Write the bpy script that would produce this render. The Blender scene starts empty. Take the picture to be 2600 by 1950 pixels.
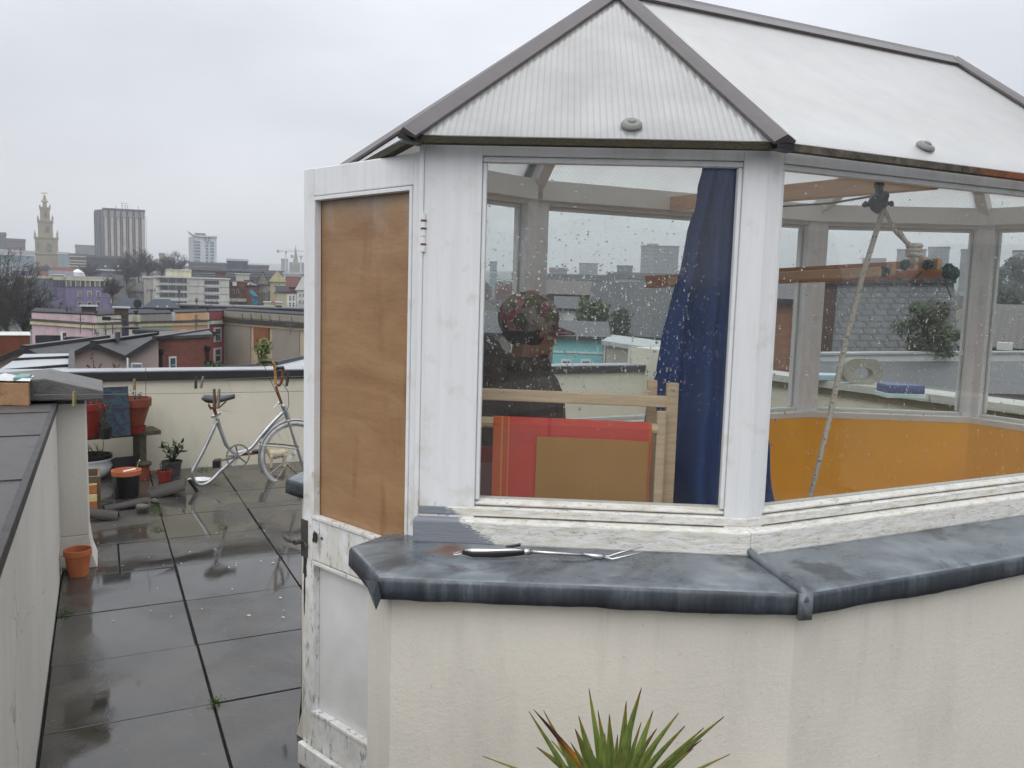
import bpy, bmesh, math, random
from mathutils import Vector, Matrix
random.seed(7)
SC = bpy.context.scene
# ------------------------------------------------------------ camera
CF, CP, CR, CH = 2060.0, math.radians(5.85), math.radians(1.65), 1.65
FW = Vector((0, math.cos(CP), -math.sin(CP))); r0 = Vector((1, 0, 0)); u0 = r0.cross(FW)
RT = r0*math.cos(CR)+u0*math.sin(CR); UP = -r0*math.sin(CR)+u0*math.cos(CR)
cam = bpy.data.cameras.new('camera'); camo = bpy.data.objects.new('camera', cam); SC.collection.objects.link(camo)
cam.sensor_width = 36; cam.lens = 36*CF/2600; cam.clip_start = .05; cam.clip_end = 20000
camo.matrix_world = Matrix(((RT.x, UP.x, -FW.x, 0), (RT.y, UP.y, -FW.y, 0), (RT.z, UP.z, -FW.z, CH), (0, 0, 0, 1)))
SC.camera = camo
EYE = Vector((0, 0, CH))
def ray(x, y): return (FW*CF+RT*(x-1300)+UP*(975-y)).normalized()
def atz(x, y, z): d = ray(x, y); return EYE+d*((z-CH)/d.z)
def atY(x, y, Y): d = ray(x, y); return EYE+d*(Y/d.y)
def atD(x, y, D): d = ray(x, y); return EYE+d*(D/math.hypot(d.x, d.y))
def onp(x, y, p0, p1):
    nx, ny = p1[1]-p0[1], -(p1[0]-p0[0]); d = ray(x, y)
    return EYE+d*((nx*p0[0]+ny*p0[1])/(nx*d.x+ny*d.y))
# ------------------------------------------------------------ light
SC.view_settings.view_transform = 'Standard'; SC.view_settings.look = 'None'
SC.view_settings.exposure = 0.30; SC.view_settings.gamma = 1; SC.view_settings.use_curve_mapping = False
try:
    SC.cycles.max_bounces = 10; SC.cycles.transparent_max_bounces = 24; SC.cycles.volume_bounces = 0
    SC.cycles.use_denoising = True
except Exception: pass
W = bpy.data.worlds.new('World'); SC.world = W; W.use_nodes = True
nt = W.node_tree; N = nt.nodes; L = nt.links; N.clear()
out = N.new('ShaderNodeOutputWorld'); bg = N.new('ShaderNodeBackground'); bg.inputs[1].default_value = .106
sky = N.new('ShaderNodeTexSky'); sky.sky_type = 'NISHITA'; sky.sun_disc = False
SUN_E, SUN_R = math.radians(46), math.radians(195)
sky.sun_elevation = SUN_E; sky.sun_rotation = SUN_R
hs = N.new('ShaderNodeHueSaturation'); hs.inputs['Saturation'].default_value = .25; hs.inputs['Value'].default_value = .8
tc = N.new('ShaderNodeTexCoord'); mp = N.new('ShaderNodeMapping'); mp.inputs['Scale'].default_value = (1, 1, 2.6)
no = N.new('ShaderNodeTexNoise'); no.inputs['Scale'].default_value = 2.3; no.inputs['Detail'].default_value = 5; no.inputs['Roughness'].default_value = .45
sx = N.new('ShaderNodeSeparateXYZ')
# overcast cloud deck: brighter towards the zenith, soft cloud noise
zr = N.new('ShaderNodeValToRGB'); e = zr.color_ramp.elements
e[0].position = .0; e[0].color = (8.6, 8.6, 8.35, 1); e[1].position = 1; e[1].color = (17, 17.2, 17.8, 1)
for p_, c_ in ((.08, (7.4, 7.5, 7.5, 1)), (.20, (6.3, 6.55, 7.1, 1)), (.38, (7.9, 8.2, 8.9, 1)), (.6, (12.5, 12.8, 13.4, 1))):
    q = zr.color_ramp.elements.new(p_); q.color = c_
nr = N.new('ShaderNodeMapRange'); nr.inputs[1].default_value = .32; nr.inputs[2].default_value = .68; nr.inputs[3].default_value = .84; nr.inputs[4].default_value = 1.14
mm = N.new('ShaderNodeMix'); mm.data_type = 'RGBA'; mm.blend_type = 'MULTIPLY'; mm.inputs[0].default_value = 1
mx = N.new('ShaderNodeMix'); mx.data_type = 'RGBA'; mx.inputs[0].default_value = .9
L.new(tc.outputs['Generated'], mp.inputs[0]); L.new(mp.outputs[0], no.inputs['Vector']); L.new(tc.outputs['Generated'], sx.inputs[0])
L.new(sx.outputs['Z'], zr.inputs[0]); L.new(no.outputs[0], nr.inputs[0]); L.new(zr.outputs[0], mm.inputs[6]); L.new(nr.outputs[0], mm.inputs[7])
L.new(sky.outputs[0], hs.inputs['Color']); L.new(hs.outputs[0], mx.inputs[6]); L.new(mm.outputs[2], mx.inputs[7])
L.new(mx.outputs[2], bg.inputs[0]); L.new(bg.outputs[0], out.inputs[0])
sl = bpy.data.lights.new('sun', 'SUN'); sl.energy = 1.0; sl.angle = math.radians(60); sl.color = (1, .97, .93)
so = bpy.data.objects.new('sun', sl); SC.collection.objects.link(so)
# the brightest part of the cloud is high behind the camera
sd = Vector((math.sin(SUN_R)*math.cos(SUN_E), math.cos(SUN_R)*math.cos(SUN_E), math.sin(SUN_E)))
so.rotation_euler = (-sd).to_track_quat('-Z', 'Y').to_euler()
# ------------------------------------------------------------ object helpers
ORG = {}
def link(o): SC.collection.objects.link(o)
def tag(o, label=None, cat=None, group=None, kind=None):
    if label: o['label'] = label
    if cat: o['category'] = cat
    if group: o['group'] = group
    if kind: o['kind'] = kind
    return o
def thing(name, label, cat, loc=(0, 0, 0), group=None):
    o = bpy.data.objects.new(name, None); link(o); o.location = loc; o.empty_display_size = .1
    ORG[o.name] = Vector(loc); return tag(o, label, cat, group)
def V(*a): return Vector(a)
class MB:
    def __init__(s): s.v = []; s.f = []; s.m = []; s.uv = []; s.cm = 0
    def face(s, pts, uv=None):
        b = len(s.v); s.v += [Vector(p) for p in pts]; s.f.append(tuple(range(b, b+len(pts)))); s.m.append(s.cm); s.uv.append(uv)
    def poly(s, vs, fs):
        b = len(s.v); s.v += [Vector(p) for p in vs]
        for f in fs: s.f.append(tuple(i+b for i in f)); s.m.append(s.cm); s.uv.append(None)
    def box8(s, p):  # p: 4 bottom, 4 top (ccw seen from above)
        s.poly(p, [(3, 2, 1, 0), (4, 5, 6, 7), (0, 1, 5, 4), (1, 2, 6, 5), (2, 3, 7, 6), (3, 0, 4, 7)])
    def box(s, x0, x1, y0, y1, z0, z1):
        s.box8([(x0, y0, z0), (x1, y0, z0), (x1, y1, z0), (x0, y1, z0), (x0, y0, z1), (x1, y0, z1), (x1, y1, z1), (x0, y1, z1)])
    def obox(s, c, ax, ay, az):  # centre, half-axis vectors
        c = Vector(c); P = []
        for k in (-1, 1):
            for i, j in ((-1, -1), (1, -1), (1, 1), (-1, 1)): P.append(c+ax*i+ay*j+az*k)
        s.box8(P)
    def bar(s, a, b, w, h, up=(0, 0, 1), sw=1):  # rectangular bar from a to b, width w, height h
        a = Vector(a); b = Vector(b); d = (b-a); l = d.length; d.normalize(); up = Vector(up)
        x = d.cross(up)
        if x.length < 1e-4: x = d.cross(Vector((1, 0, 0)))
        x.normalize(); z = x.cross(d).normalized()
        P = [a-x*w/2-z*h/2, a+x*w/2-z*h/2, b+x*w/2*sw-z*h/2*sw, b-x*w/2*sw-z*h/2*sw, a-x*w/2+z*h/2, a+x*w/2+z*h/2, b+x*w/2*sw+z*h/2*sw, b-x*w/2*sw+z*h/2*sw]
        s.box8(P)
    def prism(s, pts, z0, z1):  # vertical prism of ccw polygon; z0,z1 number or list
        n = len(pts); f0 = (lambda i: z0[i]) if isinstance(z0, (list, tuple)) else (lambda i: z0); f1 = (lambda i: z1[i]) if isinstance(z1, (list, tuple)) else (lambda i: z1)
        vs = [(p[0], p[1], f0(i)) for i, p in enumerate(pts)]+[(p[0], p[1], f1(i)) for i, p in enumerate(pts)]
        s.poly(vs, [tuple(reversed(range(n))), tuple(range(n, 2*n))]+[(i, (i+1) % n, n+(i+1) % n, n+i) for i in range(n)])
    def ext(s, pts, d):  # extrude planar 3d polygon by vector d
        n = len(pts); d = Vector(d); vs = [Vector(p) for p in pts]; vs += [p+d for p in vs]
        s.poly(vs, [tuple(range(n)), tuple(reversed(range(n, 2*n)))]+[(i, n+i, n+(i+1) % n, (i+1) % n) for i in range(n)])
    def tube(s, pts, r, n=8, cap=True):
        pts = [Vector(p) for p in pts]; m = len(pts); rr = r if isinstance(r, (list, tuple)) else [r]*m
        vs = []; prev = None
        for i, p in enumerate(pts):
            t = (pts[min(i+1, m-1)]-pts[max(i-1, 0)])
            if t.length < 1e-9: t = Vector((0, 0, 1))
            t.normalize()
            if prev is None:
                a = t.cross(Vector((0, 0, 1)))
                if a.length < 1e-3: a = t.cross(Vector((1, 0, 0)))
            else:
                a = prev-t*prev.dot(t)
                if a.length < 1e-5: a = t.cross(Vector((1, 0, 0)))
            a.normalize(); prev = a; b = t.cross(a)
            for k in range(n):
                q = 2*math.pi*k/n; vs.append(p+(a*math.cos(q)+b*math.sin(q))*rr[i])
        fs = [(i*n+k, i*n+(k+1) % n, (i+1)*n+(k+1) % n, (i+1)*n+k) for i in range(m-1) for k in range(n)]
        if cap: fs += [tuple(reversed(range(n))), tuple(range((m-1)*n, m*n))]
        s.poly(vs, fs)
    def lathe(s, c, prof, n=24, sx=1, sy=1):  # prof: (r,z)
        c = Vector(c); vs = [c+Vector((r*sx*math.cos(2*math.pi*k/n), r*sy*math.sin(2*math.pi*k/n), z)) for r, z in prof for k in range(n)]
        s.poly(vs, [(i*n+k, i*n+(k+1) % n, (i+1)*n+(k+1) % n, (i+1)*n+k) for i in range(len(prof)-1) for k in range(n)])
    def ball(s, c, r, n=10, m=7, ax=None):
        c = Vector(c); r = Vector(r) if hasattr(r, '__len__') else Vector((r, r, r)); vs = []
        for i in range(m+1):
            t = math.pi*i/m
            for k in range(n):
                q = 2*math.pi*k/n; p = Vector((r.x*math.sin(t)*math.cos(q), r.y*math.sin(t)*math.sin(q), r.z*math.cos(t)))
                if ax: p = ax @ p
                vs.append(c+p)
        s.poly(vs, [(i*n+k, (i+1)*n+k, (i+1)*n+(k+1) % n, i*n+(k+1) % n) for i in range(m) for k in range(n)])
    def jitter(s, a, sc=8.0, seed=0):
        from mathutils import noise
        for i, p in enumerate(s.v): s.v[i] = p+noise.noise_vector(p*sc+Vector((seed, 0, 0)))*a
        return s
    def build(s, name, mat, parent=None, label=None, cat=None, group=None, kind=None, smooth=False, bevel=0, weld=False, sub=0):
        off = Vector((0, 0, 0))
        if parent: off = ORG[parent.name]
        elif label and cat:
            xs = [p.x for p in s.v]; ys = [p.y for p in s.v]; zs = [p.z for p in s.v]; off = Vector(((min(xs)+max(xs))/2, (min(ys)+max(ys))/2, min(zs)))
        me = bpy.data.meshes.new(name); me.from_pydata([p-off for p in s.v], [], s.f)
        for mt in (mat if isinstance(mat, (list, tuple)) else [mat]): me.materials.append(mt)
        for i, p in enumerate(me.polygons): p.material_index = s.m[i]; p.use_smooth = smooth
        if any(u is not None for u in s.uv):
            ul = me.uv_layers.new(name='UVMap'); k = 0
            for i, p in enumerate(me.polygons):
                for j in range(len(p.vertices)): ul.data[k].uv = s.uv[i][j] if s.uv[i] else (0, 0); k += 1
        if weld:
            bm = bmesh.new(); bm.from_mesh(me); bmesh.ops.remove_doubles(bm, verts=bm.verts, dist=1e-5); bm.to_mesh(me); bm.free()
        o = bpy.data.objects.new(name, me); link(o)
        if parent: o.parent = parent
        else: o.location = off
        ORG[o.name] = off
        if bevel:
            b = o.modifiers.new('b', 'BEVEL'); b.width = bevel; b.segments = 2; b.limit_method = 'ANGLE'; b.angle_limit = math.radians(40)
        if sub:
            b = o.modifiers.new('s', 'SUBSURF'); b.levels = sub; b.render_levels = sub
        return tag(o, label, cat, group, kind)
def dup(root, delta, label=None, group=None):
    r = root.copy(); link(r); r.location = Vector(root.location)+Vector(delta)
    if label: r['label'] = label
    if group: r['group'] = group
    for ch in list(root.children):
        c = ch.copy(); link(c); c.parent = r
        for g in list(ch.children): d = g.copy(); link(d); d.parent = c
    return r
# ------------------------------------------------------------ materials
def mk(name):
    m = bpy.data.materials.new(name); m.use_nodes = True; t = m.node_tree; b = t.nodes['Principled BSDF']; return m, t, b
def nz(t, vec, scale, detail=4, rough=.55, dist=0):
    n = t.nodes.new('ShaderNodeTexNoise'); n.inputs['Scale'].default_value = scale; n.inputs['Detail'].default_value = detail
    n.inputs['Roughness'].default_value = rough; n.inputs['Distortion'].default_value = dist; t.links.new(vec, n.inputs['Vector']); return n.outputs[0]
def ramp(t, fac, stops, interp='LINEAR'):
    r = t.nodes.new('ShaderNodeValToRGB'); r.color_ramp.interpolation = interp; e = r.color_ramp.elements
    def c4(c): return (c, c, c, 1) if not hasattr(c, '__len__') else (*c[:3], 1)
    e[0].position = stops[0][0]; e[0].color = c4(stops[0][1]); e[1].position = stops[-1][0]; e[1].color = c4(stops[-1][1])
    for p, c in stops[1:-1]: q = e.new(p); q.color = c4(c)
    t.links.new(fac, r.inputs[0]); return r.outputs[0]
def mixc(t, fac, a, b, mode='MIX'):
    n = t.nodes.new('ShaderNodeMix'); n.data_type = 'RGBA'; n.blend_type = mode
    for i, v in ((0, fac), (6, a), (7, b)):
        if hasattr(v, 'is_linked') or hasattr(v, 'links'): t.links.new(v, n.inputs[i])
        elif i == 0: n.inputs[0].default_value = v
        else: n.inputs[i].default_value = (*v[:3], 1)
    return n.outputs[2]
def mth(t, op, a, b=None):
    n = t.nodes.new('ShaderNodeMath'); n.operation = op
    for i, v in enumerate((a, b)):
        if v is None: continue
        if hasattr(v, 'links'): t.links.new(v, n.inputs[i])
        else: n.inputs[i].default_value = v
    return n.outputs[0]
def vec(t, scale=(1, 1, 1), rot=(0, 0, 0), src='Object'):
    c = t.nodes.new('ShaderNodeTexCoord'); m = t.nodes.new('ShaderNodeMapping'); m.inputs['Scale'].default_value = scale; m.inputs['Rotation'].default_value = rot
    t.links.new(c.outputs[src], m.inputs[0]); return m.outputs[0]
def wpos(t, scale=(1, 1, 1), rot=(0, 0, 0)):
    c = t.nodes.new('ShaderNodeNewGeometry'); m = t.nodes.new('ShaderNodeMapping'); m.inputs['Scale'].default_value = scale; m.inputs['Rotation'].default_value = rot
    t.links.new(c.outputs['Position'], m.inputs[0]); return m.outputs[0]
def bump(t, b, h, strength=.3, dist=.01):
    n = t.nodes.new('ShaderNodeBump'); n.inputs['Strength'].default_value = strength; n.inputs['Distance'].default_value = dist
    t.links.new(h, n.inputs['Height']); t.links.new(n.outputs[0], b.inputs['Normal'])
MC = {}
def plain(name, col, rough=.7, var=.15, scale=6, bmp=.15, metal=0, spec=.5, bscale=None, stretch=(1, 1, 1), dark=None, dthr=(.55, .7)):
    k = (name, tuple(col))
    if k in MC: return MC[k]
    m, t, b = mk(name); v = wpos(t, stretch)
    n = nz(t, v, scale, 5); c = ramp(t, n, [(.25, [x*(1-var) for x in col]), (.75, [min(1, x*(1+var)) for x in col])])
    if dark is not None:
        d = ramp(t, nz(t, v, scale*2.3, 6, .7), [(dthr[0], 0), (dthr[1], 1)]); c = mixc(t, d, c, dark)
    t.links.new(c, b.inputs['Base Color']); b.inputs['Metallic'].default_value = metal; b.inputs['Specular IOR Level'].default_value = spec
    rr = ramp(t, n, [(.3, rough*.85), (.7, min(1, rough*1.15))]); t.links.new(rr, b.inputs['Roughness'])
    if bmp: bump(t, b, nz(t, v, bscale or scale*6, 4), bmp, .01)
    MC[k] = m; return m
def far(name, col, rough=.85, var=.12, scale=.4):
    k = (name, tuple(col))
    if k in MC: return MC[k]
    m, t, b = mk(name); n = nz(t, wpos(t), scale, 6, .6); c = ramp(t, n, [(.25, [x*(1-var) for x in col]), (.75, [min(1, x*(1+var)) for x in col])])
    st = nz(t, wpos(t, (1.3, 1.3, .12)), 1.1, 6, .7); c = mixc(t, ramp(t, st, [(.48, 0), (.72, .5)]), c, [x*.45 for x in col])
    s2 = nz(t, wpos(t, (1, 1, 1)), 2.2, 5, .7); c = mixc(t, ramp(t, s2, [(.55, 0), (.75, .3)]), c, (.09, .085, .08))
    t.links.new(c, b.inputs['Base Color']); b.inputs['Roughness'].default_value = rough; b.inputs['Specular IOR Level'].default_value = .25; MC[k] = m; return m
def white_paint():
    m, t, b = mk('weathered_white_paint'); v = wpos(t, (22, 22, 1.2)); n = nz(t, v, 2.2, 6, .65)
    c = ramp(t, n, [(.25, (.67, .68, .685)), (.55, (.74, .75, .76)), (.8, (.775, .785, .795))])
    v2 = wpos(t, (1, 1, 1)); g = t.nodes.new('ShaderNodeSeparateXYZ'); t.links.new(v2, g.inputs[0])
    fl = nz(t, wpos(t, (1, 1, .35)), 42, 7, .75)
    # flakes and mould: more of it towards the wet foot of the posts and on the sill
    z = mth(t, 'MULTIPLY', mth(t, 'SUBTRACT', 1.16, g.outputs[2]), 1.3); z = mth(t, 'MAXIMUM', z, 0); z = mth(t, 'MINIMUM', z, .16)
    d = ramp(t, mth(t, 'ADD', fl, z), [(.70, 0), (.78, 1)]); c = mixc(t, mth(t, 'MULTIPLY', d, .8), c, (.10, .095, .085))
    yl = ramp(t, mth(t, 'ADD', nz(t, v2, 14, 4), z), [(.56, 0), (.74, 1)]); c = mixc(t, mth(t, 'MULTIPLY', yl, .5), c, (.52, .49, .40))
    t.links.new(c, b.inputs['Base Color']); b.inputs['Roughness'].default_value = .42
    bump(t, b, mth(t, 'ADD', n, mth(t, 'MULTIPLY', fl, .4)), .35, .004); return m
def sill_paint():
    m, t, b = mk('flaking_sill_paint'); v = wpos(t); v2 = wpos(t, (3, 3, 14)); n = nz(t, v2, 7, 6, .7)
    c = ramp(t, n, [(.28, (.42, .41, .37)), (.5, (.68, .67, .63)), (.75, (.78, .78, .77))])
    yl = ramp(t, nz(t, v2, 4, 5, .6), [(.5, 0), (.68, 1)]); c = mixc(t, mth(t, 'MULTIPLY', yl, .6), c, (.58, .53, .38))
    d = ramp(t, nz(t, v2, 13, 8, .8), [(.575, 0), (.64, 1)]); c = mixc(t, mth(t, 'MULTIPLY', d, .85), c, (.07, .065, .055))
    g = t.nodes.new('ShaderNodeSeparateXYZ'); t.links.new(v, g.inputs[0])
    # a coat of grey paint over the end by the door
    e = mth(t, 'ADD', mth(t, 'MULTIPLY', mth(t, 'SUBTRACT', -.08, g.outputs[0]), 6), mth(t, 'SUBTRACT', nz(t, v2, 20, 6, .7), .5))
    e = mth(t, 'SUBTRACT', e, mth(t, 'MULTIPLY', mth(t, 'SUBTRACT', g.outputs[2], 1.02), 9))
    c = mixc(t, ramp(t, e, [(-.0, 0), (.12, 1)]), c, (.20, .215, .245))
    t.links.new(c, b.inputs['Base Color']); b.inputs['Roughness'].default_value = .5; bump(t, b, n, .5, .004); return m
def render_mat(name='cream_render', base=(.67, .64, .565), crack=0):
    m, t, b = mk(name); v = wpos(t); n = nz(t, v, 1.6, 5); f = nz(t, v, 70, 5, .6); f2 = nz(t, v, 220, 3, .6)
    c = ramp(t, n, [(.3, [x*.90 for x in base]), (.7, [x*1.04 for x in base])])
    c = mixc(t, ramp(t, nz(t, wpos(t, (1, 1, .25)), 5, 5, .6), [(.52, 0), (.75, .35)]), c, (.40, .385, .34))
    c = mixc(t, ramp(t, f, [(.66, 0), (.74, .5)]), c, (.25, .24, .21))
    gz = t.nodes.new('ShaderNodeSeparateXYZ'); t.links.new(v, gz.inputs[0]); dr = nz(t, wpos(t, (6, 6, .5)), 2.4, 6, .7)
    dr = mth(t, 'MULTIPLY', ramp(t, dr, [(.56, 0), (.76, .3)]), ramp(t, gz.outputs[2], [(.45, .05), (.93, 1)])); c = mixc(t, dr, c, (.36, .345, .30))
    if crack:
        vo = t.nodes.new('ShaderNodeTexVoronoi'); vo.feature = 'DISTANCE_TO_EDGE'; vo.inputs['Scale'].default_value = 1.6
        vv = t.nodes.new('ShaderNodeVectorMath'); vv.operation = 'ADD'; nn = t.nodes.new('ShaderNodeTexNoise'); nn.inputs['Scale'].default_value = 5; t.links.new(v, nn.inputs['Vector'])
        sc = t.nodes.new('ShaderNodeVectorMath'); sc.operation = 'SCALE'; sc.inputs[3].default_value = .25; t.links.new(nn.outputs['Color'], sc.inputs[0])
        t.links.new(v, vv.inputs[0]); t.links.new(sc.outputs[0], vv.inputs[1]); t.links.new(vv.outputs[0], vo.inputs['Vector'])
        k = ramp(t, vo.outputs['Distance'], [(.0, 1), (.006, 0)]); k = mth(t, 'MULTIPLY', k, ramp(t, nz(t, v, 1.1, 2), [(.45, 0), (.6, .6)])); c = mixc(t, k, c, (.10, .09, .08))
    t.links.new(c, b.inputs['Base Color']); b.inputs['Roughness'].default_value = .85; b.inputs['Specular IOR Level'].default_value = .25
    bump(t, b, mth(t, 'ADD', f, mth(t, 'MULTIPLY', f2, .6)), .28, .006); return m
def lead_mat(name='sheet_lead', facia=False, rz=0):
    m, t, b = mk(name); v = wpos(t)
    n = nz(t, v, 6, 6, .6); c = ramp(t, n, [(.3, (.085, .100, .115)), (.5, (.15, .175, .195)), (.7, (.26, .29, .31))])
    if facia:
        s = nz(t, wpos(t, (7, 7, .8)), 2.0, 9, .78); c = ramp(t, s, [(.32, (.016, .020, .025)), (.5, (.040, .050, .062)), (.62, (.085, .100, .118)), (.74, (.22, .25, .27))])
    else:
        st = nz(t, wpos(t, (1, 1, 1)), 3.3, 6, .6, 1.5); c = mixc(t, ramp(t, st, [(.50, 0), (.62, .8)]), c, (.05, .054, .06))
        # rust bloom by the fork handle
        g = t.nodes.new('ShaderNodeVectorMath'); g.operation = 'DISTANCE'; t.links.new(v, g.inputs[0]); g.inputs[1].default_value = (-.155, 2.13, .975)
        r = mth(t, 'ADD', mth(t, 'MULTIPLY', mth(t, 'SUBTRACT', .075, g.outputs[1]), 9), mth(t, 'MULTIPLY', mth(t, 'SUBTRACT', nz(t, v, 26, 5, .6), .5), 1.4))
        c = mixc(t, ramp(t, r, [(.0, 0), (.6, .85)]), c, (.16, .065, .03))
    t.links.new(c, b.inputs['Base Color']); b.inputs['Metallic'].default_value = .15; b.inputs['Specular IOR Level'].default_value = .6
    t.links.new(ramp(t, n, [(.3, .18), (.6, .45)]), b.inputs['Roughness']); bump(t, b, nz(t, v, 9, 3), .35, .012); return m
def slab_mat():
    m, t, b = mk('wet_concrete_paving'); v = wpos(t)
    n = nz(t, v, 2.2, 6, .6); f = nz(t, v, 90, 4, .6)
    c = ramp(t, n, [(.3, (.022, .021, .019)), (.5, (.048, .046, .041)), (.72, (.080, .075, .064))])
    c = mixc(t, ramp(t, nz(t, v, 1.1, 4), [(.5, 0), (.7, .45)]), c, (.048, .034, .016))
    c = mixc(t, ramp(t, nz(t, v, 4.5, 7, .7), [(.62, 0), (.72, .5)]), c, (.02, .02, .018))
    c = mixc(t, ramp(t, nz(t, v, 55, 3, .5), [(.72, 0), (.76, .8)]), c, (.28, .27, .25))
    t.links.new(c, b.inputs['Base Color']); b.inputs['Specular IOR Level'].default_value = .7
    pu = nz(t, v, 1.35, 3, .5, .4); w = ramp(t, pu, [(.40, .34), (.48, .13), (.54, .03)])
    t.links.new(w, b.inputs['Roughness'])
    bs = ramp(t, pu, [(.38, .5), (.52, .02)])
    bn = t.nodes.new('ShaderNodeBump'); bn.inputs['Distance'].default_value = .004; t.links.new(bs, bn.inputs['Strength'])
    t.links.new(mth(t, 'ADD', f, mth(t, 'MULTIPLY', nz(t, v, 18, 3), 1.5)), bn.inputs['Height']); t.links.new(bn.outputs[0], b.inputs['Normal']); return m
def ply_mat():
    m, t, b = mk('varnished_plywood'); v = wpos(t, (1.0, 1.0, 5), (0, math.radians(9), 0))
    n = nz(t, v, 1.9, 7, .6, 1.2); f = nz(t, wpos(t, (9, 9, 120)), 3, 4, .6)
    c = ramp(t, n, [(.25, (.235, .125, .055)), (.48, (.30, .17, .082)), (.62, (.345, .205, .10)), (.8, (.39, .25, .135))])
    g = t.nodes.new('ShaderNodeSeparateXYZ'); t.links.new(wpos(t), g.inputs[0])
    # varnish bleached grey in a ragged patch near the top
    e = mth(t, 'ADD', mth(t, 'MULTIPLY', mth(t, 'SUBTRACT', g.outputs[2], 1.83), 3.4), mth(t, 'MULTIPLY', mth(t, 'SUBTRACT', nz(t, wpos(t, (3, 3, 2.2)), 2.4, 5, .6), .5), 2.2))
    c = mixc(t, ramp(t, e, [(-.25, 0), (.55, .7)]), c, (.38, .325, .27))
    c = mixc(t, ramp(t, f, [(.56, 0), (.72, .3)]), c, (.13, .065, .03))
    f3 = nz(t, wpos(t, (14, 14, 160), (0, math.radians(5), 0)), 1.4, 8, .7); c = mixc(t, ramp(t, f3, [(.45, 0), (.6, .2)]), c, (.40, .27, .16))
    c = mixc(t, ramp(t, nz(t, wpos(t, (6, 6, 1)), 1.6, 4), [(.58, 0), (.72, .45)]), c, (.13, .06, .025))
    t.links.new(c, b.inputs['Base Color']); b.inputs['Roughness'].default_value = .3; bump(t, b, f, .12, .002); return m
def wood(name, a, c2, rough=.5, scale=(2, 2, 30), k=3):
    m, t, b = mk(name); v = vec(t, scale); n = nz(t, v, k, 6, .6, .6); t.links.new(ramp(t, n, [(.3, a), (.7, c2)]), b.inputs['Base Color'])
    b.inputs['Roughness'].default_value = rough; bump(t, b, n, .2, .003); return m
def glass_mat(name='window_glass', dirt=.022, tint=(.95, .965, .96)):
    m, t, b = mk(name); t.nodes.remove(b); o = t.nodes['Material Output']
    tr = t.nodes.new('ShaderNodeBsdfTransparent'); tr.inputs[0].default_value = (*tint, 1); gl = t.nodes.new('ShaderNodeBsdfGlossy'); gl.inputs['Roughness'].default_value = .01
    di = t.nodes.new('ShaderNodeBsdfDiffuse'); di.inputs[0].default_value = (.75, .77, .76, 1)
    tl = t.nodes.new('ShaderNodeBsdfTranslucent'); tl.inputs[0].default_value = (.75, .77, .76, 1)
    fr = fres(t, 1.5)
    m0 = t.nodes.new('ShaderNodeMixShader'); m0.inputs[0].default_value = .5; t.links.new(di.outputs[0], m0.inputs[1]); t.links.new(tl.outputs[0], m0.inputs[2])
    m1 = t.nodes.new('ShaderNodeMixShader'); t.links.new(tr.outputs[0], m1.inputs[1]); t.links.new(m0.outputs[0], m1.inputs[2])
    d = ramp(t, nz(t, wpos(t), 7, 5, .6), [(.3, dirt*.5), (.75, dirt*1.6)]); t.links.new(d, m1.inputs[0])
    m2 = t.nodes.new('ShaderNodeMixShader'); t.links.new(mth(t, 'MULTIPLY', fr, .75), m2.inputs[0]); t.links.new(m1.outputs[0], m2.inputs[1]); t.links.new(gl.outputs[0], m2.inputs[2])
    t.links.new(m2.outputs[0], o.inputs[0]); return m
def fres(t, ior):
    g = t.nodes.new('ShaderNodeNewGeometry'); f = t.nodes.new('ShaderNodeFresnel')
    i = mth(t, 'ADD', mth(t, 'MULTIPLY', g.outputs['Backfacing'], 1/ior-ior), ior); t.links.new(i, f.inputs[0]); return f.outputs[0]
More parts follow.
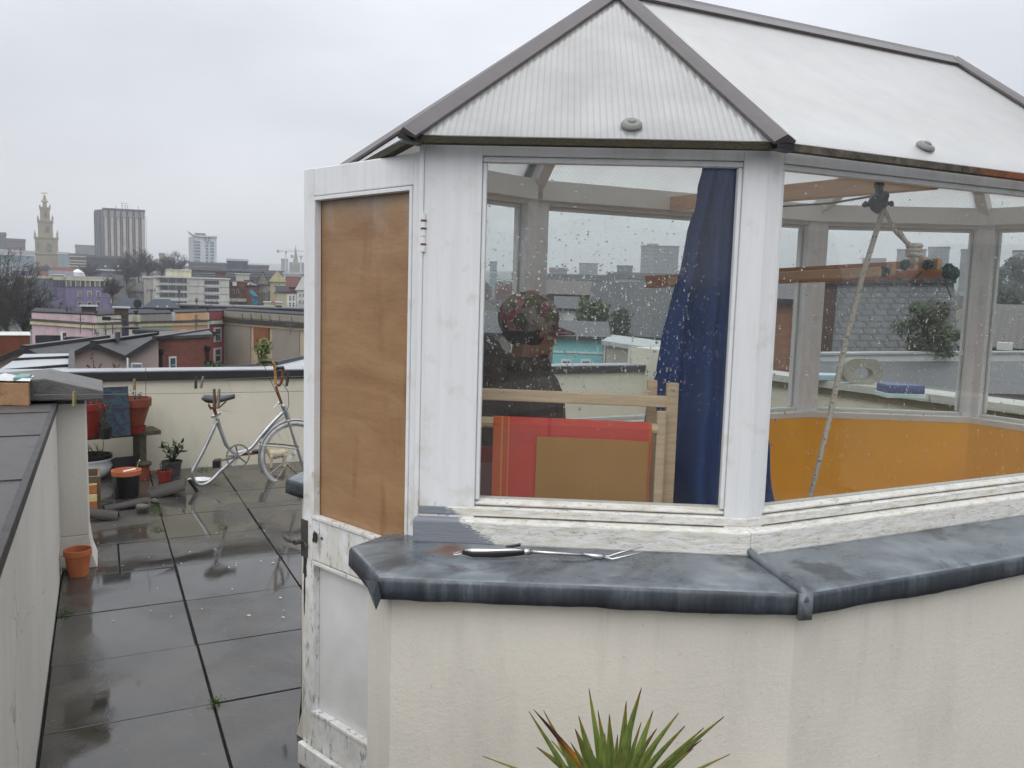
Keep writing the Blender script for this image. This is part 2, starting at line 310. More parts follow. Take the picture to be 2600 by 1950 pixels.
def poly_mat(name, ribs, dirty):
    m, t, b = mk(name); t.nodes.remove(b); o = t.nodes['Material Output']
    uv = t.nodes.new('ShaderNodeTexCoord').outputs['UV']; s = t.nodes.new('ShaderNodeSeparateXYZ'); t.links.new(uv, s.inputs[0])
    wv = mth(t, 'SINE', mth(t, 'MULTIPLY', s.outputs[0], 2*math.pi*ribs)); wv = mth(t, 'ADD', mth(t, 'MULTIPLY', wv, .5), .5)
    n = nz(t, wpos(t, (3, 3, 1)), 2.4, 5, .6)
    c = mixc(t, ramp(t, n, [(.35, 0), (.7, dirty)]), (.80, .81, .80) if dirty < .5 else (.62, .63, .625), (.44, .435, .42)); c = mixc(t, mth(t, 'MULTIPLY', ramp(t, wv, [(.0, 1), (.35, 0)]), .48), c, (.34, .34, .34))
    tl = t.nodes.new('ShaderNodeBsdfTranslucent'); di = t.nodes.new('ShaderNodeBsdfDiffuse'); tr = t.nodes.new('ShaderNodeBsdfTransparent'); gl = t.nodes.new('ShaderNodeBsdfGlossy'); gl.inputs['Roughness'].default_value = .16
    t.links.new(c, tl.inputs[0]); t.links.new(c, di.inputs[0]); t.links.new(c, tr.inputs[0])
    a = t.nodes.new('ShaderNodeMixShader'); a.inputs[0].default_value = .55; t.links.new(di.outputs[0], a.inputs[1]); t.links.new(tl.outputs[0], a.inputs[2])
    a2 = t.nodes.new('ShaderNodeMixShader'); a2.inputs[0].default_value = .12; t.links.new(a.outputs[0], a2.inputs[1]); t.links.new(tr.outputs[0], a2.inputs[2])
    fr = fres(t, 1.55)
    bn = t.nodes.new('ShaderNodeBump'); bn.inputs['Strength'].default_value = .5; bn.inputs['Distance'].default_value = .002; t.links.new(wv, bn.inputs['Height'])
    t.links.new(bn.outputs[0], gl.inputs['Normal'])
    a3 = t.nodes.new('ShaderNodeMixShader'); t.links.new(mth(t, 'MULTIPLY', fr, 1.5), a3.inputs[0]); t.links.new(a2.outputs[0], a3.inputs[1]); t.links.new(gl.outputs[0], a3.inputs[2])
    t.links.new(a3.outputs[0], o.inputs[0]); return m
def tile_mat(name, a, b2, w=.25, h=.2, rz=0, mort=(.02, .02, .02), rough=.5, axis=None):
    m, t, b = mk(name); v = vec(t, (1, 1, 1), (0, 0, 0), 'UV'); br = t.nodes.new('ShaderNodeTexBrick'); t.links.new(v, br.inputs['Vector'])
    br.inputs['Scale'].default_value = 1; br.inputs['Brick Width'].default_value = w; br.inputs['Row Height'].default_value = h; br.inputs['Mortar Size'].default_value = min(w, h)*(.07 if h < .15 else .13)
    br.inputs['Color1'].default_value = (*a, 1); br.inputs['Color2'].default_value = (*b2, 1); br.inputs['Mortar'].default_value = (*mort, 1)
    c = mixc(t, ramp(t, nz(t, wpos(t), .7, 5), [(.4, 0), (.7, .4)]), br.outputs[0], [x*.6 for x in a]); t.links.new(c, b.inputs['Base Color']); b.inputs['Roughness'].default_value = rough
    bump(t, b, br.outputs['Fac'], -.5, .02); return m
def stripe_mat(name, cols, scale=1):
    m, t, b = mk(name); s = t.nodes.new('ShaderNodeSeparateXYZ'); t.links.new(vec(t, (1, 1, 1), (0, 0, 0), 'UV'), s.inputs[0])
    c = ramp(t, s.outputs[0], cols, 'CONSTANT'); f = nz(t, vec(t, (300, 300, 300)), 3, 2); c = mixc(t, ramp(t, f, [(.3, 0), (.7, .25)]), c, (.1, .03, .02)); t.links.new(c, b.inputs['Base Color']); b.inputs['Roughness'].default_value = .85; b.inputs['Specular IOR Level'].default_value = .2; return m
M = {}
M['paint'] = white_paint(); M['sill'] = sill_paint(); M['render'] = render_mat(); M['render_w'] = render_mat('old_white_render', (.60, .58, .53), 1); M['render_far'] = render_mat('far_wall_render', (.60, .57, .47), 1)
M['lead'] = lead_mat(); M['leadf'] = lead_mat('lead_fascia', True); M['slab'] = slab_mat(); M['ply'] = ply_mat()
M['glass'] = glass_mat(); M['glassf'] = glass_mat('far_window_glass', .02)
M['poly1'] = poly_mat('dirty_ribbed_polycarbonate', 58, .7); M['poly2'] = poly_mat('clean_ribbed_polycarbonate', 70, .25)
M['trim'] = plain('brown_grey_aluminium', (.095, .085, .086), .38, .2, 12, .1, 0, .5)
M['gasket'] = plain('mossy_gasket', (.04, .035, .018), .85, .5, 30, .6); m_, t_, b_ = mk('rusty_gasket'); g_ = t_.nodes.new('ShaderNodeSeparateXYZ'); t_.links.new(wpos(t_), g_.inputs[0])
n_ = nz(t_, wpos(t_), 30, 5, .7); c_ = ramp(t_, n_, [(.35, (.03, .026, .018)), (.65, (.13, .11, .08))]); q_ = ramp(t_, n_, [(.35, (.08, .03, .015)), (.65, (.26, .08, .02))])
f_ = mth(t_, 'ADD', mth(t_, 'MULTIPLY', mth(t_, 'SUBTRACT', g_.outputs[0], 1.30), 6), mth(t_, 'SUBTRACT', nz(t_, wpos(t_), 12, 4), .5))
t_.links.new(mixc(t_, ramp(t_, f_, [(0, 0), (.6, 1)]), c_, q_), b_.inputs['Base Color']); b_.inputs['Roughness'].default_value = .8; bump(t_, b_, n_, .6, .01); M['rustg'] = m_
M['intw'] = plain('interior_white_paint', (.66, .65, .62), .5, .06, 8, .1)
M['orange'] = plain('orange_painted_wall', (.86, .42, .008), .55, .08, 3, .1)
M['black'] = plain('black_plastic', (.012, .012, .014), .35, .2, 20, .05); M['gap'] = plain('dark_joint_bed', (.008, .008, .008), .9, .2, 20, 0)
M['felt'] = plain('grey_roof_felt', (.055, .05, .05), .5, .35, 3.5, .4, bscale=120, dark=(.025, .022, .021)); M['feltedge'] = plain('dark_edge_trim', (.018, .016, .017), .5, .2, 10, .2)
M['terra'] = plain('terracotta', (.42, .13, .05), .7, .15, 14, .2); M['terrad'] = plain('aged_terracotta', (.17, .038, .018), .6, .2, 12, .2); M['redp'] = plain('red_plastic', (.20, .022, .016), .45, .15, 10, .05)
M['soil'] = plain('potting_soil', (.02, .014, .01), .95, .4, 40, 1); M['enamel'] = plain('white_enamel', (.66, .67, .68), .3, .08, 8, .05)
M['oldwood'] = wood('mossy_old_wood', (.035, .030, .018), (.09, .078, .05), .7, (8, 8, 8)); M['pine'] = wood('pale_pine', (.50, .36, .22), (.66, .50, .33), .5); M['pine2'] = wood('orange_pine', (.46, .27, .15), (.58, .37, .22), .45, (4, 4, 30)); M['mahog'] = wood('reddish_slat_wood', (.32, .125, .06), (.44, .20, .10), .4, (3, 3, 30))
M['steel'] = plain('brushed_steel', (.55, .55, .55), .25, .1, 30, .05, 1); M['chrome'] = plain('tarnished_silver_tube', (.42, .43, .45), .32, .25, 14, .1, .8, dark=(.12, .07, .04), dthr=(.62, .8)); M['rust'] = plain('rusty_steel', (.16, .055, .02), .8, .4, 30, .4)
M['rope'] = plain('flecked_rope', (.50, .44, .37), .9, .1, 60, .5, dark=(.06, .03, .02), dthr=(.56, .62)); M['cord'] = plain('green_cord', (.035, .08, .07), .8, .4, 60, .4)
M['white'] = plain('white_painted_wood', (.62, .63, .62), .5, .1, 6, .1); M['glassd'] = plain('dark_window_pane', (.05, .06, .07), .12, .3, 2, 0, 0, .8); M['glassg'] = plain('grey_window_pane', (.14, .16, .18), .15, .3, 1, 0, 0, .8)
M['leaf'] = plain('glossy_dark_leaf', (.035, .06, .02), .4, .4, 20, .1); M['twig'] = plain('bare_twig', (.045, .038, .033), .9, .3, 4, 0); M['moss'] = plain('moss', (.05, .09, .015), .9, .4, 60, .5)
M['bushg'] = plain('bush_green', (.045, .065, .028), .8, .5, 1.2, 0); M['treeg'] = plain('tree_green', (.035, .052, .030), .8, .5, .5, 0); M['skin'] = plain('brown_skin', (.26, .12, .065), .5, .08, 30, .05)
HAZE = 0.00055
# ------------------------------------------------------------ terrace frame
TH = math.radians(27); TU = Vector((math.cos(TH), math.sin(TH), 0)); TV = Vector((-math.sin(TH), math.cos(TH), 0))
def T(u, v, z=0): return TU*u+TV*v+Vector((0, 0, z))
def tbox(mb, u0, u1, v0, v1, z0, z1): mb.box8([T(u0, v0, z0), T(u1, v0, z0), T(u1, v1, z0), T(u0, v1, z0), T(u0, v0, z1), T(u1, v0, z1), T(u1, v1, z1), T(u0, v1, z1)])
rnd = random.Random(3)
mb = MB(); G = .005
us = [-.225]+[.375+.61*k for k in range(10)]; vs_ = [3.31+.61*k for k in range(-9, 8)]+[8.05]
for i in range(len(us)-1):
    for j in range(len(vs_)-1):
        u0, u1, v0, v1 = us[i]+G, us[i+1]-G, vs_[j]+G, vs_[j+1]-G
        if v1-v0 < .03: continue
        zz = [rnd.uniform(-.0025, .0025) for _ in range(4)]; m0, m1 = rnd.uniform(-.003, .003), rnd.uniform(-.003, .003)
        cuts = [(u0, u1)]
        if i == 0 and abs(vs_[j]-5.14) < .1: cuts = [(u0, .075-G), (.075+G, u1)]
        for a, b in cuts:
            P = [T(a+m0, v0+m1), T(b+m0, v0+m1), T(b+m0, v1+m1), T(a+m0, v1+m1)]
            mb.box8([p-V(0, 0, .04) for p in P]+[p+V(0, 0, zz[k]) for k, p in enumerate(P)])
mb.build('paving', M['slab'], kind='structure', bevel=.003)
mb = MB(); tbox(mb, -.23, 6.05, -2.3, 8.07, -.2, -.016); mb.build('roof_deck', M['gap'], kind='structure')
# house walls under the terrace
mb = MB(); tbox(mb, -1.2, 6.3, -2.4, 8.3, -11, -.21); mb.build('house_wall', M['render_far'], label='tall rendered house wall carrying the roof terrace', cat='building')

# ------------------------------------------------------------ left parapet
t = thing('parapet_wall', 'low white rendered parapet with wide grey felt top at the left edge', 'wall', T(-.6, 3, 0))
def wavy(mb, fa, fb, n=24, a=.004, seed=1):  # wall face between two functions of t
    pass
mb = MB(); tbox(mb, -1.15, -.232, -2.3, 5.3, -.2, .985)
mb.build('wall', M['render_w'], t, bevel=.01)
mb = MB()
n = 30
for i in range(n):
    va, vb = -2.3+7.6*i/n, -2.3+7.6*(i+1)/n
    for (u0, u1) in ((-1.3, -.75), (-.75, -.245)):
        mb.box8([T(u0, va, .986), T(u1, va, .986), T(u1, vb, .986), T(u0, vb, .986)]+[T(u0, va, .998), T(u1, va, .998), T(u1, vb, .998), T(u0, vb, .998)])
for vv in (.6, 1.9, 3.15, 4.1, 4.85): tbox(mb, -1.3, -.246, vv, vv+.012, .9985, 1.003)
tbox(mb, -1.3, -.245, 4.86, 5.3, .9982, 1.002)
mb.build('felt_top', M['felt'], t)
mb = MB(); tbox(mb, -.245, -.222, -2.3, 5.28, .962, 1.006); mb.build('edge_trim', M['feltedge'], t, bevel=.003)
# pier at the end of the parapet with a gabled coping
t = thing('wall_pier', 'tall cream rendered pier with a grey ridged coping behind the small terracotta pot', 'pier', T(-.15, 5.4, 0))
mb = MB()
for z0, z1, f0, f1 in ((0, .08, .045, .02), (.08, .2, .02, .004), (.2, 1.0, .004, 0)):
    mb.box8([T(-.3, 5.3-f0*.3, z0), T(-.085+f0, 5.3-f0*.3, z0), T(-.085+f0, 5.62, z0), T(-.3, 5.62, z0), T(-.3, 5.3-f1*.3, z1), T(-.085+f1, 5.3-f1*.3, z1), T(-.085+f1, 5.62, z1), T(-.3, 5.62, z1)])
tbox(mb, -1.15, -.3, 5.32, 5.62, -.2, 1.01)
mb.build('pier', M['render_w'], t, bevel=.006)
mb = MB(); tbox(mb, -.28, -.09, 5.29, 5.5, .985, 1.016); mb.build('slate_packer', M['felt'], t)
mb = MB()
pl, pr = -1.1, .01; rk = -.28
a = [T(pl, 5.18, 1.03), T(pr, 5.18, 1.015), T(pr, 5.18, 1.07), T(rk, 5.18, 1.145), T(pl, 5.18, 1.08)]
mb.ext(a, T(0, .62, 0)); mb.jitter(.005, 3)
mb.build('coping', plain('grey_coping_stone', (.095, .092, .088), .5, .3, 4, .6, bscale=90, dark=(.05, .05, .045)), t, bevel=.008)
# ------------------------------------------------------------ far parapet
t = thing('parapet_wall', 'long cracked cream parapet behind the bicycle with dark flat coping', 'wall', T(2.5, 8.1, 0))
mb = MB(); tbox(mb, -1.15, 6.3, 8.05, 8.27, -.2, .86); mb.build('wall', M['render_far'], t)
mb = MB(); tbox(mb, -1.15, 6.34, 8.015, 8.035, .835, .915); mb.build('fascia_board', M['feltedge'], t, bevel=.004)
mb = MB(); tbox(mb, -1.2, 6.34, 8.02, 8.34, .917, .925); mb.build('coping_sheet', plain('wet_coping_sheet', (.30, .31, .34), .22, .2, 4, .15), t)
t = thing('parapet_wall', 'cream parapet with pale grey coping seen through the right-hand window', 'wall', T(6.1, 4, 0))
mb = MB(); tbox(mb, 6.03, 6.26, -2.3, 8.04, -.2, .93); mb.build('wall', M['render_far'], t)
mb = MB()
for k in range(11): tbox(mb, 5.96, 6.34, -2.3+.94*k, -2.3+.94*k+.925, .932, 1.0)
mb.build('coping', plain('pale_coping_stone', (.42, .41, .37), .5, .2, 4, .3), t, bevel=.005)
mb = MB(); tbox(mb, 5.995, 6.028, -2.3, 8.0, .87, .93); mb.build('mossy_flashing', plain('yellow_moss_strip', (.10, .08, .02), .8, .5, 20, .5), t)
mb = MB(); tbox(mb, 5.9, 6.4, 7.35, 8.4, -.2, 1.12); mb.jitter(.01, 2)
mb.build('wall_stub', M['render_far'], label='taller cream wall corner at the end of the far parapet', cat='wall')

# ------------------------------------------------------------ conservatory
PTS = [(-.25, 2.22), (.655, 2.177), (2.145, 2.877), (2.84, 3.65), (2.42, 4.25), (1.53, 4.30), (.04, 3.60), (-.64, 2.83)]
NM = 'A B C D E F G Q'.split(); P2 = [Vector((x, y)) for x, y in PTS]; NP = 8
dAB = (P2[1]-P2[0]).normalized(); nAB = Vector((-dAB.y, dAB.x))
def zo(x, y): return .022*max(0, (Vector((x, y))-P2[0]).dot(nAB))
def offs(d):  # outward offset polygon (mitred)
    R_ = []
    for i in range(NP):
        a, b, c = P2[i-1], P2[i], P2[(i+1) % NP]; e0 = (b-a).normalized(); e1 = (c-b).normalized()
        n0 = Vector((e0.y, -e0.x)); n1 = Vector((e1.y, -e1.x)); m = (n0+n1); m = m/(m.length_squared)*2
        R_.append(b+m*d)
    return R_
def lift(p, z): return Vector((p.x, p.y, z+zo(p.x, p.y)))
cons = thing('rooftop_conservatory', 'white timber glazed roof-light room with ribbed plastic roof and open door', 'conservatory', (1.1, 3.2, 0))
def edgebox(mb, i, d0, d1, z0, z1, s0=None, s1=None, slope=0):
    """box along facet i between offsets d0 (outer) > d1, from z0 to z1; s0/s1 lengths trimmed from the mitred ends"""
    o, n_ = offs(d0), offs(d1); j = (i+1) % NP; a, b, c, d = o[i], o[j], n_[j], n_[i]
    if s0 is not None or s1 is not None:
        e = (P2[j]-P2[i]).normalized(); nn = Vector((e.y, -e.x)); l = (P2[j]-P2[i]).length
        if s0 is not None: a = P2[i]+e*s0+nn*d0; d = P2[i]+e*s0+nn*d1
        if s1 is not None: b = P2[i]+e*(l-s1)+nn*d0; c = P2[i]+e*(l-s1)+nn*d1
    mb.box8([lift(p, z0) for p in (a, b, c, d)]+[lift(a, z1-slope), lift(b, z1-slope), lift(c, z1), lift(d, z1)])
def qlen(i): return (P2[(i+1) % NP]-P2[i]).length
GL0, GL1 = 1.094, 2.017
# post reach along next / previous facet (measured in the photograph for the two near ones)
PW = {0: (.155, .03), 1: (.055, .062), 2: (.07, .07), 3: (.07, .07), 4: (.075, .075), 5: (.075, .075), 6: (.075, .075), 7: (.05, .05)}
# posts
for i in range(NP):
    a, b, c = P2[i-1], P2[i], P2[(i+1) % NP]; e0 = (b-a).normalized(); e1 = (c-b).normalized(); wn, wp = PW[i]; n0 = Vector((e0.y, -e0.x)); n1 = Vector((e1.y, -e1.x)); tk = .075
    pts = [b-e0*wp, b, b+e1*wn, b+e1*wn-n1*tk, offs(-tk)[i], b-e0*wp-n0*tk]
    mb = MB(); z0 = 1.04 if i not in (0, 7) else (.975 if i == 0 else .9)
    mb.prism([(p.x, p.y) for p in pts], [z0+zo(p.x, p.y) for p in pts], [(2.10 if i != 7 else 2.02)+zo(p.x, p.y) for p in pts])
    mb.build('post', M['paint'], cons, bevel=.004)
for i in range(NP):
    if i == 7: continue
    mb = MB(); edgebox(mb, i, .030, -.09, .976, 1.050, s0=(-.012 if i == 0 else None), slope=.006); mb.build('sill_board', M['sill'], cons, bevel=.006)
    mb = MB(); edgebox(mb, i, .002, -.07, 1.051, 1.079, s0=(.0 if i == 0 else None), slope=.004)
    edgebox(mb, i, -.008, -.036, 1.080, GL0, s0=PW[i][0], s1=PW[(i+1) % NP][1], slope=.006); mb.build('bottom_rail', M['sill'], cons, bevel=.003)
for i in range(NP):
    mb = MB(); s0, s1 = PW[i][0], PW[(i+1) % NP][1]
    if i == 7: edgebox(mb, i, 0, -.07, 1.99, 2.022, s0=s0, s1=s1); edgebox(mb, i, -.072, -.11, 1.98, 2.035, s0=.06, s1=.12)
    elif i == 6:
        edgebox(mb, i, 0, -.07, 2.033, 2.098, s0=s0, s1=.42); edgebox(mb, i, -.072, -.11, 2.05, 2.135, s0=.05, s1=.42); edgebox(mb, i, 0, -.07, 2.033, 2.045, s0=qlen(6)-.415, s1=s1)
    else: edgebox(mb, i, 0, -.07, 2.033, 2.098, s0=s0, s1=s1); edgebox(mb, i, -.072, -.11, 2.05, 2.135)
    if i != 7:
        edgebox(mb, i, -.007, -.035, GL1, 2.032, s0=s0, s1=s1)
        e = 0
        for (q0, q1) in ((s0+.0005, qlen(i)-s0-.012), (qlen(i)-s1-.012, s1+.0005)):
            edgebox(mb, i, -.007, -.035, GL0+.001, GL1-.001, s0=q0, s1=q1)
    mb.build('header', M['paint'] if i in (0, 1, 7) else M['intw'], cons, bevel=.003)
# glass
gl = []
for i in range(7):
    mb = MB(); edgebox(mb, i, -.037, -.041, GL0-.003, GL1+.003, s0=PW[i][0]+.003, s1=PW[(i+1) % NP][1]+.003)
    gl.append(mb.build('glass_pane', M['glass'] if i < 2 else M['glassf'], cons))
    mb = MB(); edgebox(mb, i, -.0425, -.062, 1.080, GL0-.001, s0=PW[i][0], s1=PW[(i+1) % NP][1]); mb.build('glazing_bead', M['intw'], cons)
# base wall (open between Q and A for the door)
oo, ii = offs(.262), offs(.01)
eGQ = (P2[7]-P2[6]).normalized(); nGQ = Vector((eGQ.y, -eGQ.x))
outer = [V(-.372, 2.135), V(-.285, 1.962)]+oo[1:7]+[P2[7]+nGQ*.185-eGQ*.02, P2[7]+nGQ*.12+eGQ*.03]
inner = [V(-.26, 2.235), V(-.235, 2.21)]+ii[1:7]+[P2[7]-eGQ*.02, P2[7]+eGQ*.03+nGQ*.0]
mb = MB(); prof = [(0, .035), (.06, .018), (.16, .004), (.5, 0), (.955, 0)]
def outp(k, f):
    p = outer[k]; q = inner[k]; d = (p-q).normalized(); return p+d*f
for k in range(len(outer)-1):
    for (za, fa), (zb, fb) in zip(prof, prof[1:]):
        a, b, c, d = outp(k, fa), outp(k+1, fa), outp(k+1, fb), outp(k, fb); mb.face([(a.x, a.y, za), (b.x, b.y, za), (c.x, c.y, zb), (d.x, d.y, zb)])
    a, b, c, d = inner[k+1], inner[k], outer[k], outer[k+1]
    mb.face([(a.x, a.y, 0), (b.x, b.y, 0), (b.x, b.y, .955), (a.x, a.y, .955)]); mb.face([(c.x, c.y, .955), (d.x, d.y, .955), (a.x, a.y, .955), (b.x, b.y, .955)])
for k in (0, len(outer)-1):
    a, b = outer[k], inner[k]; a2 = outp(k, .035); q = [(a2.x, a2.y, 0), (a.x, a.y, .1), (a.x, a.y, .955), (b.x, b.y, .955), (b.x, b.y, 0)]; mb.face(q if k else q[::-1])
mb.build('base_wall', M['render'], cons)
# lead-covered ledge with a dressed-down front edge
def lead(path_o, path_i, name, seed, flap=None):
    mb = MB(); from mathutils import noise
    # resample
    O, I = [], []
    for a, b, c, d in zip(path_o, path_o[1:], path_i, path_i[1:]):
        n = max(2, int((b-a).length/.035))
        for k in range(n): O.append(a.lerp(b, k/n)); I.append(c.lerp(d, k/n))
    O.append(path_o[-1]); I.append(path_i[-1]); m = len(O)
    rows = []
    for k in range(m):
        o, i_ = O[k], I[k]; a = O[max(k-1, 0)]; b = O[min(k+1, m-1)]; e = (b-a).normalized(); nn = Vector((e.y, -e.x))
        w = noise.noise(Vector((k*.11+seed*7, 0, 0)))*.007+noise.noise(Vector((k*.45, seed, 3)))*.004; w2 = noise.noise(Vector((k*.2, seed*3, 9)))*.004
        z = .9765+zo(o.x, o.y)
        q = [lift(i_, .979), lift(i_.lerp(o, .5), .9775+w2*.3), lift(o-nn*.012, .9755), lift(o-nn*.003, .971), lift(o+nn*.002, .962), lift(o+nn*(.002+w2), .945), lift(o+nn*(.003+w2*.7), .918+w), lift(o-nn*.012, .917+w)]
        rows.append(q)
    nr_ = len(rows[0]); vs = [p for r in rows for p in r]
    mb.poly(vs, [(k*nr_+j, (k+1)*nr_+j, (k+1)*nr_+j+1, k*nr_+j+1) for k in range(m-1) for j in range(nr_-1)])
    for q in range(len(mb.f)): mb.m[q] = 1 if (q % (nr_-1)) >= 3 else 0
    # flip
    mb.f = [tuple(reversed(f)) for f in mb.f]
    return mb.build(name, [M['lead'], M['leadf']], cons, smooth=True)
oz, iz = offs(.292), offs(-.03)
lead([V(-.355, 2.27), V(-.428, 2.15), V(-.31, 1.912), oz[1]], [V(-.27, 2.25), V(-.265, 2.235), V(-.24, 2.19), iz[1]], 'lead_capping', 1)
lead([oz[1], oz[2], oz[3]], [iz[1], iz[2], iz[3]], 'lead_capping', 2)
lead([oz[3], oz[4], oz[5], oz[6]], [iz[3], iz[4], iz[5], iz[6]], 'lead_capping', 3)
qq = P2[7]+nGQ*.215-eGQ*.02
lead([oz[6], qq, P2[7]+nGQ*.16+eGQ*.07, P2[7]+eGQ*.06], [iz[6], P2[7]-eGQ*.02, P2[7]-eGQ*.01, P2[7]-eGQ*.01], 'lead_capping', 4)
# roll where the two near sheets meet, and the dressed corner by the door
mb = MB(); a, b = iz[1], oz[1]; d = (b-a).normalized()
mb.tube([lift(a+d*.05, .992), lift(a+d*.1, .985), lift(a.lerp(b, .6), .981), lift(b-d*.02, .978), lift(b+d*.002, .970), lift(b+d*.006, .955)], [.010, .012, .013, .014, .013, .010], 10)
w3 = V(-d.y, d.x, 0)*.017; mb.box8([lift(b+d*.0, z)+V(0, 0, 0)+q for z in (.912, .978) for q in (-w3, w3, w3+V(d.x, d.y, 0)*.012, -w3+V(d.x, d.y, 0)*.012)])
mb.build('lead_roll', M['lead'], cons, smooth=True)
mb = MB(); c = V(-.31, 1.912); e = V(-.43, 2.15)
mb.poly([(c.x-.002, c.y-.004, .965), (c.x-.012, c.y-.006, .93), (c.x-.004, c.y-.010, .893), (c.x+.008, c.y-.008, .925), (-.36, 2.0, .935), (-.345, 1.985, .905)], [(0, 1, 2, 3), (1, 4, 5, 2), (0, 4, 1)])
mb.build('lead_flap', M['leadf'], cons)
# roof
AP = [atY(1569, -20, 2.88), Vector((1.84, 3.58, 2.715))]; ro = offs(.062); RZ = 2.072
EV = [lift(p, RZ) for p in ro]; EV[7] = Vector((-.668, 2.858, 2.036))
def uvf(a, b, pts, du=0):
    e = (b-a).normalized(); nrm = e.cross((pts[-1]-a)).normalized(); up = nrm.cross(e)
    return [((p-a).dot(e), (p-a).dot(up)) for p in pts]
roofs = {0: [0], 7: [0], 6: [0], 1: [1, 0], 2: [1], 3: [1], 4: [1], 5: [0, 1]}
for i, aps in roofs.items():
    a, b = EV[i], EV[(i+1) % NP]; pts = [a, b]+[AP[k] for k in aps]
    mb = MB(); mb.face(pts, uvf(a, b, pts)); nrm = (pts[1]-pts[0]).cross(pts[2]-pts[0]).normalized(); p3 = [p-nrm*.012 for p in pts]
    mb.build('roof_panel', M['poly1'] if i in (0, 7, 6) else M['poly2'], cons)
    mb = MB(); e = (b-a).normalized(); o = Vector((e.y, -e.x, 0))
    mb.bar(a-V(0, 0, .011)-o*.014, b-V(0, 0, .011)-o*.014, .026, .018); mb.jitter(.002, 20)
    mb.build('eaves_gasket', M['rustg'] if i == 1 else M['gasket'], cons)
def hip(a, b, na, nb, name, ext=.012, w=.031):
    d = (b-a).normalized(); a = a-d*ext; ta = d.cross(na).normalized(); tb = d.cross(nb).normalized()
    # ta should point into facet a, away from b's facet
    if ta.dot(nb) > 0: ta = -ta
    if tb.dot(na) > 0: tb = -tb
    up = (na+nb).normalized(); prof = lambda p: [p+ta*w+na*.004, p+ta*w+na*.012, p+ta*.016+up*.020, p+up*.026, p+tb*.016+up*.020, p+tb*w+nb*.012, p+tb*w+nb*.004, p+up*.004]
    mb = MB(); A_, B_ = prof(a), prof(b); n = len(A_)
    mb.poly(A_+B_, [(k, (k+1) % n, n+(k+1) % n, n+k) for k in range(n)]+[tuple(reversed(range(n))), tuple(range(n, 2*n))])
    bm_o = mb.build(name, M['trim'], cons); bm_o.data.validate(); return bm_o
def fn(i): i = i % NP; a, b = EV[i], EV[(i+1) % NP]; c = AP[roofs[i][0]]; n = (b-a).cross(c-a).normalized(); return n if n.z > 0 else -n
for i in range(NP):
    ap = AP[0] if i in (0, 1, 6, 7) else AP[1]; hip(EV[i], ap, fn(i-1), fn(i), 'hip_capping')
    mb = MB(); a = lift(offs(-.05 if i != 7 else -.08)[i], 2.095 if i != 7 else 2.0); b = ap-V(0, 0, .06 if i != 7 else .10); mb.bar(a, b, .045, .065); mb.build('rafter', M['intw'], cons)
hip(AP[0], AP[1], fn(1), fn(5), 'ridge_capping', .0, .05)
mb = MB(); mb.bar(AP[0]-V(0, 0, .05), AP[1]-V(0, 0, .05), .035, .08); mb.build('ridge_board', M['intw'], cons)
for i in (0, 1):
    mb = MB(); p = EV[i if i == 0 else 1]; mb.bar(p+V(-.02, 0, -.005), p+V(.03, 0.02, -.01), .03, .028); mb.jitter(.004, 30); mb.build('hip_end_cap', M['black'], cons)
# screw discs
def disc(i, p):
    n = fn(i); rot = n.to_track_quat('Z', 'Y').to_matrix(); mb = MB(); mb.lathe((0, 0, 0), [(0, .017), (.009, .017), (.0105, .0125), (.022, .0105), (.0275, .005), (.0285, 0), (.02, -.004), (0, -.004)], 28)
    mb.v = [rot @ q+p for q in mb.v]; mb.build('fixing_disc', plain('weathered_grey_disc', (.19, .19, .18), .6, .2, 40, .1), cons, bevel=.0015)
def onfacet(i, x, y, lift_=.004):
    n = fn(i); a = EV[i]; d = ray(x, y); t_ = (a-EYE).dot(n)/d.dot(n); return EYE+d*t_+n*lift_
disc(0, onfacet(0, 1603, 322)); disc(1, onfacet(1, 2347, 377))
for i in (5, 4, 3, 6): a, b = EV[i], EV[(i+1) % NP]; c = AP[roofs[i][0]]; disc(i, (a+b)/2*.92+c*.08+fn(i)*.004)
# inside: orange lining below the sill, floor
for i in range(1, 7):
    mb = MB(); edgebox(mb, i, -.095, -.105, .012, 1.045); mb.build('lining_panel', M['orange'], cons)
    mb = MB(); edgebox(mb, i, -.071, -.108, 1.046, 1.075); mb.build('inner_sill', M['intw'], cons)
mb = MB(); q = offs(-.11); mb.prism([(p.x, p.y) for p in q], .004, .011); mb.build('floor', M['pine2'], cons)
# ------------------------------------------------------------ door
Hh, Ff = atD(1081, 382, 2.24), atD(772, 430, 2.70); Hh.z = Ff.z = 0; DE = (Ff-Hh).normalized(); DN = Vector((-DE.y, DE.x, 0))
if DN.y > 0: DN = -DN   # towards the camera
ORG_D = Hh
def dp(s, z, d=0): return Hh+DE*s+V(0, 0, z)+DN*d
def dbox(mb, s0, s1, z0, z1, d0, d1, rake=0):
    mb.box8([dp(s0, z0, d0), dp(s1, z0, d0), dp(s1, z0, d1), dp(s0, z0, d1), dp(s0, z1, d0), dp(s1, z1, d0), dp(s1, z1, d1), dp(s0, z1, d1)])
DT = -.04
mb = MB(); dbox(mb, .001, .05, .082, 2.044, DT, 0); dbox(mb, .525, .577, .082, 2.044, DT, 0)
dbox(mb, .0505, .5245, 1.958, 2.043, DT, -.001); dbox(mb, .0505, .5245, .79, .925, DT, -.001); dbox(mb, .0505, .5245, .082, .262, DT, -.001)
door = mb.build('door', M['paint'], cons, bevel=.003)
mb = MB(); dbox(mb, .052, .523, .927, 1.956, -.031, -.024); mb.build('plywood_panel', M['ply'], door)
mb = MB(); dbox(mb, .052, .523, .264, .788, -.030, -.022); mb.build('lower_panel', M['white'], door)
mb = MB()
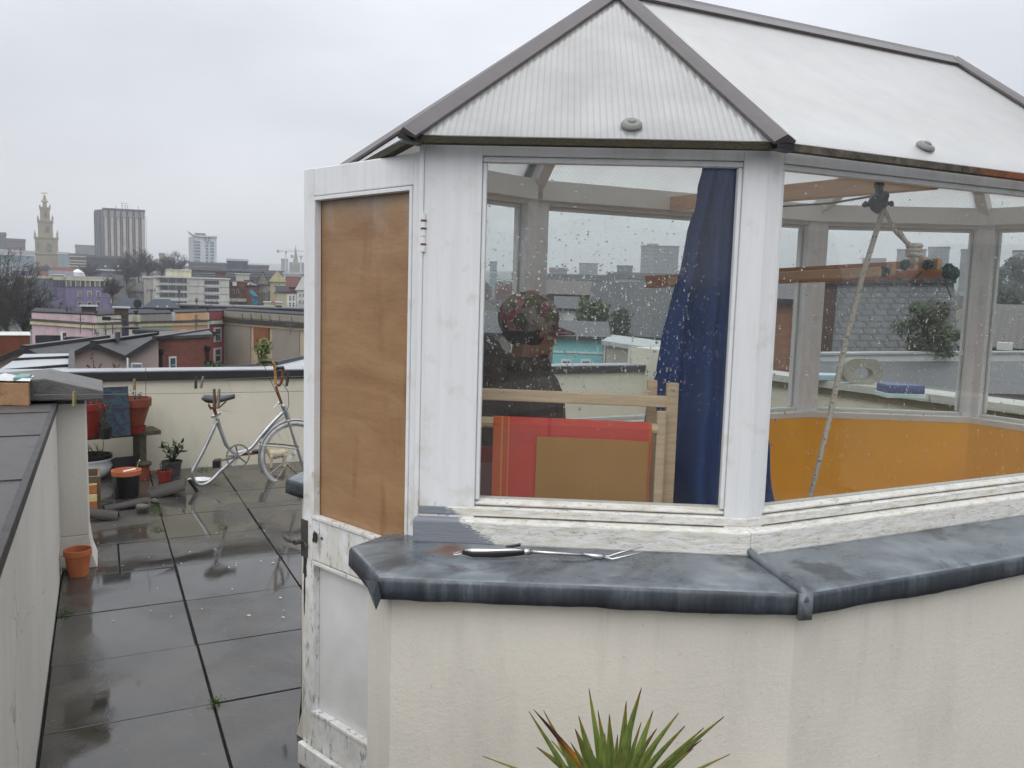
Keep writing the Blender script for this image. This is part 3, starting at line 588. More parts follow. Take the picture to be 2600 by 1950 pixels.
for (z0, z1) in ((.927, 1.956), (.264, .788)):
    dbox(mb, .051, .062, z0+.012, z1-.012, -.0215, .003); dbox(mb, .513, .5245, z0+.012, z1-.012, -.0215, .003)
    dbox(mb, .051, .5245, z1-.0125, z1-.001, -.0215, .003); dbox(mb, .051, .5245, z0+.001, z0+.0125, -.0215, .004)
mb.build('panel_moulding', M['paint'], door, bevel=.0015)
mb = MB(); dbox(mb, 0.0, .577, .075, .150, .001, .02); mb.build('kick_board', M['paint'], door, bevel=.004)
for z in (1.825, .50):
    mb = MB(); 
    for k in range(5): mb.tube([dp(-.003, z-.05+.021*k, .006), dp(-.003, z-.05+.021*k+.0195, .006)], .0075, 10)
    dbox(mb, .0, .014, z-.052, z+.055, .0, .003); mb.build('hinge', M['paint'], door)
    for k in (1, 3, 4): mb = MB(); mb.tube([dp(-.003, z-.0505+.021*k-.003, .006), dp(-.003, z-.0505+.021*k+.002, .006)], .0085, 8); mb.build('hinge_rust', M['rust'], door)
mb = MB(); dbox(mb, .548, .583, .79, .915, -.038, .004); mb.tube([dp(.570, .842, .0), dp(.574, .842, .035)], .008, 8); mb.tube([dp(.574, .845, .035), dp(.60, .848, .04), dp(.625, .852, .036), dp(.632, .856, .03)], [.007, .008, .009, .004], 8)
mb.tube([dp(.56, .842, .006), dp(.535, .833, .012)], .004, 6); mb.build('latch', plain('worn_dark_latch', (.05, .045, .04), .5, .4, 30, .3), door)
mb = MB()
def blotch(cx, cz, w, h, seed, d=.0012):
    r = random.Random(seed); n = 16; pts = [dp(cx+w*math.cos(2*math.pi*k/n)*r.uniform(.45, 1.1), cz+h*math.sin(2*math.pi*k/n)*r.uniform(.5, 1.1), d) for k in range(n)]
    mb.face(pts)
blotch(.508, .868, .018, .026, 3, .0008); blotch(.562, .76, .013, .07, 5); blotch(.566, .69, .008, .06, 8); blotch(.568, .63, .004, .05, 9); blotch(.47, .873, .008, .006, 6, .0008)
mb.build('rotten_wood', plain('bare_rotten_wood', (.035, .025, .018), .9, .5, 40, .8), door)
mb = MB(); q = V(*P2[0], 0)
mb.box8([lift(P2[0]+V(x, y), z) for z in (.98, 2.09) for x, y in ((-.014, -.004), (-.0015, -.004), (-.0015, .06), (-.014, .06))]); mb.build('door_jamb_strip', M['paint'], cons, bevel=.002)
mb = MB(); a, b = P2[7], P2[0]; e = (b-a).normalized(); n_ = Vector((e.y, -e.x)); L_ = (b-a).length
mb.box8([V(*(a+e*s+n_*d), z) for z in (0.0, .07) for s, d in ((.03, .02), (L_-.03, .02), (L_-.03, -.12), (.03, -.12))]); mb.build('threshold', M['paint'], cons, bevel=.005)

# rain on the two near panes: far too many drops to count, pressed on the outer face of the glass
wm, wt, wb = mk('water_drop'); wb.inputs['Base Color'].default_value = (1, 1, 1, 1); wb.inputs['Roughness'].default_value = .02; wb.inputs['Transmission Weight'].default_value = 1; wb.inputs['IOR'].default_value = 1.33
for i, cnt, par in ((0, 3400, gl[0]), (1, 3400, gl[1])):
    mb = MB(); r = random.Random(10+i); a, b = P2[i], P2[(i+1) % NP]; e = (b-a).normalized(); nn = Vector((e.y, -e.x)); s0, s1 = PW[i][0]+.01, qlen(i)-PW[(i+1) % NP][1]-.01
    o3 = V(nn.x, nn.y, 0); e3 = V(e.x, e.y, 0)
    for k in range(cnt):
        s = r.uniform(s0, s1); h = r.random()
        z = GL0+.01+(GL1-GL0-.02)*(r.betavariate(2.6, 2.0))
        if i == 1: z = GL0+.01+(GL1-GL0-.02)*r.random()**1.1
        if z < 1.4 and r.random() < (.75 if i == 0 else .35): continue
        if z > 1.85 and r.random() < .75: continue
        rad = .0009+.0030*r.random()**4.5; 
        c = lift(P2[i]+e*s+nn*(-.037), z); st = r.uniform(1, 2.0) if z < 1.75 else 1
        n8 = 6; vs = [c+e3*(rad*math.cos(2*math.pi*q/n8))+V(0, 0, rad*st*math.sin(2*math.pi*q/n8)) for q in range(n8)]
        vs2 = [c+e3*(rad*.6*math.cos(2*math.pi*q/n8))+V(0, 0, rad*st*.6*math.sin(2*math.pi*q/n8)-rad*.15)+o3*rad*.5 for q in range(n8)]
        mb.poly(vs+vs2, [(q, (q+1) % n8, n8+(q+1) % n8, n8+q) for q in range(n8)]+[tuple(range(n8, 2*n8))])
    mb.build('rain_drops', wm, par, kind='stuff', smooth=True)
# ------------------------------------------------------------ inside the conservatory
SOL = lambda o, th: (lambda m: setattr(m, 'thickness', th) or setattr(m, 'offset', 0))(o.modifiers.new('t', 'SOLIDIFY'))
# blue curtain, gathered at the top, spreading downwards
mb = MB(); nu, nv = 40, 30; tl, tr = atY(1788, 405, 2.62), atY(1900, 410, 2.60); bl, br = atY(1590, 1300, 2.62), atY(1962, 1300, 2.50); vs = []
for j in range(nv+1):
    t_ = j/nv; a, b = tl.lerp(bl, t_), tr.lerp(br, t_)
    if j == nv: a.z = b.z = .62
    for i in range(nu+1):
        s = i/nu; p = a.lerp(b, s); p.y += (.012+.028*t_)*math.sin(s*22+1.2*math.sin(t_*3))+.02*math.sin(s*7); p.x += .004*math.sin(t_*9+s*5); vs.append(p)
mb.poly(vs, [(j*(nu+1)+i, (j+1)*(nu+1)+i, (j+1)*(nu+1)+i+1, j*(nu+1)+i+1) for j in range(nv) for i in range(nu)])
mb.jitter(.009, 9); mb.jitter(.003, 40, 5)
SOL(mb.build('curtain', plain('navy_blue_cloth', (.013, .048, .185), .85, .12, 8, .1), label='dark blue cloth curtain gathered at the near corner post', cat='curtain', smooth=True), .003)
# folded deck chair standing upright against the near window
t = thing('deck_chair', 'folded pale wooden deck chair with coral red sling behind the near window', 'deck chair', (.1, 2.45, .02))
Y0 = 2.44
def yb(mb, x0, y0, x1, y1, Y, w, h): a, b = atY(x0, y0, Y), atY(x1, y1, Y); mb.bar(a, b, w, h)
mb = MB(); yb(mb, 1200, 999, 1696, 1020, Y0, .024, .034); mb.build('top_rail', M['pine'], t, bevel=.003)
for (x0, y0, x1, Y, w) in ((1708, 972, 1692, Y0, .036), (1197, 950, 1195, Y0, .036), (1680, 1044, 1668, Y0-.03, .028), (1206, 1020, 1204, Y0-.03, .028), (1656, 965, 1644, Y0+.07, .030), (1201, 945, 1199, Y0+.07, .03)):
    a = atY(x0, y0, Y); b = atY(x1, 1290, Y); k = (.03-a.z)/(b.z-a.z); b = a.lerp(b, k); mb = MB(); mb.bar(a, b, w, .022, (0, 1, 0)); mb.build('upright', M['pine'], t, bevel=.003)
mb = MB(); a, b = atY(1200, 1070, Y0-.03), atY(1668, 1090, Y0-.03); mb.tube([a, b], .017, 10); mb.build('sling_rail', M['pine'], t)
mb = MB(); a, b = atY(1253, 1072, Y0-.03), atY(1653, 1089, Y0-.03); pr = []
for k in range(7): q = math.pi*(1-k/6); pr.append((-.0195*math.sin(-q/2-.8)*0+.019*math.cos(q), .019*math.sin(q)))
pr = [(.019*math.cos(q), .019*math.sin(q)) for q in [math.pi*(.0+.25*k) for k in range(5)]]+[(-.019, -.025), (-.014, -.06), (-.010, -.3), (-.008, -.55), (0, -1.0)]
ex = (b-a).normalized(); rows = [[a+V(0, -c*-1, s) for c, s in pr], [b+V(0, c, s) for c, s in pr]]
for k in range(len(pr)-1):
    uv0, uv1 = 0, 1; mb.face([rows[0][k], rows[0][k+1], rows[1][k+1], rows[1][k]], [(0, k/9), (0, (k+1)/9), (1, (k+1)/9), (1, k/9)])
SOL(mb.build('sling', stripe_mat('coral_deckchair_canvas', [(0, (.62, .13, .045)), (.05, (.70, .26, .06)), (.06, (.60, .10, .05)), (.09, (.70, .26, .06)), (.10, (.60, .075, .055)), (.34, (.48, .035, .055)), (.36, (.60, .075, .055)), (.98, (.62, .14, .05)), (1, (.62, .14, .05))]), t, smooth=False), .002)
mb = MB(); c = [atY(1363, 1109, 2.385), atY(1648, 1122, 2.385), atY(1636, 1300, 2.385), atY(1355, 1290, 2.385)]; c[2].z = c[3].z = .55; mb.ext(c, V(0, .009, 0)); mb.build('board', plain('brown_hardboard', (.36, .18, .045), .6, .12, 3, .1), label='brown hardboard sheet leaning against the coral deck chair sling', cat='board', bevel=.001)
mb = MB(); a = atY(1180, 1132, 2.47); b = atY(1256, 1135, 2.47); 
for z0, z1, k in ((0, -.05, 0), (-.05, -.7, 1)): mb.cm = k; mb.ext([a+V(0, 0, z0), b+V(0, 0, z0), b+V(0, 0, z1), a+V(0, 0, z1)], V(0, .006, 0))
mb.build('folded_cloth', [plain('dark_red_cloth', (.30, .02, .02), .9, .1, 20, .1), plain('greyish_pink_cloth', (.30, .20, .21), .9, .2, 60, .2, stretch=(6, 6, .3))], label='folded cloth with red top band at the window corner by the door', cat='cloth')
# beam, pulley, ropes, airer
mb = MB(); a, b = atD(1683, 520, 3.93), atD(2375, 455, 2.95); mb.bar(a, b, .04, .062); mb.build('tie_beam', M['pine2'], cons, bevel=.002)
t = thing('pulley', 'black pulley block hanging from the orange tie beam', 'pulley', atD(2232, 470, 2.78)); PD = 2.80
mb = MB(); mb.tube([atD(2232, 450, PD), atD(2232, 500, PD)], .012, 8); mb.ball(atD(2232, 470, PD), .016); mb.build('hook', M['black'], t)
mb = MB(); c = atD(2230, 515, PD); mb.ball(c, (.030, .02, .034)); mb.ball(c+V(.010, -.01, .014), (.018, .022, .02)); mb.tube([c+V(-.040, 0, -.004), c+V(.042, 0, -.002)], .007, 8); mb.ball(c+V(-.040, 0, -.004), .009); mb.ball(c+V(.042, 0, -.002), .010); mb.jitter(.006, 40); mb.build('pulley_block', M['black'], t, smooth=True)
mb = MB(); mb.tube([c+V(-.02, 0, .02), atD(2110, 516, 3.1), atD(1900, 530, 3.6)], .004, 6); mb.build('pulley_cord', M['black'], t)
mb = MB(); P0 = atD(2243, 530, PD); mb.tube([P0, atD(2190, 700, 2.80), atD(2140, 900, 2.74), atD(2100, 1090, 2.66), atD(2054, 1275, 2.56)], [.0085]*4+[.007], 10); mb.build('hoist_rope', M['rope'], label='thick flecked rope hanging from the pulley down across the orange panel', cat='rope', smooth=True)
mb = MB(); k_ = atD(2321, 635, PD+.02); mb.tube([P0, atD(2275, 590, PD), k_], .006, 8); mb.tube([atD(2284, 588, PD-.01), atD(2300, 612, PD), k_+V(0, -.01, 0)], .0065, 8)
for q in range(3): mb.lathe(k_+V(0, 0, .012-.013*q), [(0, .01), (.02, .008), (.026, 0), (.02, -.008), (0, -.01)], 12)
mb.tube([k_, atD(2328, 668, PD)], .007, 8); mb.build('sling_rope', M['rope'], label='thin pale rope knotted above the hanging slats', cat='rope', smooth=True)
t = thing('clothes_airer', 'bundle of reddish wooden slats tied with green cord hanging from a rope', 'clothes airer', atD(2320, 690, 2.9))
for (xa, ya, xb, yb_, Da, Db, w, h, mt) in ((1640, 722, 2425, 693, 3.6, 3.08, .02, .032, 'mahog'), (1640, 708, 2385, 668, 3.6, 3.10, .02, .026, 'mahog'), (1700, 714, 2235, 690, 3.4, 2.95, .022, .030, 'pine2')):
    mb = MB(); mb.bar(atD(xa, ya, Da), atD(xb, yb_, Db), w, h); mb.build('slat', M[mt], t, bevel=.002)
for (x, y) in ((2262, 683), (2320, 668), (2342, 668), (2378, 672)): mb = MB(); c = atD(x, y, 3.02); mb.obox(c, V(.008, 0, 0), V(0, .02, 0), V(0, 0, .020)); mb.build('spacer_block', M['pine2'], t, bevel=.002)
mb = MB(); rr = random.Random(5)
for (x, y, s) in ((2243, 690, .018), (2298, 672, .017), (2355, 672, .017), (2408, 688, .023), (2421, 694, .02)):
    c = atD(x, y, 3.0)
    for q in range(7):
        ax = V(rr.uniform(-1, 1), rr.uniform(-1, 1), rr.uniform(-.4, .4)).normalized(); bx = ax.orthogonal().normalized(); cx = ax.cross(bx)
        mb.tube([c+(bx*math.cos(a)+cx*math.sin(a))*s*rr.uniform(.7, 1) for a in [2*math.pi*w/10 for w in range(11)]], .0035, 5, False)
mb.tube([atD(2400, 700, 3.0), atD(2403, 725, 3.0), atD(2415, 755, 3.0)], .0022, 5); mb.tube([atD(2270, 700, 3.0), atD(2290, 712, 3.0)], .003, 5); mb.tube([atD(2340, 690, 3.0), atD(2325, 705, 3.0)], .003, 5)
mb.build('cord_lashing', M['cord'], t)
# ------------------------------------------------------------ person
pc = V(.012, 2.80, 0); fa = math.radians(62); PF = V(math.sin(fa), math.cos(fa), 0); PR = V(math.cos(fa), -math.sin(fa), 0)
def pp(r, f, z): return pc+PR*r+PF*f+V(0, 0, z)
person = thing('person', 'person in a floral cap and dark hooded jacket standing behind the rainy window, facing away', 'person', pc)
mb = MB(); Rm = Matrix((PR, PF, V(0, 0, 1))).transposed()
def ell(r, f, z, sr, sf, sz): mb.ball(pp(r, f, z), (sr, sf, sz), 20, 14, Rm)
HZ = 1.565; HX = .055
ell(0, HX, HZ+.02, .073, .092, .105); ell(0, HX+.03, HZ-.05, .052, .06, .06); ell(0, HX+.055, HZ-.085, .026, .026, .024)   # skull, jaw, chin
ell(0, HX+.098, HZ-.012, .011, .016, .022); ell(0, HX+.088, HZ-.05, .022, .012, .009); ell(0, HX+.086, HZ-.063, .019, .011, .007); ell(0, HX+.084, HZ+.018, .04, .012, .008)
for sg in (-1, 1): ell(.075*sg, HX-.005, HZ-.012, .009, .02, .031); ell(.040*sg, HX+.055, HZ-.035, .026, .026, .026)
mb.tube([pp(0, .02, 1.36), pp(0, .035, 1.45), pp(0, .05, 1.52)], [.062, .053, .055], 16)
mb.tube([pp(0, 0, .86), pp(0, 0, .98), pp(0, .01, 1.12), pp(0, .01, 1.26), pp(0, .01, 1.36)], [.13, .115, .12, .13, .075], 20)
for sg in (-1, 1):
    mb.tube([pp(.03*sg, 0, 1.37), pp(.12*sg, 0, 1.36), pp(.175*sg, -.01, 1.32), pp(.205*sg, -.02, 1.20), pp(.225*sg, -.01, 1.06), pp(.22*sg, .05, .93), pp(.215*sg, .09, .83)], [.06, .058, .052, .045, .038, .032, .024], 14)
    h = pp(.213*sg, .105, .78); mb.ball(h, (.016, .038, .045), 14, 10, Rm)
    for q, (f0, ln, fw_) in enumerate(((-.030, .066, 0), (-.010, .075, .004), (.010, .070, .008), (.028, .056, .012))):
        b0 = h+PF*f0-V(0, 0, .035); mb.tube([b0, b0-V(0, 0, ln*.45)+PF*.004-PR*.006*sg, b0-V(0, 0, ln*.75)+PF*.012-PR*.018*sg, b0-V(0, 0, ln*.9)+PF*.018-PR*.032*sg], [.0085, .008, .0075, .006], 8)
    mb.tube([h+PF*.03+V(0, 0, .02), h+PF*.052-V(0, 0, .01)-PR*.008*sg, h+PF*.058-V(0, 0, .04)-PR*.016*sg], [.012, .0095, .007], 8)
    mb.tube([pp(.085*sg, 0, .90), pp(.095*sg, .01, .70), pp(.10*sg, .02, .48), pp(.10*sg, .005, .30), pp(.10*sg, -.01, .11)], [.095, .078, .054, .050, .034], 14)
    mb.tube([pp(.10*sg, -.04, .05), pp(.105*sg, .06, .045), pp(.11*sg, .15, .04)], [.038, .04, .03], 12)
o = mb.build('body', M['skin'], person, smooth=True); rm = o.modifiers.new('r', 'REMESH'); rm.mode = 'VOXEL'; rm.voxel_size = .0065; rm.use_smooth_shade = True; sm = o.modifiers.new('s', 'SMOOTH'); sm.iterations = 4
JK = plain('dark_brown_jacket', (.045, .034, .030), .9, .3, 14, .5)
mb = MB()
secs = [(.80, .20, .15, 0), (.95, .195, .15, 0), (1.12, .195, .15, .005), (1.24, .215, .165, .005), (1.33, .21, .155, .0), (1.39, .17, .13, .0), (1.42, .115, .10, .01), (1.465, .10, .095, .02)]; n = 28; vs = []
for z, sr, sf, f in secs:
    for k in range(n):
        q = 2*math.pi*k/n; w = 1+.03*math.sin(q*5+z*20); vs.append(pp(sr*math.cos(q)*w, f+sf*math.sin(q)*w, z))
mb.poly(vs, [(i*n+k, i*n+(k+1) % n, (i+1)*n+(k+1) % n, (i+1)*n+k) for i in range(len(secs)-1) for k in range(n)])
for sg in (-1, 1): mb.tube([pp(.10*sg, 0, 1.355), pp(.165*sg, -.005, 1.325), pp(.205*sg, -.02, 1.20), pp(.228*sg, -.01, 1.06), pp(.222*sg, .05, .93), pp(.218*sg, .085, .85)], [.075, .078, .068, .060, .052, .045], 16)
# hood lying on the back of the neck
mb.tube([pp(.10*math.cos(a), -.008+.10*math.sin(a), 1.465+.02*math.sin(a*2)) for a in [math.radians(d) for d in range(-20, -161, -20)]], [.02, .034, .044, .05, .052, .05, .044, .034][:8], 12)
mb.tube([pp(.095, .0, 1.44), pp(.075, .07, 1.43), pp(0, .105, 1.40), pp(-.075, .07, 1.43), pp(-.095, 0, 1.44)], .026, 10)
mb.ball(pp(0, -.115, 1.40), (.12, .06, .085), 16, 12, Rm); mb.ball(pp(0, -.10, 1.30), (.16, .07, .12), 16, 12, Rm)
mb.build('jacket', JK, person, smooth=True)
mb = MB()
for sg in (-1, 1): mb.tube([pp(.075*sg, 0, .93), pp(.088*sg, 0, .84), pp(.097*sg, .01, .68), pp(.10*sg, .018, .48), pp(.10*sg, .005, .30), pp(.10*sg, -.01, .10)], [.11, .112, .092, .072, .066, .058], 16)
mb.build('trousers', plain('charcoal_trousers', (.03, .03, .035), .9, .2, 20, .3), person, smooth=True)
mb = MB(); mb.ball(pp(0, HX-.012, HZ+.005), (.088, .098, .088), 22, 14, Rm); mb.jitter(.006, 30); mb.v = [p if p.z < HZ+.05 else p for p in mb.v]
mb.f = [f for f in mb.f if sum(((mb.v[i]-pp(0, HX, HZ)).dot(PF)) for i in f)/len(f) < .0 and sum(mb.v[i].z for i in f)/len(f) > HZ-.06]; mb.m = mb.m[:len(mb.f)]; mb.uv = mb.uv[:len(mb.f)]
mb.build('hair', plain('dark_hair', (.018, .016, .012), .8, .4, 60, .8), person, smooth=True)
m, tt, b = mk('floral_cloth'); v = wpos(tt); vo = tt.nodes.new('ShaderNodeTexVoronoi'); vo.inputs['Scale'].default_value = 34; tt.links.new(v, vo.inputs['Vector'])
sp_ = tt.nodes.new('ShaderNodeSeparateXYZ'); tt.links.new(vo.outputs['Color'], sp_.inputs[0]); n = nz(tt, v, 45, 5, .7)
c = ramp(tt, sp_.outputs[0], [(0, (.07, .065, .07)), (.2, (.25, .21, .16)), (.42, (.30, .04, .08)), (.55, (.38, .18, .19)), (.66, (.12, .12, .05)), (.80, (.07, .075, .04)), (.93, (.30, .18, .08))], 'CONSTANT'); c = mixc(tt, ramp(tt, n, [(.42, 0), (.6, .5)]), c, (.07, .06, .055)); tt.links.new(c, b.inputs['Base Color']); b.inputs['Roughness'].default_value = .85
mb = MB(); mb.ball(pp(0, HX-.012, HZ+.028), (.096, .112, .090), 28, 18, Rm); mb.f = [f for f in mb.f if sum(mb.v[i].z for i in f)/len(f) > HZ-.018]; mb.m = mb.m[:len(mb.f)]; mb.uv = mb.uv[:len(mb.f)]; mb.jitter(.003, 10)
nk = 10; vs = []
for k in range(nk+1):
    a = math.radians(20+140*k/nk); e1 = pp(.092*math.cos(a), HX+.104*math.sin(a), HZ-.002); e2 = pp(.085*math.cos(a), HX+.100*math.sin(a)+.075*math.sin(a), HZ-.022); vs += [e1, e2, e2-V(0, 0, .006), e1-V(0, 0, .01)]
mb.poly(vs, [(4*k+j, 4*k+4+j, 4*k+4+(j+1) % 4, 4*k+(j+1) % 4) for k in range(nk) for j in range(4)])
o = mb.build('cap', m, person, smooth=True)
mb = MB()
for sg in (-1, 1): mb.ball(pp(.031*sg, HX+.083, HZ+.004), .009, 10, 8)
mb.build('eyes', M['black'], person, smooth=True)

# ------------------------------------------------------------ fork on the ledge
t = thing('barbecue_fork', 'long two-pronged steel barbecue fork with black handle lying on the lead ledge', 'fork', atz(1350, 1405, .98))
def fz(x, y, z): return atz(x, y, z)
mb = MB(); pts = [fz(1176, 1401, .993), fz(1200, 1404, .994), fz(1260, 1404, .995), fz(1310, 1402, .995), fz(1330, 1401, .995)]; mb.tube(pts, [.007, .011, .0125, .010, .008], 12); mb.build('handle', M['black'], t, smooth=True)
mb = MB(); mb.tube([p+V(0, -.001, .005) for p in pts], [.004, .0085, .009, .0075, .006], 10); mb.build('handle_inlay', M['steel'], t, smooth=True)
mb = MB(); mb.bar(fz(1285, 1389, 1.005), fz(1322, 1383, 1.014), .012, .005); mb.build('thumb_rest', M['black'], t)
mb = MB(); mb.tube([fz(1329, 1401, .995), fz(1346, 1400, .995)], .009, 12); mb.build('ferrule', M['steel'], t, smooth=True)
mb = MB(); mb.tube([fz(1180, 1397, .993), fz(1150, 1406, .988), fz(1152, 1409, .986), fz(1190, 1403, .99)], .0013, 6); mb.build('hanging_loop', M['steel'], t)
mb = MB(); mb.tube([fz(1346, 1401, .994), fz(1400, 1404, .991), fz(1480, 1409, .988)], [.0055, .005, .0045], 8)
a = fz(1480, 1407, .989); b = fz(1530, 1414, .985); c1, c2 = fz(1545, 1406, .99), fz(1550, 1418, .987)
mb.tube([a, fz(1505, 1411, .986), b], [.0045, .007, .009], 8)
mb.tube([b, fz(1545, 1413, .986), fz(1575, 1403, .995), fz(1633, 1388, 1.012)], [.005, .0035, .003, .0012], 7); mb.tube([b, fz(1555, 1420, .984), fz(1590, 1412, .99), fz(1635, 1400, 1.002)], [.005, .0035, .003, .0012], 7)
mb.build('shaft_and_prongs', M['steel'], t, smooth=True)

# ------------------------------------------------------------ yucca in front of the wall
t = thing('yucca_plant', 'spiky green plant with brown-tipped blades in front of the near wall', 'plant', (.21, 1.5, 0)); rt = atY(1560, 2120, 1.5)
tips = [(1343, 1806), (1355, 1801, 1), (1380, 1803), (1226, 1920), (1363, 1897), (1449, 1885), (1469, 1817), (1477, 1878), (1495, 1746), (1518, 1803), (1547, 1813), (1568, 1865), (1590, 1780), (1629, 1745), (1628, 1833), (1658, 1804), (1667, 1850), (1686, 1858), (1723, 1810), (1739, 1843), (1782, 1878, 1), (1787, 1848), (1838, 1820), (1853, 1915), (1280, 1990), (1880, 1990), (1420, 1940), (1700, 1930), (1535, 1860), (1460, 1850), (1605, 1850), (1645, 1900), (1400, 1880), (1760, 1900), (1580, 1900), (1500, 1900)]
m, tt, b = mk('yucca_blade'); s_ = tt.nodes.new('ShaderNodeSeparateXYZ'); tt.links.new(vec(tt, (1, 1, 1), (0, 0, 0), 'UV'), s_.inputs[0]); gr = ramp(tt, nz(tt, wpos(tt, (40, 40, 3)), 3, 4), [(.3, (.11, .165, .035)), (.7, (.23, .29, .07))])
c = mixc(tt, ramp(tt, s_.outputs[1], [(.80, 0), (.93, .8)]), gr, (.30, .20, .03)); c = mixc(tt, ramp(tt, s_.outputs[1], [(.93, 0), (.97, 1)]), c, (.05, .02, .02)); tt.links.new(c, b.inputs['Base Color']); b.inputs['Roughness'].default_value = .45
m2, tt, b = mk('dying_yucca_blade'); s_ = tt.nodes.new('ShaderNodeSeparateXYZ'); tt.links.new(vec(tt, (1, 1, 1), (0, 0, 0), 'UV'), s_.inputs[0]); c = ramp(tt, s_.outputs[1], [(.3, (.14, .17, .03)), (.55, (.42, .20, .03)), (.72, (.10, .025, .02)), (1, (.03, .02, .03))]); tt.links.new(c, b.inputs['Base Color']); b.inputs['Roughness'].default_value = .6
r = random.Random(4)
for tp in tips:
    Yt = 1.5+r.uniform(-.14, .16); e_ = atY(tp[0], tp[1], Yt); b0 = rt+V(r.uniform(-.02, .02), r.uniform(-.02, .02), r.uniform(-.03, .03)); mb = MB(); d = e_-b0; sd_ = d.cross(V(0, 1, .2)).normalized(); up = sd_.cross(d).normalized(); nseg = 9; w0 = r.uniform(.0075, .012)*(1 if tp[1] < 1900 else .7); prev = None
    rows = []
    for k in range(nseg+1):
        s = k/nseg; w = w0*(.65+.7*s if s < .45 else .965*(1-((s-.45)/.55))**.85+.02); c_ = b0+d*s+up*(.012*math.sin(math.pi*s)); rows.append((c_-sd_*w+up*w*.35, c_, c_+sd_*w+up*w*.35))
    for k in range(nseg):
        for j in (0, 1): mb.face([rows[k][j], rows[k][j+1], rows[k+1][j+1], rows[k+1][j]], [(j/2, k/nseg), ((j+1)/2, k/nseg), ((j+1)/2, (k+1)/nseg), (j/2, (k+1)/nseg)])
    SOL(mb.build('leaf', m2 if len(tp) > 2 else m, t, smooth=False), .0015)
mb = MB(); mb.tube([(rt.x, rt.y, .26), (rt.x+.01, rt.y, .45), rt], [.04, .035, .03], 12); mb.build('stem', M['oldwood'], t)
mb = MB(); mb.lathe((rt.x, rt.y, 0), [(0, .001), (.12, .001), (.15, .27), (.17, .27), (.17, .31), (.145, .31), (.14, .27), (0, .265)], 32); mb.build('pot', M['terra'], t, smooth=False)

# ------------------------------------------------------------ terrace objects
def pot(name, label, c, rt_, rb, h, mat, rim=.18, group=None, saucer=None, soil=True, cat='plant pot'):
    t = thing(name, label, cat, c, group); hr = h*rim
    mb = MB(); mb.lathe(c, [(0, .002), (rb, .002), (rt_*.93, h-hr), (rt_, h-hr), (rt_*1.02, h), (rt_*.93, h), (rt_*.90, h-hr), (rb*.9, .02), (0, .02)], 32); mb.build('pot', mat, t, smooth=False, bevel=.002)
    if soil: mb = MB(); mb.lathe(c, [(0, h*.86), (rt_*.9, h*.84), (rt_*.88, h*.8), (0, h*.8)], 20); mb.jitter(.01, 30); mb.build('soil', M['soil'], t)
    if saucer: mb = MB(); mb.lathe(c+V(0, 0, -.004), [(0, -.02), (saucer, -.02), (saucer*1.12, .03), (saucer*1.06, .03), (saucer*.95, -.004), (0, -.004)], 28); mb.build('saucer', M['redp'], t, smooth=False)
    return t
def twigs(t, c, n, h, sp, mat='twig', seed=1, leafy=0, name='stems'):
    r = random.Random(seed); mb = MB(); lf = MB()
    for k in range(n):
        a = r.uniform(0, 6.28); p = c+V(math.cos(a)*sp*r.random(), math.sin(a)*sp*r.random(), 0); pts = [p]; d = V(r.uniform(-.3, .3), r.uniform(-.3, .3), 1); hh = h*r.uniform(.5, 1)
        for q in range(4): d += V(r.uniform(-.25, .25), r.uniform(-.25, .25), 0); pts.append(pts[-1]+d.normalized()*hh/4)
        mb.tube(pts, [.004, .003, .0025, .002, .001], 5)
        for q in range(leafy):
            b0 = pts[r.randrange(1, 5)]; dd = V(r.uniform(-1, 1), r.uniform(-1, 1), r.uniform(-.2, 1)).normalized()*.02; s = dd.cross(V(0, 0, 1)).normalized()*.006; lf.face([b0, b0+dd*.5+s, b0+dd, b0+dd*.5-s])
    mb.build(name, M[mat], t)
    if leafy: lf.build('leaves', M['leaf'], t)
c = atz(199, 1462, 0); pot('terracotta_pot', 'small empty orange terracotta pot standing at the foot of the wall pier', c, .073, .052, .160, M['terra'], .22, soil=False)
# bench with pots
t = thing('bench', 'weathered mossy plank bench against the far parapet', 'bench', T(0, 7.6, 0))
mb = MB(); A0, B0 = T(-.85, 7.40), T(.47, 7.74); e = (B0-A0).normalized(); n_ = V(-e.y, e.x, 0)
mb.box8([A0+V(0, 0, .385), B0+V(0, 0, .385), B0+n_*.24+V(0, 0, .385), A0+n_*.24+V(0, 0, .385), A0+V(0, 0, .425), B0+V(0, 0, .425), B0+n_*.24+V(0, 0, .425), A0+n_*.24+V(0, 0, .425)]); mb.jitter(.006, 6); mb.build('plank', M['oldwood'], t, bevel=.006)
for s in (.12, 1.18): mb = MB(); q = A0+e*s; mb.box8([q+e*i+n_*j+V(0, 0, z) for z in (0, .384) for i, j in ((0, .02), (.06, .02), (.06, .21), (0, .21))]); mb.build('leg', M['oldwood'], t, bevel=.004)
mb = MB(); q0 = A0+n_*.17; q1 = B0+n_*.17-e*.1; mb.bar(q0+V(0, 0, .10), q1+V(0, 0, .10), .02, .16); mb.build('back_board', M['felt'], t)
zb = .43
c = atz(331, 1093, zb); t = pot('flower_pot', 'large red-brown terracotta pot on a saucer on the bench', c+V(0, 0, .012), .172, .10, .275, M['terrad'], .26, saucer=.115); twigs(t, c+V(.06, 0, .24), 10, .13, .07, seed=3, leafy=8); mb = MB(); mb.tube([c+V(.14, 0, .24), c+V(.145, 0, .55)], .0025, 5); mb.build('cane', M['twig'], t)
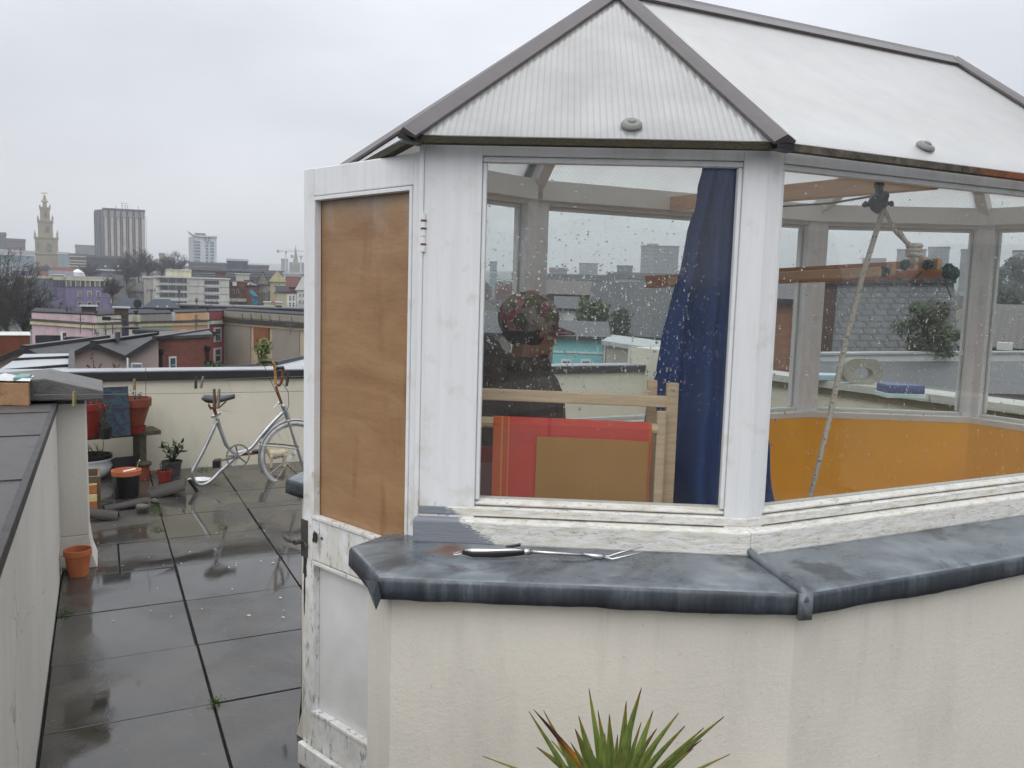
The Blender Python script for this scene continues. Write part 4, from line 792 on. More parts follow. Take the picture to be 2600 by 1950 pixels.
c = atz(214, 1108, zb); t = pot('flower_pot', 'smooth red plastic pot with dead stems on the bench beside the pier', c, .18, .12, .285, M['redp'], .20); twigs(t, c+V(0.02, 0, .25), 22, .17, .12, seed=5, leafy=3); mb = MB(); mb.obox(c+V(.05, -.12, .28), V(.004, 0, 0), V(0, .001, 0), V(0, 0, .02)); mb.build('plant_label', M['enamel'], t)
mb = MB(); q = [atz(262, 1112, zb), atz(334, 1106, zb)]; q = [q[0]+n_*.02, q[1]+n_*.02]; up = V(0, 0, .41)+n_*.05; mb.face([q[0], q[1], q[1]+up, q[0]+up]); mb.ext([q[0]+n_*.002, q[1]+n_*.002, q[1]+up+n_*.002, q[0]+up+n_*.002], n_*.015)
m, tt, b = mk('abstract_blue_painting'); v = wpos(tt); vo = nz(tt, v, 7, 5, .6, 2); c_ = ramp(tt, vo, [(.3, (.012, .02, .035)), (.45, (.02, .018, .05)), (.52, (.018, .07, .075)), (.6, (.035, .018, .045)), (.68, (.018, .022, .055)), (.8, (.10, .08, .03))]); tt.links.new(c_, b.inputs['Base Color']); b.inputs['Roughness'].default_value = .5
mb.build('painted_board', m, label='abstract blue and purple painted board leaning behind the bench pots', cat='painting')
# climbing weed between the pots
t = thing('flower_pot', 'small dark pot with straggly yellowing climber between the two big bench pots', 'plant pot', atz(268, 1112, zb)); c = atz(268, 1114, zb); mb = MB(); mb.lathe(c, [(0, 0), (.04, 0), (.055, .09), (.048, .09), (.04, .07), (0, .07)], 18); mb.build('pot', M['black'], t); twigs(t, c+V(0, 0, .07), 9, .34, .03, 'oldwood', 9, 10)
# under and in front of the bench
c = atz(219, 1216, 0); t = thing('enamel_basin', 'chipped white enamel basin on the floor under the bench', 'basin', c); mb = MB(); mb.lathe(c, [(0, .003), (.13, .003), (.19, .06), (.215, .12), (.20, .165), (.232, .185), (.225, .190), (.19, .168), (.20, .12), (.18, .07), (.12, .02), (0, .02)], 36); mb.build('bowl', M['enamel'], t, smooth=True)
c2 = c+V(.05, .02, .06); t = pot('flower_pot', 'black plastic pot of withered plants standing inside the white basin', c2, .155, .12, .155, M['black'], .2); twigs(t, c2+V(0, 0, .13), 14, .16, .11, seed=7, leafy=6)
# drawers
t = thing('wooden_box', 'orange and yellow wooden drawer box standing beside the wall pier', 'box', T(-.12, 6.8, 0))
mb = MB(); tbox(mb, -.40, -.02, 6.68, 6.72, .0, .26); tbox(mb, -.04, -.02, 6.72, 7.0, 0, .26); tbox(mb, -.40, -.04, 6.98, 7.0, 0, .26); tbox(mb, -.4, -.04, 6.72, 6.98, .0, .02); mb.build('carcass', plain('dark_plywood_box', (.12, .08, .05), .7, .2, 6, .2), t, bevel=.002)
for k, (z0, z1, cc) in enumerate(((.012, .07, (.36, .13, .04)), (.075, .13, (.62, .50, .25)), (.135, .19, (.38, .14, .04)), (.195, .21, (.62, .50, .25)))): mb = MB(); tbox(mb, -.40, -.045, 6.655+.006*k, 6.679, z0, z1); mb.build('drawer_front', plain('drawer_colour_%d' % (k % 2), cc, .55, .12, 10, .1), t, bevel=.002)
c = atz(322, 1262, 0); t = thing('bucket', 'black bucket holding an orange terracotta pot and a white label', 'bucket', c); mb = MB(); mb.lathe(c, [(0, .002), (.085, .002), (.103, .20), (.098, .20), (.08, .02), (0, .02)], 30); mb.build('bucket', M['black'], t)
mb = MB(); mb.lathe(c, [(.075, .08), (.097, .185), (.108, .185), (.111, .222), (.102, .222), (.09, .17), (0, .16)], 30); mb.build('inner_pot', M['terra'], t)
mb = MB(); mb.obox(c+V(.035, -.02, .225), V(.035, .03, .006), V(.012, -.014, 0), V(0, 0, .002)); mb.build('plant_label', M['enamel'], t); mb = MB(); mb.tube([c+V(.06, .0, .17), c+V(.09, .03, .29)], .003, 6); mb.ball(c+V(.092, .032, .292), .007); mb.build('spoon', M['steel'], t)
c = atz(437, 1206, 0); t = pot('flower_pot', 'dark grey pot with a glossy green broad-leaved shrub by the parapet', c, .088, .068, .13, M['felt'], .15); r = random.Random(8); mb = MB(); st = MB()
for k in range(7):
    a = r.uniform(0, 6.3); tip = c+V(math.cos(a)*.09, math.sin(a)*.07, r.uniform(.19, .31)); st.tube([c+V(0, 0, .11), (c+tip)/2+V(0, 0, .06), tip], [.006, .005, .002], 5)
    for q in range(9):
        b0 = (c+V(0, 0, .15)).lerp(tip, r.uniform(.35, 1)); d = V(r.uniform(-1, 1), r.uniform(-1, 1), r.uniform(-.2, .7)).normalized()*r.uniform(.05, .085); s = d.cross(V(0, 0, 1)).normalized()*.014; dn = V(0, 0, -.006); mb.face([b0, b0+d*.3+s+dn, b0+d*.65+s*.8+dn, b0+d]); mb.face([b0, b0+d, b0+d*.65-s*.8+dn, b0+d*.3-s+dn])
mb.build('leaves', M['leaf'], t); st.build('stems', M['twig'], t)
c = atz(418, 1222, 0); t = pot('flower_pot', 'small bright red pot in front of the green shrub pot', c, .062, .05, .10, M['redp'], .2); twigs(t, c+V(0, 0, .09), 9, .08, .04, seed=12, leafy=4)
c = atz(366, 1215, 0); t = thing('plant_stand', 'little mossy round stool behind the black bucket', 'stool', c); mb = MB(); mb.lathe(c, [(0, .12), (.062, .12), (.066, .135), (.06, .15), (0, .155)], 20); mb.jitter(.004, 40); mb.build('seat', M['oldwood'], t); mb = MB(); mb.tube([c, c+V(0, 0, .12)], [.05, .045], 14); mb.build('base', M['terrad'], t)
# curved ridge tiles, stones, driftwood
def ridge_tile(c, ang, l, r_, th, label, tilt=0):
    mb = MB(); n = 14; d = V(math.cos(ang), math.sin(ang), tilt).normalized(); s = V(-d.y, d.x, 0).normalized(); u = d.cross(s)*-1; u = s.cross(d)*-1 if u.z < 0 else u; vs = []
    for e_ in (-l/2, l/2):
        for rr in (r_, r_-th):
            for k in range(n+1): q = math.pi*k/n; vs.append(c+d*e_+s*rr*math.cos(q)+V(0, 0, rr*math.sin(q)*.8+.004)+V(0, 0, d.z*e_+abs(d.z)*l/2))
    m_ = n+1; f = []
    for k in range(n): f += [(k, k+1, 2*m_+k+1, 2*m_+k), (m_+k, 3*m_+k, 3*m_+k+1, m_+k+1), (k, m_+k, m_+k+1, k+1), (2*m_+k, 2*m_+k+1, 3*m_+k+1, 3*m_+k)]
    f += [(0, 2*m_, 3*m_, m_), (n, m_+n, 3*m_+n, 2*m_+n)]; mb.poly(vs, f); mb.jitter(.003, 20)
    mb.build('ridge_tile', plain('wet_dark_clay_tile', (.028, .022, .02), .6, .4, 9, .3, dark=(.07, .018, .012)), label=label, cat='roof tile')
ridge_tile(atz(428, 1256, 0), math.radians(20), .26, .10, .016, 'dark curved ridge tile lying by the small red pot', .12)
ridge_tile(atz(262, 1318, 0), math.radians(200), .20, .07, .012, 'grey curved tile lying near the wooden drawer box', .1)
ridge_tile(atz(320, 1290, 0), math.radians(35), .30, .05, .012, 'long mossy curved tile in front of the black bucket', .05)
def stone(c, s, seed, label, mat):
    mb = MB(); mb.ball(c+V(0, 0, s[2]*.8), s, 12, 9); mb.jitter(s[0]*.45, 9, seed); mb.build('stone', mat, label=label, cat='stone')
G_ = plain('grey_green_stone', (.085, .08, .062), .6, .4, 14, .6)
stone(atz(360, 1300, 0), (.055, .045, .035), 1, 'pale square rubble stone on the paving in front of the bucket', G_); stone(atz(393, 1280, 0), (.035, .03, .02), 2, 'small rubble stone next to the curved ridge tile', G_); stone(atz(232, 1268, 0), (.03, .03, .02), 4, 'small stone at the foot of the drawer box', G_)
mb = MB(); r = random.Random(2)
for (x, y, n, s) in ((395, 1295, 160, .03), (405, 1305, 80, .03), (545, 1232, 90, .04), (565, 1340, 60, .02), (400, 1345, 70, .02), (165, 1556, 90, .025), (549, 1788, 60, .012), (660, 1335, 50, .012), (515, 1192, 120, .05), (345, 1340, 60, .02), (170, 1452, 90, .02)):
    c = atz(x, y, 0)
    for k in range(n):
        p = c+V(r.gauss(0, s), r.gauss(0, s), r.uniform(0, .02)); d = V(r.uniform(-1, 1), r.uniform(-1, 1), r.uniform(0, 1.2)).normalized()*.010; q = d.cross(V(0, 0, 1)).normalized()*.004; mb.face([p-q, p+q, p+d])
mb.build('moss', M['moss'], label='small moss and weed tufts growing in the paving joints', cat='moss', kind='stuff')
mb = MB()
for k in range(70):
    x, y = r.uniform(200, 760), r.uniform(1215, 1600); 
    if y > 1450 and r.random() < .6: continue
    p = atz(x, y, .006); a = r.uniform(0, 3.1); s = r.uniform(.004, .013); d = V(math.cos(a), math.sin(a), 0)*s; q = V(-math.sin(a), math.cos(a), 0)*s*.4; mb.face([p-d, p-q+V(0, 0, .003), p+d, p+q+V(0, 0, .002)])
mb.build('fallen_petals', M['enamel'], label='scattered pale petals and leaf bits on the wet paving', cat='petals', kind='stuff')
c = atz(508, 1224, 0); mb = MB(); mb.lathe(c, [(0, .01), (.08, .01), (.10, .028), (.104, .028), (.085, .004), (0, .002)], 26, 1, .8); mb.build('white_plate', M['enamel'], label='white plate lying under the bicycle frame loop', cat='plate')

# ------------------------------------------------------------ bicycle
BP0, BP1 = T(.70, 7.10), T(1.75, 7.32)
bike = thing('bicycle', 'old silver step-through bicycle without rear wheel leaning near the far parapet', 'bicycle', T(1, 7.2, 0))
def bk(x, y, off=0): p = onp(x, y, BP0, BP1); return p+V(.2, -.98, 0)*off
def bkc(cx, cy, off=0): return bk(460+cx*.2291, 900+cy*.2291, off)
def btube(name, pts, r_, mat, off=0, n=10, sm=True):
    P = [bkc(x, y, off) for x, y in pts]; Q = []
    for i in range(len(P)-1):
        p0, p1, p2, p3 = P[max(i-1, 0)], P[i], P[i+1], P[min(i+2, len(P)-1)]
        for k in range(5):
            s = k/5; Q.append(.5*((2*p1)+(p2-p0)*s+(2*p0-5*p1+4*p2-p3)*s*s+(3*p1-p0-3*p2+p3)*s**3) if len(P) > 2 else p1.lerp(p2, s))
    Q.append(P[-1]); mb = MB(); mb.tube(Q, r_, n); return mb.build(name, mat, bike, smooth=True)
btube('main_tube', [(555, 1060), (600, 1090), (660, 1085), (740, 1060), (800, 1010), (870, 920), (1000, 770), (1130, 635)], .017, M['chrome'])
btube('seat_tube', [(398, 700), (425, 800), (465, 910), (500, 1000), (550, 1055), (600, 1090)], .016, M['chrome'])
btube('frame_loop', [(398, 735), (330, 890), (240, 1080), (160, 1230), (125, 1310), (140, 1390), (190, 1440), (260, 1440), (340, 1390), (440, 1290), (540, 1200), (600, 1140)], .015, M['chrome'])
btube('head_tube', [(1125, 560), (1160, 640), (1185, 715)], .021, M['chrome'])
btube('handlebar_stem', [(1050, 350), (1075, 430), (1115, 545)], .011, M['rust'])
btube('seat_post', [(360, 590), (385, 660)], .013, M['rust'])
mb = MB(); c = bkc(385, 675); mb.bar(bkc(350, 690, .02), bkc(420, 655, -.02), .03, .02); mb.tube([bkc(370, 690, .02), bkc(362, 770, .03)], .004, 6); mb.build('seat_clamp', M['steel'], bike)
# saddle
mb = MB(); a, b = bkc(235, 495), bkc(590, 468); d = (b-a).normalized(); s = V(-d.y, d.x, 0).normalized(); rows = []
for k in range(11):
    t_ = k/10; w = (.03+.075*math.sin(min(1, t_*3.2)*math.pi/2)) if t_ < .3 else (.105*(1-((t_-.3)/.7))**1.3+.018); h = .045*(1-t_*.5)*(math.sin(min(1, t_*5+.15)*math.pi/2)); c_ = a.lerp(b, t_)+V(0, 0, -.012*math.sin(t_*math.pi))
    rows += [c_+s*w*math.cos(q)+V(0, 0, h*(math.sin(q) if math.sin(q) > 0 else .75*math.sin(q))*(1)) for q in [2*math.pi*j/12 for j in range(12)]]
mb.poly(rows, [(i*12+j, i*12+(j+1) % 12, (i+1)*12+(j+1) % 12, (i+1)*12+j) for i in range(10) for j in range(12)]+[tuple(range(11, -1, -1)), tuple(range(120, 132))])
sd = mb.build('saddle', plain('worn_black_saddle', (.025, .026, .032), .38, .3, 10, .2), bike, smooth=True)
mb = MB(); mb.tube([bkc(300, 545), bkc(330, 590), bkc(420, 590), bkc(500, 520)], .006, 6); mb.tube([bkc(310, 560, .03), bkc(330, 600, .03), bkc(430, 585, .03)], .006, 6); mb.build('saddle_rails', M['rust'], sd)
# bars and grips
btube('handlebar', [(1050, 335), (1045, 300), (1040, 170), (1030, 120), (1005, 85), (980, 80)], .0125, plain('rusty_yellow_bar', (.36, .19, .05), .5, .4, 14, .3, dark=(.10, .03, .015)))
btube('handlebar', [(1060, 345), (1085, 345), (1105, 310), (1120, 220), (1128, 170), (1122, 150)], .0125, M['rust'], -.05)
for (p, q, off) in (((990, 82), (905, 72), .0), ((1122, 152), (1050, 152), -.05)): mb = MB(); mb.tube([bkc(*p, off), bkc(*q, off+.06)], .017, 12); mb.build('grip', M['black'], bike, smooth=True)
btube('brake_lever', [(1150, 190), (1185, 240), (1180, 320)], .006, M['black'], -.05)
mb = MB(); mb.tube([bkc(1030, 590, .02), bkc(1075, 540, .01)], .005, 6); mb.ball(bkc(1082, 536), .014); mb.build('quick_release', M['steel'], bike)
mb = MB(); mb.tube([bkc(1120, 330, -.05), bkc(1180, 420, -.06), bkc(1190, 560, -.03), bkc(1160, 680, .03), bkc(1020, 780, .03), bkc(900, 920, .03)], .003, 6); mb.tube([bkc(910, 90, .03), bkc(960, 200, .05), bkc(1060, 420, .04), bkc(1140, 620, .03)], .003, 6); mb.build('brake_cable', M['black'], bike, smooth=True)
# cranks
C0 = bkc(635, 1120, .03); ex = (BP1-BP0).normalized(); 
mb = MB(); R_ = .103; n = 44
def ring(c, r0, r1, w, nn=44): 
    vs = []
    for k in range(nn):
        q = 2*math.pi*k/nn; dd = ex*math.cos(q)+V(0, 0, math.sin(q))
        rr = r1+(.004 if k % 2 else 0)*(nn == 44)
        vs += [c+dd*r0, c+dd*rr, c+dd*rr+V(.2, -.98, 0)*w, c+dd*r0+V(.2, -.98, 0)*w]
    mb.poly(vs, [(4*k+j, 4*k+(j+1) % 4, 4*((k+1) % nn)+(j+1) % 4, 4*((k+1) % nn)+j) for k in range(nn) for j in range(4)])
ring(C0, R_-.012, R_, .004)
for k in range(5): q = 2*math.pi*k/5+.5; dd = ex*math.cos(q)+V(0, 0, math.sin(q)); mb.bar(C0+dd*.01, C0+dd*(R_-.008), .012, .004, (0, 1, 0))
mb.tube([C0+V(-.01, .06, 0), C0+V(.01, -.04, 0)], .02, 12); mb.build('chainring', M['steel'], bike)
for (p, q, off) in (((635, 1120), (450, 1160), .06), ((635, 1120), (815, 1105), -.03)): mb = MB(); mb.bar(bkc(*p, off), bkc(*q, off), .014, .018); mb.build('crank', M['steel'] if off > 0 else M['rust'], bike)
for (p, off) in (((418, 1180), .10), ((815, 1095), -.07)): mb = MB(); c = bkc(*p, off); mb.obox(c, ex*.032, V(.2, -.98, 0)*.045, V(0, 0, .016) if off < 0 else V(0, 0, .034)); mb.build('pedal', M['black'], bike, bevel=.008)
btube('foot_bar', [(100, 1375), (150, 1450), (190, 1510), (238, 1575)], .014, M['black'], .04)
# front wheel, fork and carrier
wc = bkc(1240, 1110); mb = MB(); rw = .287
mb.tube([wc+(ex*math.cos(q)+V(0, 0, math.sin(q)))*rw for q in [2*math.pi*k/48 for k in range(49)]], .018, 8, False); whl = mb.build('tyre', plain('pale_dirty_tyre', (.45, .45, .44), .7, .3, 20, .3, dark=(.12, .08, .05)), bike, smooth=True)
mb = MB(); mb.tube([wc+(ex*math.cos(q)+V(0, 0, math.sin(q)))*(rw-.022) for q in [2*math.pi*k/48 for k in range(49)]], .007, 6, False)
for k in range(20): q = 2*math.pi*k/20; mb.tube([wc, wc+(ex*math.cos(q+.3)+V(0, 0, math.sin(q+.3)))*(rw-.02)], .0012, 4)
mb.build('rim', M['chrome'], bike)
mb = MB(); mb.tube([wc+(ex*math.cos(q)+V(0, 0, math.sin(q)))*(rw+.028) for q in [math.radians(60+5*k) for k in range(30)]], .010, 8); mb.build('mudguard', M['chrome'], bike, smooth=True)
btube('fork', [(1185, 715), (1230, 850), (1290, 1020), (1370, 1280)], .010, M['chrome'], .045); btube('fork', [(1185, 715), (1210, 830), (1260, 1000), (1350, 1270)], .010, M['chrome'], -.045)
for off in (.06, -.06): btube('carrier_rail', [(860, 985), (930, 1000), (1100, 1010), (1300, 1035)], .006, M['rust'] if off < 0 else M['chrome'], off)
# small dog ornament
c = atz(703, 1186, 0); t = thing('dog_figurine', 'small cream plaster dog figurine standing behind the bicycle wheel', 'figurine', c); mb = MB(); ex2 = ex; s2 = V(-ex.y, ex.x, 0)
def dg(x, s, z): return c+ex2*x+s2*s+V(0, 0, z)
mb.tube([dg(-.085, 0, .145), dg(-.06, 0, .14), dg(-.02, 0, .125), dg(.03, 0, .13), dg(.07, 0, .135), dg(.09, 0, .135)], [.022, .042, .046, .036, .036, .02], 14)
for x, s, k in ((-.055, .025, .012), (-.06, -.025, -.005), (.07, .022, .01), (.075, -.022, -.008)): mb.tube([dg(x, s, .12), dg(x+k, s, .07), dg(x+k*.4, s, .035), dg(x+k, s, .008), dg(x-.016+k, s, .004)], [.022, .013, .009, .010, .006], 10)
mb.tube([dg(-.075, 0, .15), dg(-.10, 0, .175)], [.026, .022], 12); mb.ball(dg(-.112, 0, .188), (.026, .022, .024)); mb.tube([dg(-.12, 0, .184), dg(-.15, 0, .176)], [.016, .010], 10)
for s in (-1, 1): mb.tube([dg(-.105, .016*s, .205), dg(-.10, .024*s, .185)], [.006, .009], 8)
mb.tube([dg(.09, 0, .14), dg(.115, 0, .15), dg(.125, 0, .17)], [.008, .006, .004], 8)
o = mb.build('body', plain('cream_plaster', (.50, .42, .30), .7, .2, 20, .2), t); rm = o.modifiers.new('r', 'REMESH'); rm.mode = 'VOXEL'; rm.voxel_size = .004; rm.use_smooth_shade = True
# ------------------------------------------------------------ washing lines and pegs
L1a, L1b = atD(84, 1003, 4.9), atD(905, 990, 4.4); L2a, L2b = atD(240, 972, 6.2), atD(905, 950, 4.6)
for nm, a, b, lb in (('washing_line', L1a, L1b, 'lower thin washing line crossing above the bicycle saddle'), ('washing_line', L2a, L2b, 'upper thin washing line crossing just under the parapet coping')):
    mb = MB(); mb.tube([a, a.lerp(b, .3)-V(0, 0, .003), a.lerp(b, .5)-V(0, 0, .004), a.lerp(b, .75)-V(0, 0, .003), b], .0016 if a is L1b else .0015, 6); mb.build(nm, plain('grey_line', (.16, .15, .14), .7), label=lb, cat='washing line')
def peg(x, a, b, col, label, tilt=0, h=.075):
    P = a.lerp(b, (x-(84 if a is L1a else 240))/((905-84) if a is L1a else (905-240)))
    # move along the line until the pixel column matches
    lo, hi = 0., 1.
    for _ in range(30):
        m_ = (lo+hi)/2; p = a.lerp(b, m_); v = p-EYE; X = 1300+CF*v.dot(RT)/v.dot(FW)
        if X < x: lo = m_
        else: hi = m_
    P = a.lerp(b, lo)-V(0, 0, .003); mb = MB(); d = V(tilt, 0, 1).normalized()
    for s in (-1, 1): mb.bar(P+d*.02+V(0, .004*s, 0), P-d*(h-.02)+V(0, .009*s, 0), .010, .006, (0, 1, 0))
    mb.tube([P+V(-.007, 0, -.012), P+V(.007, 0, -.012)], .004, 6)
    mb.build('clothes_peg', plain('peg_'+label.split()[0], col, .7, .3, 60, .2), label=label, cat='clothes peg', group='pegs on the washing lines')
GW = (.20, .17, .14)
peg(341, L2a, L2b, (.22, .17, .06), 'mossy yellow peg hanging above the bench pots'); peg(497, L2a, L2b, (.03, .03, .03), 'black peg hanging left of the pale peg above the saddle'); peg(514, L2a, L2b, GW, 'grey wooden peg hanging right of the black peg above the saddle', .2)
peg(730, L2a, L2b, (.035, .03, .03), 'blackened peg hanging beside the bicycle handlebar', .1); peg(544, L1a, L1b, (.13, .06, .03), 'rusty brown peg clipped in front of the bicycle saddle', 0, .1); peg(556, L1a, L1b, GW, 'silvery wooden peg clipped at the middle of the bicycle saddle', .08, .1); peg(188, L1a, L1b, (.24, .20, .08), 'yellowish peg clipped in front of the grey coping')
# ------------------------------------------------------------ cardboard box on the parapet
c = atz(74, 1031, 1.003); t = thing('cardboard_box', 'wet brown cardboard box with plastic on top lying on the left parapet', 'box', c); b0 = c; ux = V(-1, -.08, 0).normalized(); uy = V(-.44, .9, 0).normalized(); hb = .125
P = [b0+ux*.55, b0, b0+uy*.28, b0+ux*.55+uy*.28]; mb = MB(); mb.box8([p for p in P]+[p+V(0, 0, hb) for p in P]); mb.build('carton', plain('wet_cardboard', (.33, .19, .10), .75, .25, 6, .3, dark=(.15, .08, .04)), t, bevel=.004)
mb = MB(); nn_ = 14; vs = []
for j in range(nn_+1):
    for i in range(nn_+1):
        p = b0+ux*(.57*i/nn_-.01)+uy*(.28*j/nn_)+V(0, 0, hb+.012+.018*math.sin(i*1.3+j*.7)*math.sin(j*1.1)); vs.append(p)
mb.poly(vs, [(j*(nn_+1)+i, j*(nn_+1)+i+1, (j+1)*(nn_+1)+i+1, (j+1)*(nn_+1)+i) for j in range(nn_) for i in range(nn_)]); o = mb.build('plastic_sheet', plain('milky_plastic', (.55, .57, .57), .22, .15, 10, .3), t, smooth=True)
mb = MB(); q = [b0+ux*.0+uy*.05+V(0, 0, hb+.02), b0+ux*.08+uy*.05+V(0, 0, hb+.01), b0+ux*.05+uy*.22+V(0, 0, hb+.02), b0+ux*.0+uy*.2+V(0, 0, hb+.02)]; mb.ext(q, V(0, 0, .012)); mb.jitter(.012, 14); mb.build('teal_bag', plain('teal_plastic', (.10, .25, .23), .3, .4, 12, .3), t)
# ------------------------------------------------------------ things on the right parapet
c = atz(2185, 972, 1.0); P_ = V(3.2, 7.3, 1.0)
c = atD(2185, 968, 7.9); mb = MB(); vs = []; n = 40
for k in range(n):
    q = 2*math.pi*k/n; sc = 1; 
    for rx, rz in ((.175, .115), (.085, .055)):
        for y_ in (-.05, .05): w_ = (math.copysign(abs(math.cos(q))**.7, math.cos(q)), math.copysign(abs(math.sin(q))**.7, math.sin(q))); vs.append(V(c.x+rx*(w_[0] if rx > .1 else math.cos(q)), c.y+y_, 1.115+(rz*w_[1] if rx > .1 else rz*math.sin(q)-.02)))
mb.poly(vs, [f for k in range(n) for j in [(k+1) % n] for f in ((4*k, 4*k+1, 4*j+1, 4*j), (4*k+2, 4*j+2, 4*j+3, 4*k+3), (4*k, 4*j, 4*j+2, 4*k+2), (4*k+1, 4*k+3, 4*j+3, 4*j+1))])
mb.build('stone_ring', plain('old_concrete_ring', (.23, .215, .175), .8, .3, 8, .6), label='chunky concrete ring with oval hole standing on the right parapet', cat='ring')
c = atD(2285, 1000, 6.9); c.z = 1.0; mb = MB(); mb.box(c.x-.14, c.x+.14, c.y-.1, c.y+.1, 1.035, 1.10); mb.cm = 1; mb.box(c.x-.15, c.x+.15, c.y-.11, c.y+.11, 1.0, 1.034); mb.build('blue_box', [plain('blue_plastic', (.02, .045, .17), .4), plain('pale_green_tray', (.45, .56, .52), .4)], label='blue box on a pale green tray on the right parapet', cat='box', bevel=.004)
c = atD(2095, 950, 8.1); c.z = 1.0; mb = MB(); mb.box(c.x-.2, c.x+.16, c.y-.12, c.y+.12, 1.001, 1.06); mb.jitter(.01, 8); mb.build('folded_sheet', plain('pale_blue_plastic', (.40, .52, .60), .4), label='folded pale blue plastic sheet left of the concrete ring', cat='sheet', bevel=.01)
# ------------------------------------------------------------ town
def hterr(d, x=0):
    if d < 60: h = -9.0
    elif d < 250: h = -9+(d-60)/190*5
    elif d < 700: h = -4+(d-250)/450*16
    else: h = 12+(d-700)*.034
    if d > 2000: h = 56+(min(d, 3600)-2000)*.045
    return h
mb = MB(); RR = [0, 20, 60, 120, 180, 250, 330, 420, 520, 700, 900, 1200, 1600, 2000, 2300, 2700, 3100, 3600, 4200, 6000, 9000]; NA = 96
from mathutils import noise as mnoise
vs = []
for r_ in RR:
    for k in range(NA):
        a = 2*math.pi*k/NA; h = hterr(r_); 
        if r_ > 1000: h += 26*mnoise.noise(V(math.cos(a)*3, math.sin(a)*3, r_*.001))*min(1, (r_-1000)/1500)
        if r_ > 5000: h = 20
        vs.append((r_*math.cos(a), r_*math.sin(a), h))
mb.poly(vs, [(i*NA+k, i*NA+(k+1) % NA, (i+1)*NA+(k+1) % NA, (i+1)*NA+k) for i in range(len(RR)-1) for k in range(NA)])
mb.build('ground', plain('town_ground', (.055, .06, .05), .9, .4, .03, 0), kind='structure', smooth=True)
class B:
    def __init__(s, name, label, x0, x1, yt, D0, D1=None, depth=10, zb=None, mat=None, cat='building', yt1=None, group=None, zt=None, wall='wall'):
        D1 = D1 or D0; p0, p1 = atD(x0, yt, D0), atD(x1, yt1 if yt1 else yt, D1); s.zt = zt if zt is not None else (p0.z+p1.z)/2; s.bk = V(p0.x+p1.x, p0.y+p1.y, 0).normalized(); s.D = (D0+D1)/2
        s.p0, s.p1 = V(p0.x, p0.y, 0), V(p1.x, p1.y, 0); s.e = (s.p1-s.p0).normalized(); s.n = V(s.e.y, -s.e.x, 0); s.zb = zb if zb is not None else hterr(s.D)-3; s.dep = depth
        s.root = thing(name, label, cat, V((s.p0.x+s.p1.x)/2, (s.p0.y+s.p1.y)/2, max(s.zb, -11)), group); mb = MB(); q = [s.p0, s.p1, s.p1+s.bk*depth, s.p0+s.bk*depth]
        mb.prism([(p.x, p.y) for p in q], s.zb, s.zt); s.wall = mb.build(wall, mat, s.root); s.mat = mat; s.k = s.D/500
    def w(s, x, y): return onp(x, y, s.p0, s.p1)
    def poly(s, pts, mat, name, d=.03, th=.05, par=None):
        mb = MB(); P = [s.w(*p)+s.n*(d) for p in pts]; mb.ext(P, -s.n*th); return mb.build(name, mat, par or s.root)
    def rect(s, x0, y0, x1, y1, mat, name, d=.03, th=.06, par=None):
        xm, ym = (x0+x1)/2, (y0+y1)/2; a = s.w(x0, ym); b = s.w(x1, ym); z0 = s.w(xm, y1).z; z1 = s.w(xm, y0).z
        mb = MB(); P = [V(a.x, a.y, z0), V(b.x, b.y, z0), V(b.x, b.y, z1), V(a.x, a.y, z1)]; P = [p+s.n*d for p in P]; mb.ext(P, -s.n*th); return mb.build(name, mat, par or s.root)
    def win(s, x0, y0, x1, y1, frame='white', pane='glassd', fw=.18, bar=True):
        W_, H_ = (x1-x0)*fw, (x1-x0)*fw
        f = s.rect(x0, y0, x1, y1, M[frame], 'window', .03+.0003*s.D, .1)
        if fw: s.rect(x0+W_, y0+H_, x1-W_, y1-H_, M[pane], 'pane', .05+.0006*s.D, .05, f)
        if bar and fw: ym = (y0+y1)/2; s.rect(x0+W_, ym-.6, x1-W_, ym+.6, M[frame], 'sash_bar', .07+.0008*s.D, .04, f)
        return f
    def row(s, x0, x1, y0, y1, n, pane='glassd', gap=.25, mul=None):
        st = (x1-x0)/n
        for k in range(n): s.rect(x0+st*k+st*gap/2, y0, x0+st*(k+1)-st*gap/2, y1, M[pane], 'window', .02+.0006*s.D, .1)
    def cope(s, mat, h=.25, o=.15, name='parapet_coping', z=None):
        z = s.zt if z is None else z; mb = MB(); q = [s.p0-s.e*o+s.n*o, s.p1+s.e*o+s.n*o, s.p1+s.e*o+s.bk*(s.dep+o), s.p0-s.e*o+s.bk*(s.dep+o)]; mb.prism([(p.x, p.y) for p in q], z+.005, z+h); return mb.build(name, mat, s.root)
    def gable(s, mat, h, axis='along', o=.3, name='roof', th=.15):
        """pitched roof; axis along = ridge parallel to the facade, across = gable end faces us"""
        mb = MB(); A, B_, C, D_ = [p+V(0, 0, s.zt+.01) for p in (s.p0-s.e*o+s.n*o, s.p1+s.e*o+s.n*o, s.p1+s.e*o+s.bk*(s.dep+o), s.p0-s.e*o+s.bk*(s.dep+o))]
        if axis == 'along': r0, r1 = (A+D_)/2+V(0, 0, h), (B_+C)/2+V(0, 0, h); fs = [(A, B_, r1, r0), (C, D_, r0, r1)]; tri = [(A, r0, D_), (B_, C, r1)]
        elif axis == 'hip': wd_ = (s.p1-s.p0).length*.35; c0 = (A+D_)/2.+s.e*wd_; c1 = (B_+C)/2.-s.e*wd_; r0, r1 = c0+V(0, 0, h), c1+V(0, 0, h); fs = [(A, B_, r1, r0), (C, D_, r0, r1), (D_, A, r0), (B_, C, r1)]; tri = []
        else: r0, r1 = (A+B_)/2+V(0, 0, h), (C+D_)/2+V(0, 0, h); fs = [(D_, A, r0, r1), (B_, C, r1, r0)]; tri = [(A, B_, r0), (C, D_, r1)]
